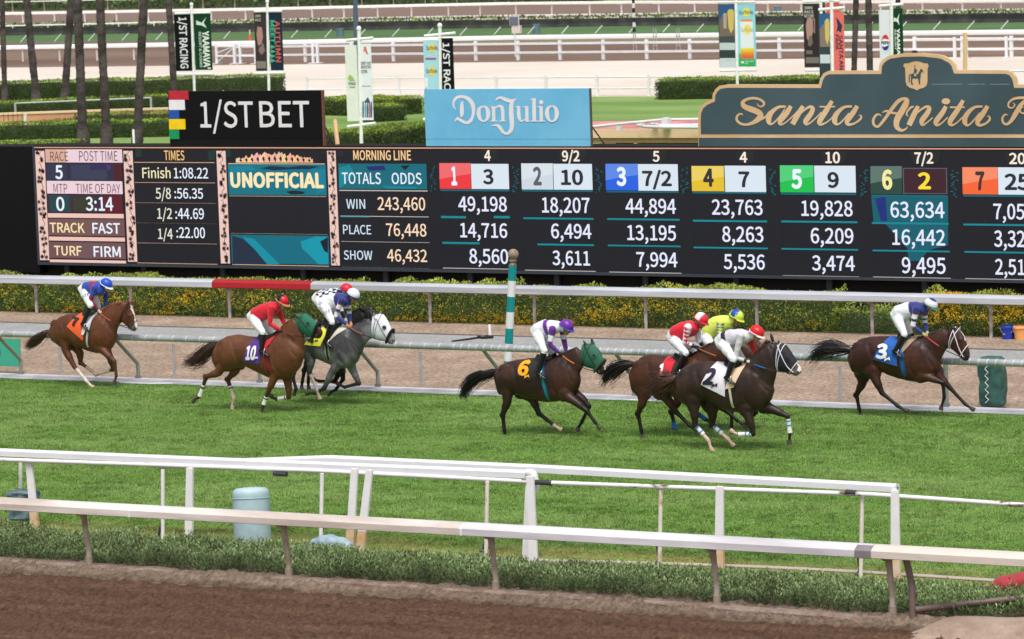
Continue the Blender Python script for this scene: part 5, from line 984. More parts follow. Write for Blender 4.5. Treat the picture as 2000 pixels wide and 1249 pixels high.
part('stand', M_gp, o, lambda b: (b.tube([B+(-.1, 0, 0), B+(-.06, 0, 1.45)], .04, 6), b.tube([B+(.14, 0, 0), B+(.06, 0, 1.45)], .04, 6)))
for lab, x_ in (('left grey frame stand beside the striped pole', 1280), ('right grey frame stand beyond the striped pole', 1325)):
    B = G(x_, 104); o = thing('frame_stand', lab, 'stand', B, 'grey frame stands by the far rail'); part('frame', M_gp, o, lambda b: [b.tube([B+(dx, 0, 0), B+(dx*.5, 0, 1.65)], .035, 6) for dx in (-.16, .16)]+[b.tube([B+(-.12, 0, z), B+(.12, 0, z)], .03, 6) for z in (.5, 1.1)])
B = G(489, 92); o = thing('marker', 'orange topped marker post on the far dirt course', 'marker', B); part('post', M_white, o, lambda b: b.tube([B, B+(0, 0, 1.3)], .05, 6)); part('flag', mat('orange_flag', c(226, 96, 50), .6), o, lambda b: b.tube([B+(0, 0, .5), B+(0, 0, .95)], [.14, .06], 8))
B = G(1885, 190); o = thing('post', 'tall tan wooden post behind the green sign at the right', 'post', B); part('post', _M['cream_wood'], o, lambda b: b.tube([B, PY(1885, 65, B[1])], .11, 10))
B = G(1788, 180); B[2] = 0; o = thing('person', 'person in a dark cap hidden behind the green sign but for the head', 'person', B); hz = PY(1788, 104, B[1])[2]
bb = MB(); bb.rings([[B+np.array([r_*1.5*math.cos(a), r_*math.sin(a), z_]) for a in np.linspace(0, 2*math.pi, 14, endpoint=False)] for z_, r_ in ((.02, .09), (.5, .10), (hz-.75, .13), (hz-.45, .17), (hz-.25, .16), (hz-.18, .06), (hz-.12, .06), (hz-.08, .085), (hz, .10), (hz+.06, .09), (hz+.11, .04))]); bb.build('body', mat('dark_clothes', c(60, 60, 70), .8), o, smooth=True)
part('cap', mat('dark_cap', c(44, 36, 40), .8), o, lambda b: (b.ell(B+(0, 0, hz+.06), (.165, .12, .09), 12, 8), b.box(B+(-.08, -.2, hz+.03), B+(.08, -.08, hz+.05))), smooth=True)
# ================================================================ HORSES AND JOCKEYS
def remesh(b, voxel, smooth_it=5, fac=.5):
    me = D.meshes.new('tmp'); me.from_pydata(b.v, [], b.f); o = D.objects.new('tmp', me); COL.objects.link(o)
    bm = bmesh.new(); bm.from_mesh(me); bmesh.ops.recalc_face_normals(bm, faces=bm.faces); bm.to_mesh(me); bm.free()
    md = o.modifiers.new('r', 'REMESH'); md.mode = 'VOXEL'; md.voxel_size = voxel
    if smooth_it: s_ = o.modifiers.new('s', 'SMOOTH'); s_.iterations = smooth_it; s_.factor = fac
    dg = bpy.context.evaluated_depsgraph_get(); dg.update(); ev = o.evaluated_get(dg); m2 = ev.to_mesh()
    V = np.empty(len(m2.vertices)*3, np.float32); m2.vertices.foreach_get('co', V); V = V.reshape(-1, 3).astype(float)
    N = np.empty(len(m2.vertices)*3, np.float32); m2.vertices.foreach_get('normal', N); N = N.reshape(-1, 3)
    Fc = [tuple(p.vertices) for p in m2.polygons]; ev.to_mesh_clear(); D.objects.remove(o); D.meshes.remove(me)
    return V, N, Fc
def seg_field(V, segs):
    """segs: list of (tag, a, b, ra, rb) -> nearest tag index and parameter t"""
    best = np.full(len(V), 1e9); tagi = np.zeros(len(V), int); tt = np.zeros(len(V))
    for i, (tg, a, b, ra, rb) in enumerate(segs):
        ab = b-a; t = np.clip(((V-a)@ab)/(ab@ab+1e-9), 0, 1); d = np.linalg.norm(V-a-t[:, None]*ab, axis=1)/(ra+(rb-ra)*t)
        m_ = d < best; best[m_] = d[m_]; tagi[m_] = i; tt[m_] = t[m_]
    return tagi, tt
def oval(b, Y, sts, z, n=22, cap_r=.5):
    """closed loft through side-view stations ((top),(bottom),halfwidth) lying about the plane Y"""
    R = []
    for (tp, bo, wd) in sts:
        P = PY(*z(tp), Y); Q = PY(*z(bo), Y); ce = (P+Q)/2; v = (P-Q)/2
        R.append([ce+v*math.sin(a)*(1.0 if math.sin(a) > 0 else 1)+np.array([0, wd*math.copysign(abs(math.cos(a))**.85, math.cos(a)), 0]) for a in np.linspace(0, 2*math.pi, n, endpoint=False)])
    def capr(r0, r1):
        c0 = np.mean(r0, 0); d = c0-np.mean(r1, 0); d /= np.linalg.norm(d); rr = np.mean([np.linalg.norm(p-c0) for p in r0]); return [c0+(p-c0)*.55+d*rr*.3 for p in r0]
    R = [capr(R[0], R[1])]+R+[capr(R[-1], R[-2])]; b.rings(R); return R
def stat(sts, z, Y, s):
    """centre, half vector, halfwidth, at parameter s (0..1) along stations"""
    n = len(sts)-1; f = min(max(s, 0), 1)*n; i = min(int(f), n-1); k = f-i
    def g(j): P, Q = PY(*z(sts[j][0]), Y), PY(*z(sts[j][1]), Y); return (P+Q)/2, (P-Q)/2, sts[j][2]
    a, b_ = g(i), g(i+1); return tuple(a[q]*(1-k)+b_[q]*k for q in range(3))
def leg_path(pts, z, Y): return [PY(*z(p), Y) for p in pts]
HR = [.135, .092, .057, .045, .036]; FR = [.115, .082, .054, .042, .035]
def chain(b, P, rad, kind):
    """P: thigh, gaskin, hock, fetlock, toe ; thin between joints, thicker at them"""
    pts, rr = [], []
    for i in range(len(P)-1):
        a, e = P[i], P[i+1]; m = 5
        for k in range(m):
            t = k/m; r = rad[i]*(1-t)+rad[i+1]*t
            if i >= 2: r *= 1-.22*math.sin(math.pi*t)**.7      # slim cannon
            elif i == 1: r *= 1+(.06*math.sin(math.pi*t) if t < .5 else -.10*math.sin(math.pi*t))
            pts.append(a+(e-a)*t); rr.append(r)
    # last piece becomes the pastern, the hoof is its own part
    pts.append(P[-1]); rr.append(rad[-1]); b.tube(pts, rr, 14)
M_hoof = mat('hoof', c(70, 60, 56), .6, var=.2, vscale=30); M_hoofp = mat('pale_hoof', c(190, 160, 136), .6, var=.1, vscale=30)
M_tack = mat('black_leather', c(24, 22, 22), .45, var=.1); M_brown = mat('brown_rein', c(150, 92, 56), .5); M_eye = mat('eye_dark', c(14, 10, 8), .12, var=0)
M_steel = mat('stirrup_steel', c(150, 150, 156), .3, metal=.9)
def strands(b, path, n, spread, length_r, r0, r1, seed, droop=.1, k=6):
    rr = np.random.default_rng(seed); S = spline(path, 5); m = len(S)
    for i in range(n):
        st = rr.random()*length_r; en = .62+.38*rr.random(); i0 = int(st*(m-1)); i1 = max(i0+3, int(en*(m-1))); ii = np.linspace(i0, min(i1, m-1), k)
        off = rr.normal(size=3)*np.array([1, .8, 1.0]); off2 = off+rr.normal(size=3)*.7; P = []
        for q, f in enumerate(ii):
            t = q/(k-1); g = f/(m-1); base = np.array([np.interp(f, range(m), S[:, j]) for j in range(3)])
            w_ = spread*(.30+.95*math.sin(math.pi*min(g*.85, 1))**.8); P.append(base+(off*(1-t)+off2*t)*w_*.55-np.array([0, 0, droop*w_*t*rr.random()]))
        b.tube(P, [r0*(1-.75*q/(k-1))+r1*.2 for q in range(k)], 4, cap=False)
def horse(h):
    z = zx(h['r']); Y = h['Y']; b = MB(); segs = []
    # ground contact check point
    hooves = []
    TR = oval(b, Y, h['trunk'], z, 26); oval(b, Y, h['neck'], z); HD = h['head']; oval(b, Y, HD, z, 18)
    X = lambda p: PY(*z(p), Y)
    for i in range(len(h['trunk'])-1):
        a, e = stat(h['trunk'], z, Y, i/(len(h['trunk'])-1)), stat(h['trunk'], z, Y, (i+1)/(len(h['trunk'])-1)); segs.append(('trunk', a[0], e[0], .33, .33))
    for nm, q in (('neck', h['neck']), ('head', HD)):
        a, e = stat(q, z, Y, 0), stat(q, z, Y, 1); segs.append((nm, a[0], e[0], .25 if nm == 'neck' else .12, .1 if nm == 'neck' else .07))
    LG = {}
    for nm, sg in (('hn', -1), ('hf', 1), ('fn', -1), ('ff', 1)):
        if nm not in h: continue
        hind = nm[0] == 'h'; dy = .13 if hind else .115; P = leg_path(h[nm], z, Y+sg*dy); rad = (HR if hind else FR)
        P[0] = P[0]+np.array([0, -sg*.02, 0])
        chain(b, P, rad, nm)
        if hind:      # thigh muscle, stifle and point of hock
            b.ell(P[0]+np.array([.02, sg*.01, -.02]), (.20, .125, .22), 16, 10); b.ell(P[1]*.35+P[0]*.65+np.array([.05, 0, -.02]), (.13, .095, .16), 14, 8)
            d = (P[2]-P[1])/np.linalg.norm(P[2]-P[1]); b.ell(P[2]+d*.02+np.array([-.02, 0, .012]), (.052, .042, .058), 10, 8)
        else:
            b.ell(P[0]+np.array([0.0, sg*.03, .03]), (.15, .09, .20), 14, 8); b.ell(P[0]*.6+P[1]*.4, (.095, .075, .13), 12, 8); b.ell(P[2], (.052, .050, .062), 10, 8)
        b.ell(P[3], (.042, .04, .046), 10, 8)
        LG[nm] = P
        for i in range(len(P)-1): segs.append((nm+str(i), P[i], P[i+1], rad[i]*1.0, rad[i+1]*1.0))
    # muscles laid on the trunk
    tr = lambda s, a, k=1.0, dy=0: (lambda q: q[0]+q[1]*math.sin(a)*k+np.array([0, -q[2]*math.cos(a)*k+dy, 0]))(stat(h['trunk'], z, Y, s))
    for sg in (1, -1):
        for s_, a_, r_ in ((.20, .75, (.18, .06, .13)), (.80, .15, (.13, .03, .22)), (.68, .7, (.16, .03, .10))):
            q = stat(h['trunk'], z, Y, s_); b.ell(q[0]+q[1]*math.sin(a_)*.78+np.array([0, -sg*q[2]*math.cos(a_)*.82, 0]), r_, 14, 8)
    # face: brow, cheek, muzzle, nostrils, lips, ears
    for sg in (1, -1):
        q = stat(HD, z, Y, .22); b.ell(q[0]-q[1]*.12+np.array([0, -sg*q[2]*.62, 0]), (.085, .045, .10), 12, 8)
        q = stat(HD, z, Y, .36); b.ell(q[0]+q[1]*.52+np.array([0, -sg*q[2]*.78, 0]), (.04, .028, .03), 10, 6)
        q = stat(HD, z, Y, .9); b.ell(q[0]+q[1]*.25+np.array([0, -sg*q[2]*.7, 0]), (.032, .02, .03), 10, 6)
    q = stat(HD, z, Y, .98); b.ell(q[0]-q[1]*.4, (.04, .04, .035), 10, 6)
    ears = h['ears']
    for k, (bs, tp) in enumerate(ears):
        sg = -1 if k == 0 else 1; P0, P1 = PY(*z(bs), Y+sg*.06), PY(*z(tp), Y+sg*.065); b.tube([P0-(P1-P0)*.5, P0, P0*.6+P1*.4, P0*.25+P1*.75, P1], [.03, .036, .036, .024, .008], 8)
    V, N, Fc = remesh(b, .0175, 4)
    # carve creases between the muscles
    def carve(P, depth, wd):
        nonlocal V
        P = spline(P, 6); dm = np.full(len(V), 9.)
        for a, e in zip(P[:-1], P[1:]):
            ab = e-a; t = np.clip(((V-a)@ab)/(ab@ab+1e-9), 0, 1); dm = np.minimum(dm, np.linalg.norm(V-a-t[:, None]*ab, axis=1))
        V = V-N*(depth*np.exp(-(dm/wd)**2))[:, None]
    for sg in (-1, 1):
        f = lambda s, a, k=1.0: (lambda q: q[0]+q[1]*math.sin(a)*k+np.array([0, sg*q[2]*math.cos(a)*k, 0]))(stat(h['trunk'], z, Y, s))
        carve([f(.80, .9), f(.72, .3), f(.70, -.3), f(.74, -.8)], .014, .035); carve([f(.30, .6), f(.33, .0), f(.36, -.6)], .016, .045); carve([f(.10, .8), f(.13, .1), f(.14, -.6)], .008, .03)
        carve([f(.93, .9), f(.90, .2), f(.95, -.4)], .012, .03)
        hh = lambda s, a: (lambda q: q[0]+q[1]*math.sin(a)+np.array([0, sg*q[2]*math.cos(a), 0]))(stat(HD, z, Y, s))
        carve([hh(.05, .3), hh(.15, -.5), hh(.35, -.9)], -.002, .02); carve([hh(.42, -.1), hh(.62, .0), hh(.8, .2)], .006, .018)
    nv = fbm(V[:, 0]*9, V[:, 2]*9+V[:, 1]*5, 5, 3)-.5; V = V+N*(nv*.004)[:, None]
    # coat colour
    ti, tt = seg_field(V, segs); names = np.array([s_[0] for s_ in segs])[ti]; coat, pt, mane_c = [np.array(c(*q))*h.get('dk', .62) for q in (h['coat'], h['points'], h['mane'])]
    col = np.tile(coat, (len(V), 1)); zz = V[:, 2]
    dap = fbm(V[:, 0]*3.2, V[:, 2]*3.2+V[:, 1], 15, 3)
    if h.get('coat2'): k = np.clip((dap-.40)*4, 0, 1)[:, None]; col = col*(1-k)+np.array(c(*h['coat2']))*k*h.get('dk', .62)
    col = col*(.86+.28*fbm(V[:, 0]*1.3+3, V[:, 2]*1.6, 25, 3))[:, None]
    def leg_par(nm):
        v = np.full(len(V), -1.0)
        for i in range(4): m_ = names == nm+str(i); v[m_] = i+tt[m_]
        return v
    for nm in LG:
        lp = leg_par(nm); lo, hi = (1.2, 2.0) if nm[0] == 'h' else (1.25, 1.95); k = np.clip((lp-lo)/(hi-lo), 0, 1)[:, None]; col = np.where(lp[:, None] >= 0, col*(1-k)+pt*k, col)
        sock = h.get('socks', {}).get(nm)
        if sock: k = (np.clip((lp-sock[0])/.06, 0, 1)*(lp >= 0))[:, None]; col = col*(1-k)+np.array(c(*sock[1]))*k
    hd = names == 'head'; q = stat(HD, z, Y, .8); dz = np.linalg.norm(V-stat(HD, z, Y, 1)[0], axis=1)
    k = (np.clip((.19-dz)/.08, 0, 1)*hd)[:, None]; col = col*(1-k*.75)+np.array(c(*h.get('muzzle', (44, 34, 32))))*k*.75
    if h.get('blaze'):
        w0, s0, s1 = h['blaze']
        a0, a1 = stat(HD, z, Y, s0), stat(HD, z, Y, s1); Pa, Pb = a0[0]+a0[1], a1[0]+a1[1]; ab = Pb-Pa; t = ((V-Pa)@ab)/(ab@ab); dist = V-Pa-np.clip(t, 0, 1)[:, None]*ab
        k = ((np.abs(dist[:, 1]) < w0*(1+.4*np.sin(t*9))) & (np.linalg.norm(dist, axis=1) < w0+.05) & (t > -.02) & (t < 1.05) & hd)[:, None]; col = np.where(k, np.array(c(226, 222, 218)), col)
    if h.get('dark_tip') is not None: pass
    V = V+0.0
    root = thing('horse', h['label'], 'horse', (X(h['trunk'][5][0])[0], Y, 0), 'race horses galloping on the turf')
    me = D.meshes.new('body'); me.from_pydata((V-BASE[root]).tolist(), [], Fc); me.update(); setcol(me, col); M_coat = mat('coat', rough=.44, vc=True, var=.2, vscale=16, spec=.34, bump=.03, bscale=60)
    link('body', me, M_coat, root, True)
    bvh = BVHTree.FromPolygons([Vector(v) for v in V], Fc)
    def hit(x_, zz_, side=-1, off=.015):
        r_ = bvh.ray_cast(Vector((x_, Y+side*3, zz_)), Vector((0, -side, 0)), 4)
        return None if r_[0] is None else np.array(r_[0])+np.array([0, side*off, 0])
    def ridge(x_):
        r_ = bvh.ray_cast(Vector((x_, Y, 5)), Vector((0, 0, -1)), 6); return r_[0].z if r_[0] else 1.5
    # hooves
    for nm, P in LG.items():
        d = (P[4]-P[3]); d /= np.linalg.norm(d); pale = h.get('socks', {}).get(nm)
        T_ = P[4]; p0 = T_-d*.045; p1 = T_+d*.035
        side = np.array([0, 1.0, 0]); fw = np.cross(side, d); fw /= np.linalg.norm(fw)
        if fw[0] < 0: fw = -fw
        def f(b_):
            R = []
            for t, r_ in ((0, .036), (.5, .041), (1, .045)):
                ce = p0+(p1-p0)*t+fw*.012*t; R.append([ce+r_*(math.cos(a)*fw*1.12+math.sin(a)*side*.95) for a in np.linspace(0, 2*math.pi, 14, endpoint=False)])
            b_.rings(R)
        part('hoof', M_hoofp if (pale and pale[0] < 3.4) else M_hoof, root, f, smooth=True)
    for sg in (-1, 1):
        q = stat(HD, z, Y, .37); e_ = q[0]+q[1]*.42+np.array([0, sg*(q[2]*.98+.008), 0]); part('eye', M_eye, root, lambda b_: b_.ell(e_, (.021, .012, .018), 10, 8), smooth=True)
        q = stat(HD, z, Y, .93); e_ = q[0]+q[1]*.30+np.array([.008, sg*(q[2]*.92+.006), 0]); part('nostril', M_eye, root, lambda b_: b_.ell(e_, (.013, .006, .017), 8, 6), smooth=True)
    # tail and mane
    M_hair = mat('hair_%d_%d' % (h['mane'][0], h['mane'][1]), c(*h['mane']), .5, var=.25, vscale=14)
    tcol = h.get('tailcol', h['mane']); M_tl = mat('hair_%d_%d' % (tcol[0], tcol[1]), c(*tcol), .5, var=.25, vscale=14)
    if 'tail' in h:
        tp = [X(p) for p in h['tail']]; bb = MB(); S = spline(tp, 6); m_ = len(S)
        bb.tube(S[:int(m_*.9)], [h.get('tspread', .085)*(.42+.5*math.sin(math.pi*min(1, i/(m_*.9)))**.8)*(1-.6*(i/(m_*.9))**3) for i in range(int(m_*.9))], 10); strands(bb, tp, 330, h.get('tspread', .085), .55, .0060, .002, int(abs(Y)*7), .35, 8); bb.build('tail', M_tl, root)
    bb = MB(); rr = np.random.default_rng(4)
    for i in range(120):
        s_ = i/119*1.0; q = stat(h['neck'], z, Y, s_); P = q[0]+q[1]*1.01+np.array([0, rr.normal()*.012, -.012]); tilt = h.get('mane_up', .6)
        a, e = stat(h['neck'], z, Y, 0), stat(h['neck'], z, Y, 1); dn = (e[0]-a[0]); dn /= np.linalg.norm(dn); L_ = h.get('mlen', .12)*(.6+.7*rr.random())
        back = -dn*.75+np.array([0, rr.normal()*.25-.15, tilt*(.3+.5*rr.random())]); bb.tube([P, P+back*L_*.5, P+back*L_+np.array([0, -.02, -L_*.25])], [.010, .008, .002], 4, cap=False)
    for i in range(16):
        q = stat(HD, z, Y, .03); P = q[0]+q[1]*1.0+np.array([0, rr.normal()*.02, 0]); e = stat(HD, z, Y, .3); P2 = e[0]+e[1]*1.12+np.array([-.02, rr.normal()*.03, 0]); bb.tube([P, (P+P2)/2+np.array([-.0, 0, .03]), P2], [.008, .007, .002], 4, cap=False)
    bb.build('mane', M_hair, root)
    # saddle cloth draped over the back
    def xz(p, dY=-.25): q = PY(*z(p), Y+dY); return q[0], q[2]
    def drape(name, TL, TR_, BR, BL, m_, off, nU=14, nV=10, far=True, parent=root):
        a, b_, c_, d_ = [xz(p) for p in (TL, TR_, BR, BL)]; cols = []
        for i in range(nU+1):
            u = i/nU; xt, zt_ = a[0]*(1-u)+b_[0]*u, a[1]*(1-u)+b_[1]*u; xb, zb = d_[0]*(1-u)+c_[0]*u, d_[1]*(1-u)+c_[1]*u; rz = ridge(xt); row = []
            for j in range(nV+1):
                v = j/nV; zc = zb+(rz-.012-zb)*v; xc = xb+(xt-xb)*v; q = hit(xc, zc, -1, off)
                if q is None: q = np.array([xc, Y-.04, ridge(xc)+off*.6])
                row.append(q+np.array([0, -.004*math.sin(u*9+v*5), 0]))
            row.append(np.array([xt, Y, ridge(xt)+off]))
            for j in range(nV, -1, -1):
                v = j/nV; zc = zb+(rz-.012-zb)*v; xc = xb+(xt-xb)*v; q = hit(xc, zc, 1, off)
                if q is None: q = np.array([xc, Y+.04, ridge(xc)+off*.6])
                row.append(q)
            cols.append(row)
        nr = len(cols[0]); Vv = [p for r_ in cols for p in r_]; inner = [p-np.array([0, (-.008 if p[1] < Y else .008), .006]) for p in Vv]; n0 = len(Vv)
        Ff = [(i*nr+j, (i+1)*nr+j, (i+1)*nr+j+1, i*nr+j+1) for i in range(nU) for j in range(nr-1)]; F2 = [tuple(k+n0 for k in f_)[::-1] for f_ in Ff]
        ed = [(i*nr, (i+1)*nr) for i in range(nU)]+[((i+1)*nr+nr-1, i*nr+nr-1) for i in range(nU)]+[(j+1, j) for j in range(nr-1)]+[(nU*nr+j, nU*nr+j+1) for j in range(nr-1)]
        bb = MB(); bb.add(Vv+inner, Ff+F2+[(a_, e_, e_+n0, a_+n0) for a_, e_ in ed]); return bb.build(name, m_, parent, smooth=True)
    def onflank(V2, box, m_, off, name='number', tri=None):
        (x0, y0, x1, y1) = box; bb = MB(); P = []
        skew = h.get('num_skew', .0)
        for q in V2:
            p = (x0+(x1-x0)*q[0]+skew*(x1-x0)*q[1], y1+(y0-y1)*q[1]+h.get('num_tilt', 0)*(x1-x0)*(q[0])); w_ = xz(p); r_ = hit(w_[0], w_[1], -1, off+(q[2] if len(q) > 2 else 0)); P.append(r_ if r_ is not None else np.array([w_[0], Y-.2, w_[1]]))
        bb.add(P, tri); return bb.build(name, m_, cl)
    cl = None
    if 'cloth' in h:
        cc = h['cloth']; cl = drape('saddle_cloth', *cc['q'], mat('cloth_%s' % '_'.join(map(str, cc['col'])), c(*cc['col']), .75, var=.06, vscale=8, sheen=.2), .016)
        if 'num' in cc:
            V2, F2, Z2 = text_uv(cc['num'], .06); bm = bmesh.new(); vs = [bm.verts.new((q[0], q[1], z_)) for q, z_ in zip(V2, Z2)]
            for f_ in F2:
                try: bm.faces.new([vs[i] for i in f_])
                except ValueError: pass
            bmesh.ops.triangulate(bm, faces=bm.faces[:]); bmesh.ops.subdivide_edges(bm, edges=bm.edges[:], cuts=2); bm.verts.ensure_lookup_table(); bm.verts.index_update()
            onflank([(v.co.x, v.co.y, v.co.z) for v in bm.verts], cc['box'], mat('num_%s' % '_'.join(map(str, cc['ncol'])), c(*cc['ncol']), .7, var=0), .032, 'number', [tuple(v.index for v in f_.verts) for f_ in bm.faces]); bm.free()
        if 'mark' in cc: x0, y0, s_ = cc['mark']; onflank([(0, 0), (.55, .45), (1, .2), (.8, 1), (.4, .7), (.1, .95), (.0, .4)], (x0, y0, x0+s_, y0+s_*.8), mat('num_%s' % '_'.join(map(str, cc['ncol'])), c(*cc['ncol']), .7, var=0), .030, 'club_mark', [(0, 1, 2, 3, 4, 5, 6)])
    if 'pad' in h: drape('saddle_pad', *h['pad'][0], mat('pad_%d_%d_%d' % h['pad'][1], c(*h['pad'][1]), .8, var=.05), .026, 6, 8)
    # saddle: small racing saddle with raised pommel and cantle, irons
    sp, sc = h['saddle']; xa, xb_ = xz(sp, 0)[0], xz(sc, 0)[0]
    def sad(b_):
        R = []
        for i in range(9):
            u = i/8; x_ = xa+(xb_-xa)*u; rz = ridge(x_)+.02+.05*abs(2*u-1)**2; w_ = .12+.07*math.sin(math.pi*u)
            R.append([(x_, Y+w_*math.cos(a), rz-.10*(math.cos(a))**2+(.022 if math.sin(a) > 0 else 0)) for a in np.linspace(0, 2*math.pi, 14, endpoint=False)])
        b_.rings(R)
    part('saddle', M_tack, root, sad, smooth=True)
    # girth round the barrel
    def band(name, tp, bt_, wd, m_, off):
        xt, zt_ = xz(tp); xb, zb = xz(bt_); q0 = None; cz = (ridge(xt)+zb)/2; R = []
        n = 40
        for e_ in (-wd/2, wd/2):
            rr_ = []
            for a in np.linspace(0, 2*math.pi, n, endpoint=False):
                zf = .5-.5*math.sin(a); xx_ = xt+(xb-xt)*zf+e_; o_ = Vector((xx_, Y+math.cos(a)*1.2, cz+math.sin(a)*1.2)); dd = (Vector((xx_, Y, cz))-o_).normalized()
                r_ = bvh.ray_cast(Vector((xx_, Y, cz)), -dd, 1.3); lim = .33+.06*abs(math.cos(a)); hz_ = (ridge(xt)-zb)/2; lim = 1/math.sqrt((math.cos(a)/.31)**2+(math.sin(a)/(hz_+.02))**2); L_ = min((np.array(r_[0])-np.array((xx_, Y, cz))) @ (-np.array(dd)) if r_[0] else lim, lim); rr_.append(np.array((xx_, Y, cz))-np.array(dd)*(L_+off))
            R.append(rr_)
        P = R[0]+R[1]+[p+np.array([0, 0, 0])*0 for p in []]; cen = np.array([0, Y, cz]); inn = []
        for p in P: d_ = np.array([0, p[1]-Y, p[2]-cz]); inn.append(p-d_/np.linalg.norm(d_)*.012)
        F_ = [(j, (j+1) % n, n+(j+1) % n, n+j) for j in range(n)]; F2_ = [tuple(k+2*n for k in f_)[::-1] for f_ in F_]; Fe = [(j, j+2*n, (j+1) % n+2*n, (j+1) % n) for j in range(n)]+[(n+j, n+(j+1) % n, n+(j+1) % n+2*n, n+j+2*n) for j in range(n)]
        bb = MB(); bb.add(P+inn, F_+F2_+Fe); return bb.build(name, m_, root, smooth=True)
    g_ = h['girth']; band('girth', g_[0], g_[1], .10, mat('girth_%d_%d_%d' % g_[2], c(*g_[2]), .7), .012)
    if len(g_) > 3: band('girth_edge', g_[0], g_[1], .045, mat('girth_%d_%d_%d' % g_[3], c(*g_[3]), .7), .019)
    # leg wraps
    for nm, (t0, t1, colw, ring) in h.get('wraps', {}).items():
        P = LG[nm]; a, e = P[2], P[3]; b_ = MB(); rr_ = [.0, .0]
        pts = [a+(e-a)*t for t in np.linspace(t0, t1, 6)]; b_.tube(pts, [.048, .044, .043, .043, .046, .050], 14); wr = b_.build('leg_wrap', mat('wrap_%d_%d_%d' % colw, c(*colw), .8, var=.06, vscale=30, bump=.3, bscale=60), root, smooth=True)
        if ring:
            for tq in (t0+.08, t0+.34)[:ring[1]]: part('wrap_band', mat('wrap_%d_%d_%d' % ring[0], c(*ring[0]), .7), wr, lambda b2: b2.tube([a+(e-a)*tq, a+(e-a)*(tq+.07)], .0505, 14), smooth=True)
    # bridle, hood, noseband, reins
    M_br = mat('bridle_%d_%d_%d' % h['bridle'], c(*h['bridle']), .5)
    def E(s_, a, k=1.05, add=.006, sts=HD):
        q = stat(sts, z, Y, s_); v = q[1]*k; v = v+v/np.linalg.norm(v)*add; return q[0]+v*math.sin(a)+np.array([0, -(q[2]*k+add)*math.cos(a), 0])
    if h.get('hood'):
        hc, s0, s1 = h['hood'][:3]; R = []; n = 24
        for s_ in np.linspace(s0, s1, 9): R.append([E(max(s_, .0), a, 1.07, .012)-((E(.1, 0)-E(0, 0))*(-s_*10) if s_ < 0 else 0) for a in np.linspace(0, 2*math.pi, n, endpoint=False)])
        bb = MB(); bb.rings(R, cap=False); inn = [[p+(np.mean(r_, 0)-p)*.08 for p in r_] for r_ in R]; bb.rings(inn, cap=False); hm = mat('hood_%d_%d_%d' % hc, c(*hc), .7, var=.06, vscale=20, bump=.2, bscale=60); ho = bb.build('hood', hm, root, smooth=True)
        for sg in (1, -1):
            a_ = .42 if sg > 0 else math.pi-.42
            ce = E(.40, a_, 1.10, .014); dn = np.array([.25, -sg*.9, .25]); dn /= np.linalg.norm(dn); u_ = np.cross(dn, [0, 0, 1.]); u_ /= np.linalg.norm(u_); w_ = np.cross(u_, dn)
            part('eye_cup', hm if not h['hood'][3:] else mat('cup_rim', c(*h['hood'][3]), .6), ho, lambda b2: b2.tube([ce+.038*(math.cos(t)*u_+math.sin(t)*w_) for t in np.linspace(0, 2*math.pi, 18)], .009, 6), smooth=True)
            part('eye_opening', mat('eye_shade', c(40, 22, 18), .5), ho, lambda b2: b2.ell(ce-dn*.004, (.030, .010, .030), 12, 8), smooth=True)
            bs, tp = h['ears'][0 if sg > 0 else 1]; P0 = PY(*z(bs), Y-sg*.06)
            P1 = PY(*z(tp), Y-sg*.065); part('ear_sleeve', hm, ho, lambda b2: b2.tube([P0-(P1-P0)*.35, P0, P0*.75+P1*.25], [.045, .047, .043], 10), smooth=True) if h.get('earsleeve') else None
    rg = lambda s0, s1, k=1.06, w_=.009, m_=M_br, nm='strap', add=.014: part(nm, m_, root, lambda b2: b2.tube([E(s0+(s1-s0)*(.5-.5*math.sin(a)), a, k, add) for a in np.linspace(0, 2*math.pi, 28)], w_, 6), smooth=True)
    hk = .010 if h['bridle'][0] > 150 else .007
    rg(.66, .70, nm='noseband', w_=hk); rg(.10, .02, nm='throat_strap', w_=hk)
    for sg in (1, -1):
        pa = (lambda a: a if sg > 0 else math.pi-a)
        part('cheek_strap', M_br, root, lambda b2: b2.tube(spline([E(.06, pa(1.0), 1.07, .018), E(.22, pa(.25), 1.09, .022), E(.5, pa(-.15), 1.08, .018), E(.80, pa(-.30), 1.07, .012)], 5), hk, 6), smooth=True)
        part('bit_ring', M_steel, root, lambda b2: b2.tube([E(.82, pa(-.35), 1.05, .012)+.026*np.array([math.cos(t), 0, math.sin(t)]) for t in np.linspace(0, 2*math.pi, 14)], .005, 5), smooth=True)
    rg(.20, .08, nm='brow_strap', w_=hk*.9)
    if h.get('roll'): part('shadow_roll', mat('roll_%d_%d_%d' % h['roll'], c(*h['roll']), .95, var=.2, vscale=60, bump=.8, bscale=80), root, lambda b2: b2.tube([E(.66+.06*(.5-.5*math.sin(a)), a, 1.12, .028) for a in np.linspace(-.9, math.pi+.9, 20)], [.022+.010*math.sin(math.pi*i/19) for i in range(20)], 10), smooth=True)
    bitL, bitR = E(.82, -.35, 1.05, .014), E(.82, math.pi+.35, 1.05, .014)
    h['_bit'] = (bitL, bitR); h['_root'] = root; h['_hit'] = hit; h['_ridge'] = ridge
    mid = stat(h['neck'], z, Y, .1); 
    if 'breast' in h: part('breast_strap', M_tack, root, lambda b2: b2.tube([E(.05, .5, 1.03, .01, h['neck']), E(.12, -.1, 1.03, .012, h['neck']), E(.16, -.9, 1.03, .012, h['neck'])], .008, 5), smooth=True)
    return root

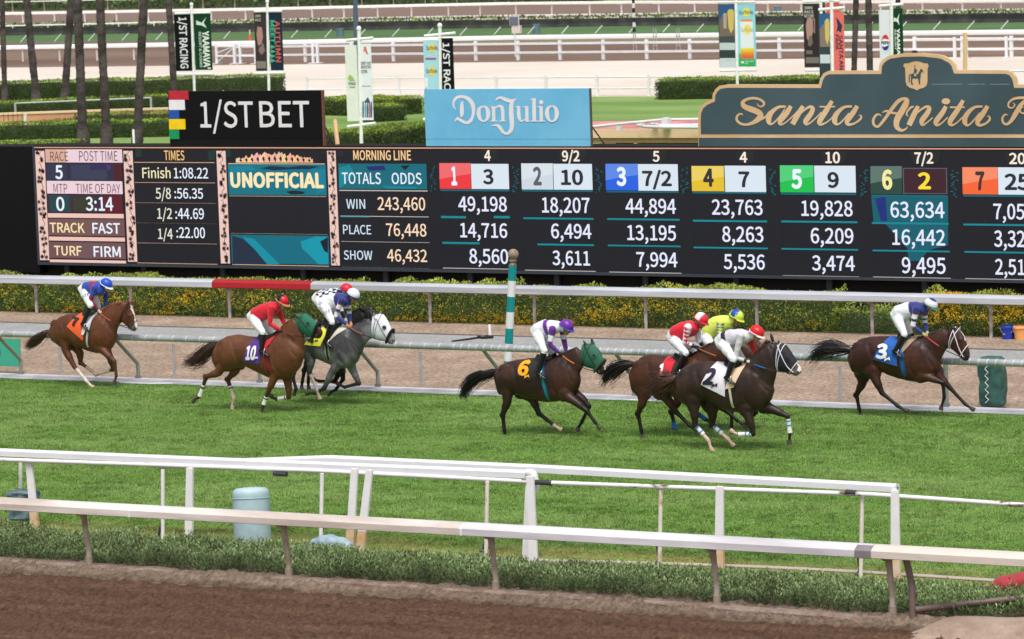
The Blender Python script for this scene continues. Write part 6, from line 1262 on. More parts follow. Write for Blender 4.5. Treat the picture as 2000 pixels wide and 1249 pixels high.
SKIN = (186, 130, 104)
def jockey(j, h):
    z = zx(j['r']); Y = h['Y']+j.get('dY', 0); b = MB(); segs = []; T_ = j['torso']
    oval(b, Y, T_, z, 18); st_ = lambda s_: stat(T_, z, Y, s_)
    n = len(T_)-1
    for i in range(n): a, e = st_(i/n), st_((i+1)/n); segs.append(('torso%d' % i, a[0], e[0], .16, .16))
    hc = PY(*z(j['head']), Y); R_ = .125; fd = np.array([.88, 0, -.47]); ud = np.array([.47, 0, .88]); rot = np.stack([fd, [0, 1, 0], ud], 1)
    face = hc+fd*.035-ud*.075
    b.ell(face, (.085, .072, .105), 16, 12, rot); b.ell(face-ud*.075+fd*.025, (.048, .042, .035), 10, 8, rot); b.ell(face+fd*.088-ud*.012, (.022, .014, .024), 8, 6, rot)
    b.ell(hc-fd*.01+ud*.0, (.105, .088, .095), 14, 10, rot)
    for sg in (-1, 1): b.ell(face+np.array([0, sg*.074, 0])-fd*.015+ud*.01, (.018, .010, .028), 8, 6, rot)
    nk = st_(1)[0]; b.tube([nk-fd*.02, (nk+face)/2-ud*.01, face-ud*.02-fd*.02], [.075, .058, .056], 12)
    segs += [('skin', face+fd*.02, face-ud*.09, .095, .06), ('skin', hc, face, .1, .1), ('neck', nk*.6+face*.4, face-ud*.05, .05, .05)]
    HND = []
    for nm, sg in (('an', -1), ('af', 1)):
        if nm not in j: continue
        P = [PY(*z(p), Y+sg*d_) for p, d_ in zip(j[nm], (.165, .19, .10))]; sh = P[0]
        k_ = spline([P[0], P[1], P[2]], 6); m_ = len(k_)
        b.tube([P[0], P[0]*.5+P[1]*.5, P[1], P[1]*.5+P[2]*.5, P[2]*.95+P[1]*.05], [.072, .062, .053, .047, .032], 12); b.ell(P[0], (.08, .075, .08), 12, 8)
        segs += [(nm+'0', P[0], P[1], .075, .058), (nm+'1', P[1], P[2], .052, .040)]; HND.append((P[2], P[2]-P[1], sg))
    LEG = []
    for nm, sg in (('ln', -1), ('lf', 1)):
        if nm not in j: continue
        P = [PY(*z(p), Y+sg*d_) for p, d_ in zip(j[nm], (.11, .25, .31, .32))]
        b.tube([P[0], P[0]*.6+P[1]*.4, P[0]*.25+P[1]*.75, P[1]], [.115, .102, .078, .066], 14); b.tube([P[1], P[1]*.6+P[2]*.4, P[2]], [.058, .044, .030], 12); b.ell(P[1], (.068, .062, .068), 12, 8)
        segs += [(nm+'0', P[0], P[1], .105, .065), (nm+'1', P[1], P[2], .058, .04)]; LEG.append(P)
    V, N, Fc = remesh(b, .013, 3); ti, tt = seg_field(V, segs); nm_ = np.array([s_[0] for s_ in segs])[ti]
    fold = fbm(V[:, 0]*7+V[:, 2]*5, V[:, 2]*11-V[:, 0]*4+V[:, 1]*6, 3, 3)-.5; cloth = nm_ != 'skin'; V = V+N*(fold*.022*cloth)[:, None]
    C_ = lambda q: np.array(c(*q)); col = np.tile(C_(j['silk']), (len(V), 1)); hip = st_(0)[0]; shd = st_(1)[0]; ax = (shd-hip); al = ((V-hip)@ax)/(ax@ax)
    leg = np.char.startswith(nm_, 'l'); col[leg] = C_(j.get('breech', (232, 232, 238)))
    tor = np.char.startswith(nm_, 'torso'); waist = j.get('waist', .16); col[tor & (al < waist)] = C_(j.get('breech', (232, 232, 238)))
    arm = {k_: (nm_ == k_+'0', nm_ == k_+'1') for k_ in ('an', 'af')}
    for f_ in j.get('pat', []): f_(dict(V=V, N=N, nm=nm_, t=tt, al=al, tor=tor & (al >= waist), arm=arm, Y=Y, col=col, C=C_, face=face, waist=waist))
    sk = (nm_ == 'skin') | (nm_ == 'neck'); col[sk] = C_(j.get('skin', SKIN)); fz = (V-face)
    lip = sk & (np.abs(fz@ud+.055) < .008) & (fz@fd > .06); col[lip] = C_((140, 78, 70)); chin = sk & (fz@ud < -.10) | (nm_ == 'neck'); col[chin & (nm_ == 'neck')] = C_(j.get('collar', j['silk']))
    root = thing('person', j['label'], 'jockey', (hip[0], Y, 0), 'jockeys riding in the race'); me = D.meshes.new('body'); me.from_pydata((V-BASE[root]).tolist(), [], Fc); me.update(); setcol(me, col)
    link('body', me, mat('silks', rough=.6, vc=True, var=.05, vscale=30, spec=.3, sheen=.3), root, True)
    # helmet
    bm_ = MB(); R = []; nU = 28; bg_ = []
    for i in range(11):
        t = (i/10)**.9*1.72; rr_ = []
        for a in np.linspace(0, 2*math.pi, nU, endpoint=False):
            q = np.array([math.sin(t)*math.cos(a)*.148, math.sin(t)*math.sin(a)*.128, math.cos(t)*.128]); rr_.append(hc+rot@q)
        R.append(rr_)
    bm_.rings(R[1:]); ob = bm_.build('helmet', mat('helmet', rough=.35, vc=True, var=.03, spec=.4), root, smooth=True)
    hv = np.array([v.co[:] for v in ob.data.vertices])+BASE[root]; q = (hv-hc)@rot; cc_ = np.tile(C_(j['cap']), (len(hv), 1))
    if 'capf' in j: cc_ = j['capf'](q, cc_, C_)
    setcol(ob.data, cc_)
    rim = mat('rim_%d_%d_%d' % j.get('rim', j['cap']), c(*j.get('rim', j['cap'])), .45)
    part('helmet_rim', rim, ob, lambda b2: b2.tube([hc+rot@np.array([.152*math.cos(a), .132*math.sin(a), -.024]) for a in np.linspace(0, 2*math.pi, 30)], .010, 6), smooth=True)
    def pk(b2):
        P = []
        for r_, zz_ in ((.142, -.02), (.198, -.036)):
            for a in np.linspace(-1.05, 1.05, 13): P.append(hc+rot@np.array([r_*math.cos(a)*(1 if r_ < .15 else 1-.12*(a/1.05)**2), .89*r_*math.sin(a)*(1 if r_ < .15 else .9), zz_]))
        n0 = len(P); P += [p-ud*.008 for p in P]; F_ = [(i, i+1, i+14, i+13) for i in range(12)]; b2.add(P, F_+[tuple(k+n0 for k in f_)[::-1] for f_ in F_]+[(13+i, 14+i, 14+i+n0, 13+i+n0) for i in range(12)])
    part('helmet_peak', rim, ob, pk, smooth=True)
    def ggl(b2):
        P = []
        for zz_ in (.032, -.006):
            for a in np.linspace(-1.25, 1.25, 15): P.append(face+rot@np.array([.094*math.cos(a)+.004, .082*math.sin(a), zz_+.012]))
        n0 = len(P); P += [face+(p-face)*1.10 for p in P]; F_ = [(i, i+1, i+16, i+15) for i in range(14)]; b2.add(P, [f_[::-1] for f_ in F_]+[tuple(k+n0 for k in f_) for f_ in F_]+[(i, i+1, i+1+n0, i+n0) for i in list(range(14))+list(range(15, 29))]+[(0, 15, 15+n0, n0), (14, 29, 29+n0, 14+n0)])
    part('goggles', mat('goggle_dark', c(26, 22, 24), .2, var=0), root, ggl, smooth=True)
    part('chin_strap', M_tack, root, lambda b2: b2.tube([face+rot@np.array([-.005, .074*math.cos(a), -.0-.105*math.sin(a)]) for a in np.linspace(0, math.pi, 14)], .006, 5), smooth=True)
    # boots
    for P in LEG:
        a, e, toe = P[1], P[2], P[3]; d = e-a; st0 = a+d*.10
        def bo(b2):
            b2.tube([st0, a+d*.38, a+d*.70, e, e+(e-a)/np.linalg.norm(e-a)*.03], [.068, .063, .052, .047, .042], 14)
            f0 = e-np.array([.05, 0, .0]); k_ = (toe-e); L_ = np.linalg.norm(k_); k_ = k_/L_; s_ = np.array([0, 1., 0]); up_ = np.cross(k_, s_); up_ = up_ if up_[2] > 0 else -up_
            R2 = []
            for t, w_, h0, h1 in ((-.06, .030, -.028, .035), (0, .036, -.032, .05), (.08, .038, -.03, .035), (.15, .042, -.028, .022), (.20, .034, -.024, .012), (.225, .015, -.018, .0)):
                ce = e+k_*t; R2.append([ce+s_*w_*math.cos(a2)+up_*((h0+h1)/2+(h1-h0)/2*math.sin(a2)) for a2 in np.linspace(0, 2*math.pi, 12, endpoint=False)])
            b2.rings(R2)
        bt_ = part('boot', mat('boot_black', c(22, 21, 24), .3, var=.1), root, bo, smooth=True)
        k_ = (toe-e)/np.linalg.norm(toe-e); S0 = e+k_*.10-np.array([0, 0, .034]); sd = -1 if P[2][1] < Y else 1
        def iron(b2):
            b2.tube([S0+np.array([0, -.05, 0]), S0+np.array([0, .05, 0]), S0+np.array([0, .045, .07]), S0+np.array([0, 0, .13]), S0+np.array([0, -.045, .07]), S0+np.array([0, -.05, 0])], .006, 6)
        part('stirrup_iron', M_steel, h['_root'], iron, smooth=True); xr = a[0]*.5+e[0]*.5
        tp_ = h['_hit'](P[2][0]+.05, P[1][2]+.0, sd, .03)
        if tp_ is not None: part('stirrup_leather', M_tack, h['_root'], lambda b2: b2.tube([S0+np.array([0, 0, .13]), S0*.5+tp_*.5+np.array([0, sd*.02, 0]), tp_], .009, 5), smooth=True)
    # hands: palm, four fingers curled round the rein, thumb on top
    M_gl = mat('hand_%d_%d_%d' % j.get('hand', SKIN), c(*j.get('hand', SKIN)), .6)
    reinm = mat('rein_%d_%d_%d' % j['rein'], c(*j['rein']), .55)
    for k_, (P, d, sg) in enumerate(HND):
        d = d/np.linalg.norm(d); bit = h['_bit'][0 if sg < 0 else 1]; rd = (bit-P)/np.linalg.norm(bit-P); s_ = np.array([0, 1., 0]); up_ = np.cross(d, s_); up_ = up_ if up_[2] > 0 else -up_
        def hd_(b2):
            R2 = []
            for t, w_, hh in ((-.03, .026, .024), (.0, .030, .026), (.03, .040, .030), (.065, .042, .026), (.085, .034, .020)): R2.append([P+d*t+s_*w_*.62*math.cos(a2)+up_*hh*1.15*math.sin(a2) for a2 in np.linspace(0, 2*math.pi, 10, endpoint=False)])
            b2.rings(R2)
            for q in range(4):
                L_ = (.030, .034, .032, .026)[q]; o_ = P+d*.078+up_*(.030-.020*q); b2.tube([o_-d*.01, o_+d*L_*.8, o_+d*L_*.95-s_*sg*.022, o_+d*.004-s_*sg*.040, o_-d*.012-s_*sg*.028], [.0105, .0105, .010, .009, .008], 6)
            o_ = P+d*.03+up_*.030; b2.tube([o_, o_+d*.03+up_*.012-s_*sg*.010, o_+d*.055+up_*.004-s_*sg*.026], [.013, .011, .009], 6)
        part('hand', M_gl, root, hd_, smooth=True)
        if j.get('cuff'): part('cuff', mat('cuff_%d' % j['cuff'][0], c(*j['cuff']), .6), root, lambda b2: b2.tube([P-d*.06, P-d*.01], [.042, .038], 12), smooth=True)
        A_ = P+d*.075; M1 = A_*.82+bit*.18+np.array([0, sg*.07, -.01]); MM = A_*.6+bit*.4+np.array([0, sg*.10, -.02]); M2 = A_*.3+bit*.7+np.array([0, sg*.06, -.03])
        part('rein', reinm, h['_root'], lambda b2: b2.tube(spline([A_, M1, MM], 4), .013, 6), smooth=True); part('rein', M_tack if j.get('rein2') is None else mat('rein_%d_%d_%d' % j['rein2'], c(*j['rein2']), .5), h['_root'], lambda b2: b2.tube(spline([MM, M2, bit], 4), .009, 6), smooth=True)
    if j.get('whip'):
        P = HND[0][0]; part('whip', M_tack, root, lambda b2: b2.tube([P+np.array([.06, -.03, .03]), P+np.array([-.25, -.08, -.12]), P+np.array([-.55, -.10, -.27])], [.010, .008, .005], 6), smooth=True)
    if j.get('num'): pass
    return root
# silk patterns
def al_band(a0, a1, q, lo=None): 
    def f(d): m_ = d['tor'] & (d['al'] > a0) & (d['al'] < a1); d['col'][m_] = d['C'](q)
    return f
def sleeves(bands, who=('an', 'af')):
    """bands: list of (t0,t1,col) over 0..2 shoulder..elbow..wrist"""
    def f(d):
        for w_ in who:
            for k_ in (0, 1):
                for t0, t1, q in bands: m_ = d['arm'][w_][k_] & (d['t']+k_ >= t0) & (d['t']+k_ < t1); d['col'][m_] = d['C'](q)
    return f
def checks(q, sz=.085, reg='tor'):
    def f(d):
        V = d['V']; u = np.floor((V[:, 0]*.9+V[:, 2]*.45)/sz)+np.floor((V[:, 2]*.9-V[:, 0]*.3+V[:, 1]*.0)/sz)+np.floor(V[:, 1]/sz*1.0); m_ = d['tor'] & (u % 2 == 0); d['col'][m_] = d['C'](q)
    return f
def diamonds(q, who=('an',), sz=.075):
    def f(d):
        for w_ in who:
            for k_ in (0, 1):
                V = d['V']; t = (d['t']+k_)*.30; u = (t/sz); v = (V[:, 1]-d['Y'])/.09; m_ = d['arm'][w_][k_] & ((np.abs((u % 1)-.5)*1.2+np.abs(((V[:, 0]*7) % 1)-.5)) < .52); d['col'][m_] = d['C'](q)
    return f
def logo(q, x0, y0, r_): 
    def f(d): m_ = (d['nm'] == 'ln0') & (np.abs(d['t']-x0) < .09) & (d['V'][:, 1] < d['Y']-.16) & (np.sin(d['V'][:, 0]*160+d['V'][:, 2]*60) > .1); d['col'][m_] = d['C'](q)
    return f
CH, CH2 = (122, 66, 40), (132, 76, 48)
H = {}
H[7] = dict(dk=.56, r=1, Y=72.15, label='chestnut horse with a white blaze wearing orange saddlecloth 7, last in the field', coat=(116, 66, 42), coat2=(134, 80, 52), points=(110, 66, 48), mane=(128, 72, 40), tailcol=(66, 42, 32), muzzle=(120, 96, 90),
    trunk=[((405, 598), (408, 650), .10), ((440, 545), (445, 700), .20), ((500, 490), (510, 745), .26), ((570, 470), (585, 722), .27), ((650, 465), (650, 745), .28), ((730, 470), (720, 772), .29), ((790, 465), (790, 792), .27), ((840, 460), (860, 790), .24), ((880, 470), (908, 752), .2), ((905, 530), (935, 700), .14)],
    neck=[((790, 468), (925, 722), .16), ((860, 425), (938, 650), .13), ((920, 385), (955, 590), .105), ((975, 370), (985, 540), .085), ((1012, 374), (1010, 525), .075)],
    head=[((1025, 380), (982, 525), .08), ((1070, 402), (1000, 545), .095), ((1092, 470), (1022, 562), .088), ((1103, 520), (1045, 585), .062), ((1116, 555), (1065, 605), .055), ((1120, 582), (1082, 615), .045)],
    ears=[((1040, 392), (1047, 348)), ((1062, 398), (1075, 358))],
    hn=[(505, 650), (540, 780), (605, 900), (705, 1020), (752, 1068)], hf=[(590, 690), (650, 790), (655, 870), (745, 935), (775, 965)],
    fn=[(800, 730), (870, 800), (932, 860), (946, 975), (930, 1030)], ff=[(860, 750), (900, 840), (922, 925), (845, 948), (790, 958)],
    tail=[(395, 615), (340, 650), (270, 700), (205, 748)], tspread=.07, blaze=(.030, .2, .98), socks={'hn': (2.15, (216, 200, 192)), 'ff': (2.3, (206, 186, 172)), 'hf': (2.5, (190, 160, 140))},
    cloth=dict(q=((610, 450), (700, 480), (680, 690), (548, 572)), col=(238, 90, 34), num='7', ncol=(40, 26, 28), box=(575, 490, 640, 560)), pad=[((700, 480), (760, 480), (690, 640), (672, 640)), (222, 222, 228)], num_tilt=.25,
    saddle=((690, 470), (790, 470)), girth=((735, 480), (705, 770), (60, 56, 54), (196, 190, 190)), bridle=(40, 30, 26), mlen=.13)
H[10] = dict(dk=.54, r=2, Y=69.45, label='chestnut horse in a green hood wearing purple saddlecloth 10', coat=(124, 74, 48), coat2=(138, 86, 56), points=(98, 60, 42), mane=(78, 46, 32), tailcol=(62, 40, 32), muzzle=(40, 32, 32),
    trunk=[((325, 640), (330, 760), .11), ((370, 565), (362, 800), .22), ((440, 525), (440, 820), .27), ((520, 514), (520, 785), .28), ((600, 528), (600, 778), .28), ((690, 538), (690, 822), .29), ((770, 532), (780, 866), .29), ((840, 512), (870, 885), .26), ((900, 500), (950, 870), .23), ((960, 520), (1018, 790), .2), ((1005, 570), (1050, 700), .14)],
    neck=[((840, 495), (1030, 725), .16), ((890, 440), (1050, 640), .13), ((930, 400), (1058, 570), .11), ((970, 380), (1052, 515), .09)],
    head=[((1000, 358), (1030, 495), .08), ((1060, 345), (1058, 500), .10), ((1115, 385), (1088, 525), .09), ((1160, 430), (1120, 535), .065), ((1195, 462), (1150, 548), .056), ((1208, 492), (1175, 552), .046)],
    ears=[((1010, 365), (970, 342)), ((1030, 362), (1012, 335))],
    hn=[(420, 700), (360, 825), (262, 858), (208, 1020), (158, 1052)], hf=[(540, 700), (500, 810), (435, 880), (488, 1035), (472, 1108)],
    fn=[(830, 810), (800, 900), (762, 990), (728, 1085), (712, 1150)], ff=[(915, 830), (930, 930), (935, 1022), (828, 1040), (790, 1020)],
    tail=[(345, 588), (270, 640), (190, 710), (70, 738)], tspread=.10, earsleeve=True,
    hood=((22, 104, 78), -.02, .66), wraps={'hn': (.42, .98, (232, 230, 224), ((30, 30, 34), 1)), 'fn': (.35, .98, (232, 230, 224), ((30, 30, 34), 1)), 'ff': (.15, .8, (232, 230, 224), ((30, 30, 34), 1)), 'hf': (.35, .55, (226, 220, 214), ((30, 30, 34), 1))}, socks={'hf': (2.45, (200, 176, 158))},
    cloth=dict(q=((625, 545), (740, 545), (702, 755), (560, 742)), col=(74, 40, 134), num='10', ncol=(236, 232, 244), box=(590, 605, 672, 722), mark=(662, 690, 32)), pad=[((740, 530), (820, 530), (770, 600), (735, 640)), (186, 40, 48)], num_skew=.12,
    saddle=((700, 530), (840, 510)), girth=((735, 600), (765, 862), (150, 34, 46), (110, 26, 36)), bridle=(60, 34, 26), roll=(18, 18, 20), mlen=.08)
GT = [((130, 560), (130, 700), .12), ((180, 500), (180, 760), .24), ((250, 470), (250, 762), .27), ((340, 465), (330, 748), .28), ((430, 465), (430, 792), .29), ((510, 465), (510, 828), .28), ((580, 460), (600, 866), .26), ((650, 460), (690, 860), .23), ((700, 490), (756, 808), .19), ((745, 560), (795, 720), .13)]
sh = lambda L, dx, dy: [((a[0]+dx, a[1]+dy), (b[0]+dx, b[1]+dy), w_) for a, b, w_ in L]
H[4] = dict(dk=1.0, r=6, Y=70.75, label='dark grey horse in a white hood wearing yellow saddlecloth 4', coat=(72, 72, 76), coat2=(124, 124, 128), points=(48, 46, 50), mane=(26, 25, 28), muzzle=(150, 146, 148), trunk=GT,
    neck=[((615, 472), (800, 722), .16), ((700, 475), (822, 660), .125), ((790, 430), (862, 605), .10), ((865, 395), (902, 578), .085)],
    head=[((920, 372), (915, 565), .08), ((995, 362), (960, 588), .10), ((1045, 435), (1000, 592), .09), ((1075, 505), (1030, 606), .064), ((1105, 548), (1050, 632), .056), ((1117, 590), (1075, 642), .046)],
    ears=[((932, 385), (905, 335)), ((978, 368), (974, 318))],
    hn=[(280, 650), (325, 800), (310, 900), (385, 1075), (402, 1140)], hf=[(215, 650), (190, 800), (150, 940), (185, 1060), (165, 1100)],
    fn=[(590, 790), (520, 900), (448, 1050), (365, 1098), (290, 1096)], ff=[(690, 810), (725, 900), (775, 1005), (640, 1040), (575, 1010)],
    hood=((226, 228, 236), -.02, .62, (60, 66, 82)), roll=(22, 22, 24), socks={'hn': (2.1, (178, 168, 160))}, earsleeve=True,
    cloth=dict(q=((400, 430), (480, 450), (420, 655), (265, 640)), col=(222, 222, 60), num='4', ncol=(24, 26, 20), box=(300, 560, 366, 625), mark=(372, 590, 30)), pad=[((560, 465), (630, 460), (545, 560), (480, 635)), (206, 204, 190)], num_skew=.1, breast=1,
    saddle=((470, 460), (610, 460)), girth=((470, 560), (485, 815), (158, 170, 130), (36, 38, 36)), bridle=(30, 34, 46), mlen=.09)
H[0] = dict(r=6, Y=71.95, label='nearly black horse mostly hidden behind the grey horse', coat=(32, 28, 30), points=(24, 22, 24), mane=(18, 17, 20), trunk=sh(GT, -50, -30),
    neck=[((570, 445), (755, 690), .16), ((650, 395), (775, 600), .12), ((725, 320), (820, 540), .10), ((790, 292), (865, 500), .085)],
    head=[((845, 288), (850, 480), .08), ((905, 325), (885, 500), .09), ((945, 395), (905, 530), .085), ((970, 450), (925, 560), .062), ((985, 500), (945, 590), .05)],
    ears=[((800, 305), (772, 268)), ((865, 295), (868, 250))],
    hn=[(290, 640), (300, 800), (262, 880), (240, 1000), (235, 1045)], hf=[(320, 640), (330, 790), (305, 880), (298, 1000), (300, 1045)],
    fn=[(590, 770), (615, 870), (625, 965), (560, 1060), (492, 1100)], ff=[(640, 770), (600, 880), (545, 985), (400, 985), (345, 965)],
    cloth=dict(q=((300, 400), (430, 400), (420, 560), (260, 560)), col=(148, 190, 206)), saddle=((400, 430), (540, 430)), girth=((440, 460), (440, 780), (40, 40, 44)), bridle=(30, 26, 26), mlen=.12)
H[6] = dict(r=3, Y=67.85, label='dark bay horse in a green hood wearing black saddlecloth 6', coat=(58, 38, 32), coat2=(84, 52, 40), points=(30, 25, 27), mane=(20, 18, 20), tailcol=(24, 20, 22),
    trunk=[((455, 605), (458, 700), .11), ((500, 560), (492, 800), .22), ((560, 524), (570, 795), .26), ((640, 508), (640, 795), .27), ((720, 502), (720, 826), .28), ((800, 500), (800, 846), .29), ((880, 496), (880, 858), .28), ((940, 485), (960, 850), .25), ((1000, 472), (1040, 830), .22), ((1050, 480), (1098, 790), .19), ((1085, 540), (1126, 735), .14)],
    neck=[((890, 505), (1060, 760), .17), ((980, 465), (1112, 700), .135), ((1050, 432), (1134, 620), .10), ((1110, 407), (1160, 572), .085)],
    head=[((1165, 395), (1162, 548), .08), ((1235, 388), (1190, 562), .10), ((1288, 440), (1215, 572), .09), ((1318, 508), (1250, 582), .062), ((1340, 558), (1275, 627), .056), ((1345, 592), (1302, 638), .048)],
    ears=[((1192, 408), (1161, 350)), ((1238, 385), (1230, 331))],
    hn=[(535, 700), (545, 850), (507, 962), (522, 1090), (532, 1148)], hf=[(650, 740), (755, 840), (802, 950), (930, 1048), (978, 1080)],
    fn=[(1005, 790), (1110, 862), (1192, 928), (1258, 1020), (1292, 1062)], ff=[(1070, 770), (1150, 825), (1210, 890), (1150, 1020), (1115, 1075)],
    tail=[(470, 600), (400, 622), (310, 645), (235, 695), (195, 765), (190, 840)], tspread=.07, hood=((40, 98, 76), -.02, .66), roll=(46, 92, 66), earsleeve=True, blaze=(.022, .8, .98), socks={'hf': (2.9, (196, 176, 164))}, breast=1,
    cloth=dict(q=((660, 465), (790, 480), (745, 680), (612, 640)), col=(20, 20, 24), num='6', ncol=(250, 168, 20), box=(632, 520, 722, 640), mark=(693, 628, 42)), pad=[((800, 480), (850, 480), (800, 640), (785, 640)), (24, 92, 160)], num_skew=.05,
    saddle=((790, 490), (930, 480)), girth=((820, 560), (865, 850), (20, 60, 110), (28, 130, 120)), bridle=(26, 24, 24), mlen=.05)
H[1] = dict(r=4, Y=68.25, label='bay horse wearing red saddlecloth 1, its head hidden behind the leading dark bay', coat=(84, 48, 34), coat2=(98, 58, 40), points=(34, 27, 27), mane=(24, 20, 22), tailcol=(26, 22, 23),
    trunk=[((285, 560), (287, 655), .11), ((315, 500), (312, 735), .22), ((380, 447), (380, 770), .26), ((450, 437), (450, 742), .27), ((530, 450), (530, 722), .28), ((610, 460), (610, 732), .29), ((690, 460), (700, 780), .28), ((750, 452), (780, 790), .25), ((800, 442), (848, 780), .22), ((845, 460), (895, 720), .19), ((880, 510), (925, 660), .14)],
    neck=[((740, 452), (895, 690), .17), ((840, 385), (950, 590), .13), ((920, 345), (1000, 530), .10), ((990, 325), (1035, 485), .085)],
    head=[((1040, 320), (1035, 480), .08), ((1120, 312), (1085, 500), .10), ((1180, 372), (1125, 508), .09), ((1228, 430), (1165, 525), .062), ((1262, 475), (1210, 548), .05)],
    ears=[((1060, 325), (1035, 275)), ((1100, 315), (1100, 265))],
    hn=[(365, 690), (372, 800), (336, 890), (362, 1025), (374, 1068)], hf=[(500, 700), (575, 800), (628, 880), (735, 985), (775, 1012)],
    fn=[(840, 740), (930, 820), (1010, 870), (1090, 940), (1130, 965)], ff=[(900, 740), (985, 810), (1048, 880), (1050, 985), (1050, 1035)],
    tail=[(300, 510), (200, 530), (110, 590), (58, 662)], tspread=.085, socks={},
    cloth=dict(q=((525, 440), (610, 470), (580, 640), (490, 640)), col=(206, 24, 46), num='1', ncol=(240, 236, 240), box=(505, 508, 545, 636)), pad=[((590, 440), (660, 440), (640, 480), (600, 480)), (196, 200, 200)],
    saddle=((620, 440), (740, 440)), girth=((650, 560), (700, 780), (40, 36, 40)), bridle=(40, 28, 24), mlen=.14, mane_up=.9)
H[5] = dict(r=4, Y=69.35, label='bay horse with blue leg wraps hidden behind the two leading bays', coat=(92, 50, 34), points=(36, 28, 28), mane=(70, 40, 28), trunk=sh(H[1]['trunk'], 265, 15),
    neck=[((1010, 470), (1165, 700), .16), ((1100, 405), (1215, 600), .13), ((1185, 345), (1265, 540), .10), ((1250, 330), (1300, 500), .085)],
    head=[((1300, 335), (1300, 490), .08), ((1370, 355), (1345, 500), .09), ((1425, 390), (1380, 520), .085), ((1465, 450), (1420, 540), .06), ((1490, 490), (1450, 560), .05)],
    ears=[((1318, 350), (1312, 322)), ((1345, 352), (1345, 328))],
    hn=[(650, 700), (640, 800), (590, 875), (618, 1000), (628, 1035)], hf=[(740, 700), (720, 800), (735, 850), (852, 935), (890, 955)],
    fn=[(1130, 740), (1180, 820), (1200, 890), (1165, 965), (1152, 990)], ff=[(1160, 740), (1220, 820), (1235, 880), (1180, 950), (1160, 975)],
    wraps={'hn': (.62, 1.08, (20, 98, 178), None), 'hf': (.55, 1.02, (20, 98, 178), None)}, cloth=dict(q=((790, 455), (875, 485), (845, 655), (755, 655)), col=(40, 150, 84)),
    saddle=((885, 455), (1005, 455)), girth=((915, 575), (965, 795), (40, 36, 40)), bridle=(30, 90, 150), mlen=.12)
H[2] = dict(dk=.72, r=4, Y=66.95, label='dark brown horse in a black hood and white bridle wearing white saddlecloth 2', coat=(54, 38, 32), coat2=(70, 50, 42), points=(46, 33, 30), mane=(50, 32, 26), tailcol=(74, 46, 36), muzzle=(120, 108, 108),
    trunk=[((628, 600), (632, 725), .11), ((662, 560), (670, 800), .22), ((720, 517), (730, 842), .26), ((790, 498), (800, 795), .27), ((870, 490), (880, 792), .28), ((960, 500), (960, 840), .29), ((1050, 510), (1050, 875), .29), ((1120, 515), (1130, 886), .27), ((1180, 512), (1210, 875), .24), ((1230, 515), (1288, 850), .20), ((1275, 565), (1350, 790), .165), ((1310, 625), (1372, 722), .11)],
    neck=[((1135, 522), (1335, 765), .18), ((1200, 452), (1368, 680), .14), ((1260, 392), (1388, 600), .115), ((1330, 357), (1395, 548), .09)],
    head=[((1385, 358), (1398, 548), .08), ((1458, 372), (1420, 560), .10), ((1503, 432), (1450, 565), .09), ((1540, 492), (1480, 580), .064), ((1573, 530), (1510, 594), .056), ((1585, 562), (1532, 606), .046)],
    ears=[((1360, 322), (1345, 272)), ((1412, 370), (1405, 325))],
    hn=[(740, 760), (765, 880), (772, 978), (872, 1095), (896, 1165)], hf=[(880, 800), (905, 900), (900, 978), (1025, 1085), (1058, 1130)],
    fn=[(1150, 850), (1190, 950), (1215, 1045), (1100, 1050), (1052, 1028)], ff=[(1290, 830), (1390, 870), (1478, 912), (1494, 1040), (1488, 1110)],
    tail=[(640, 618), (540, 640), (470, 680), (425, 755)], tspread=.12, hood=((26, 26, 34), -.02, .64), blaze=(.036, .55, .98),
    wraps={'hn': (.08, .62, (228, 224, 220), ((60, 140, 190), 2)), 'hf': (.08, .62, (228, 224, 220), ((60, 140, 190), 2)), 'fn': (.08, .95, (230, 228, 226), ((60, 140, 190), 2)), 'ff': (.15, .98, (228, 224, 220), ((60, 140, 190), 2))}, socks={'hn': (2.35, (206, 180, 162)), 'hf': (2.35, (206, 180, 162)), 'fn': (3.0, (200, 180, 160))},
    cloth=dict(q=((895, 485), (1010, 490), (1005, 760), (820, 668)), col=(226, 222, 232), num='2', ncol=(26, 22, 50), box=(832, 545, 915, 668), mark=(900, 655, 46)), pad=[((1040, 500), (1150, 525), (1070, 690), (1010, 700)), (224, 196, 168)], num_skew=.35, breast=1,
    saddle=((1010, 500), (1140, 510)), girth=((1030, 640), (1055, 870), (30, 26, 44), (210, 200, 170)), bridle=(222, 218, 232), mlen=.10)
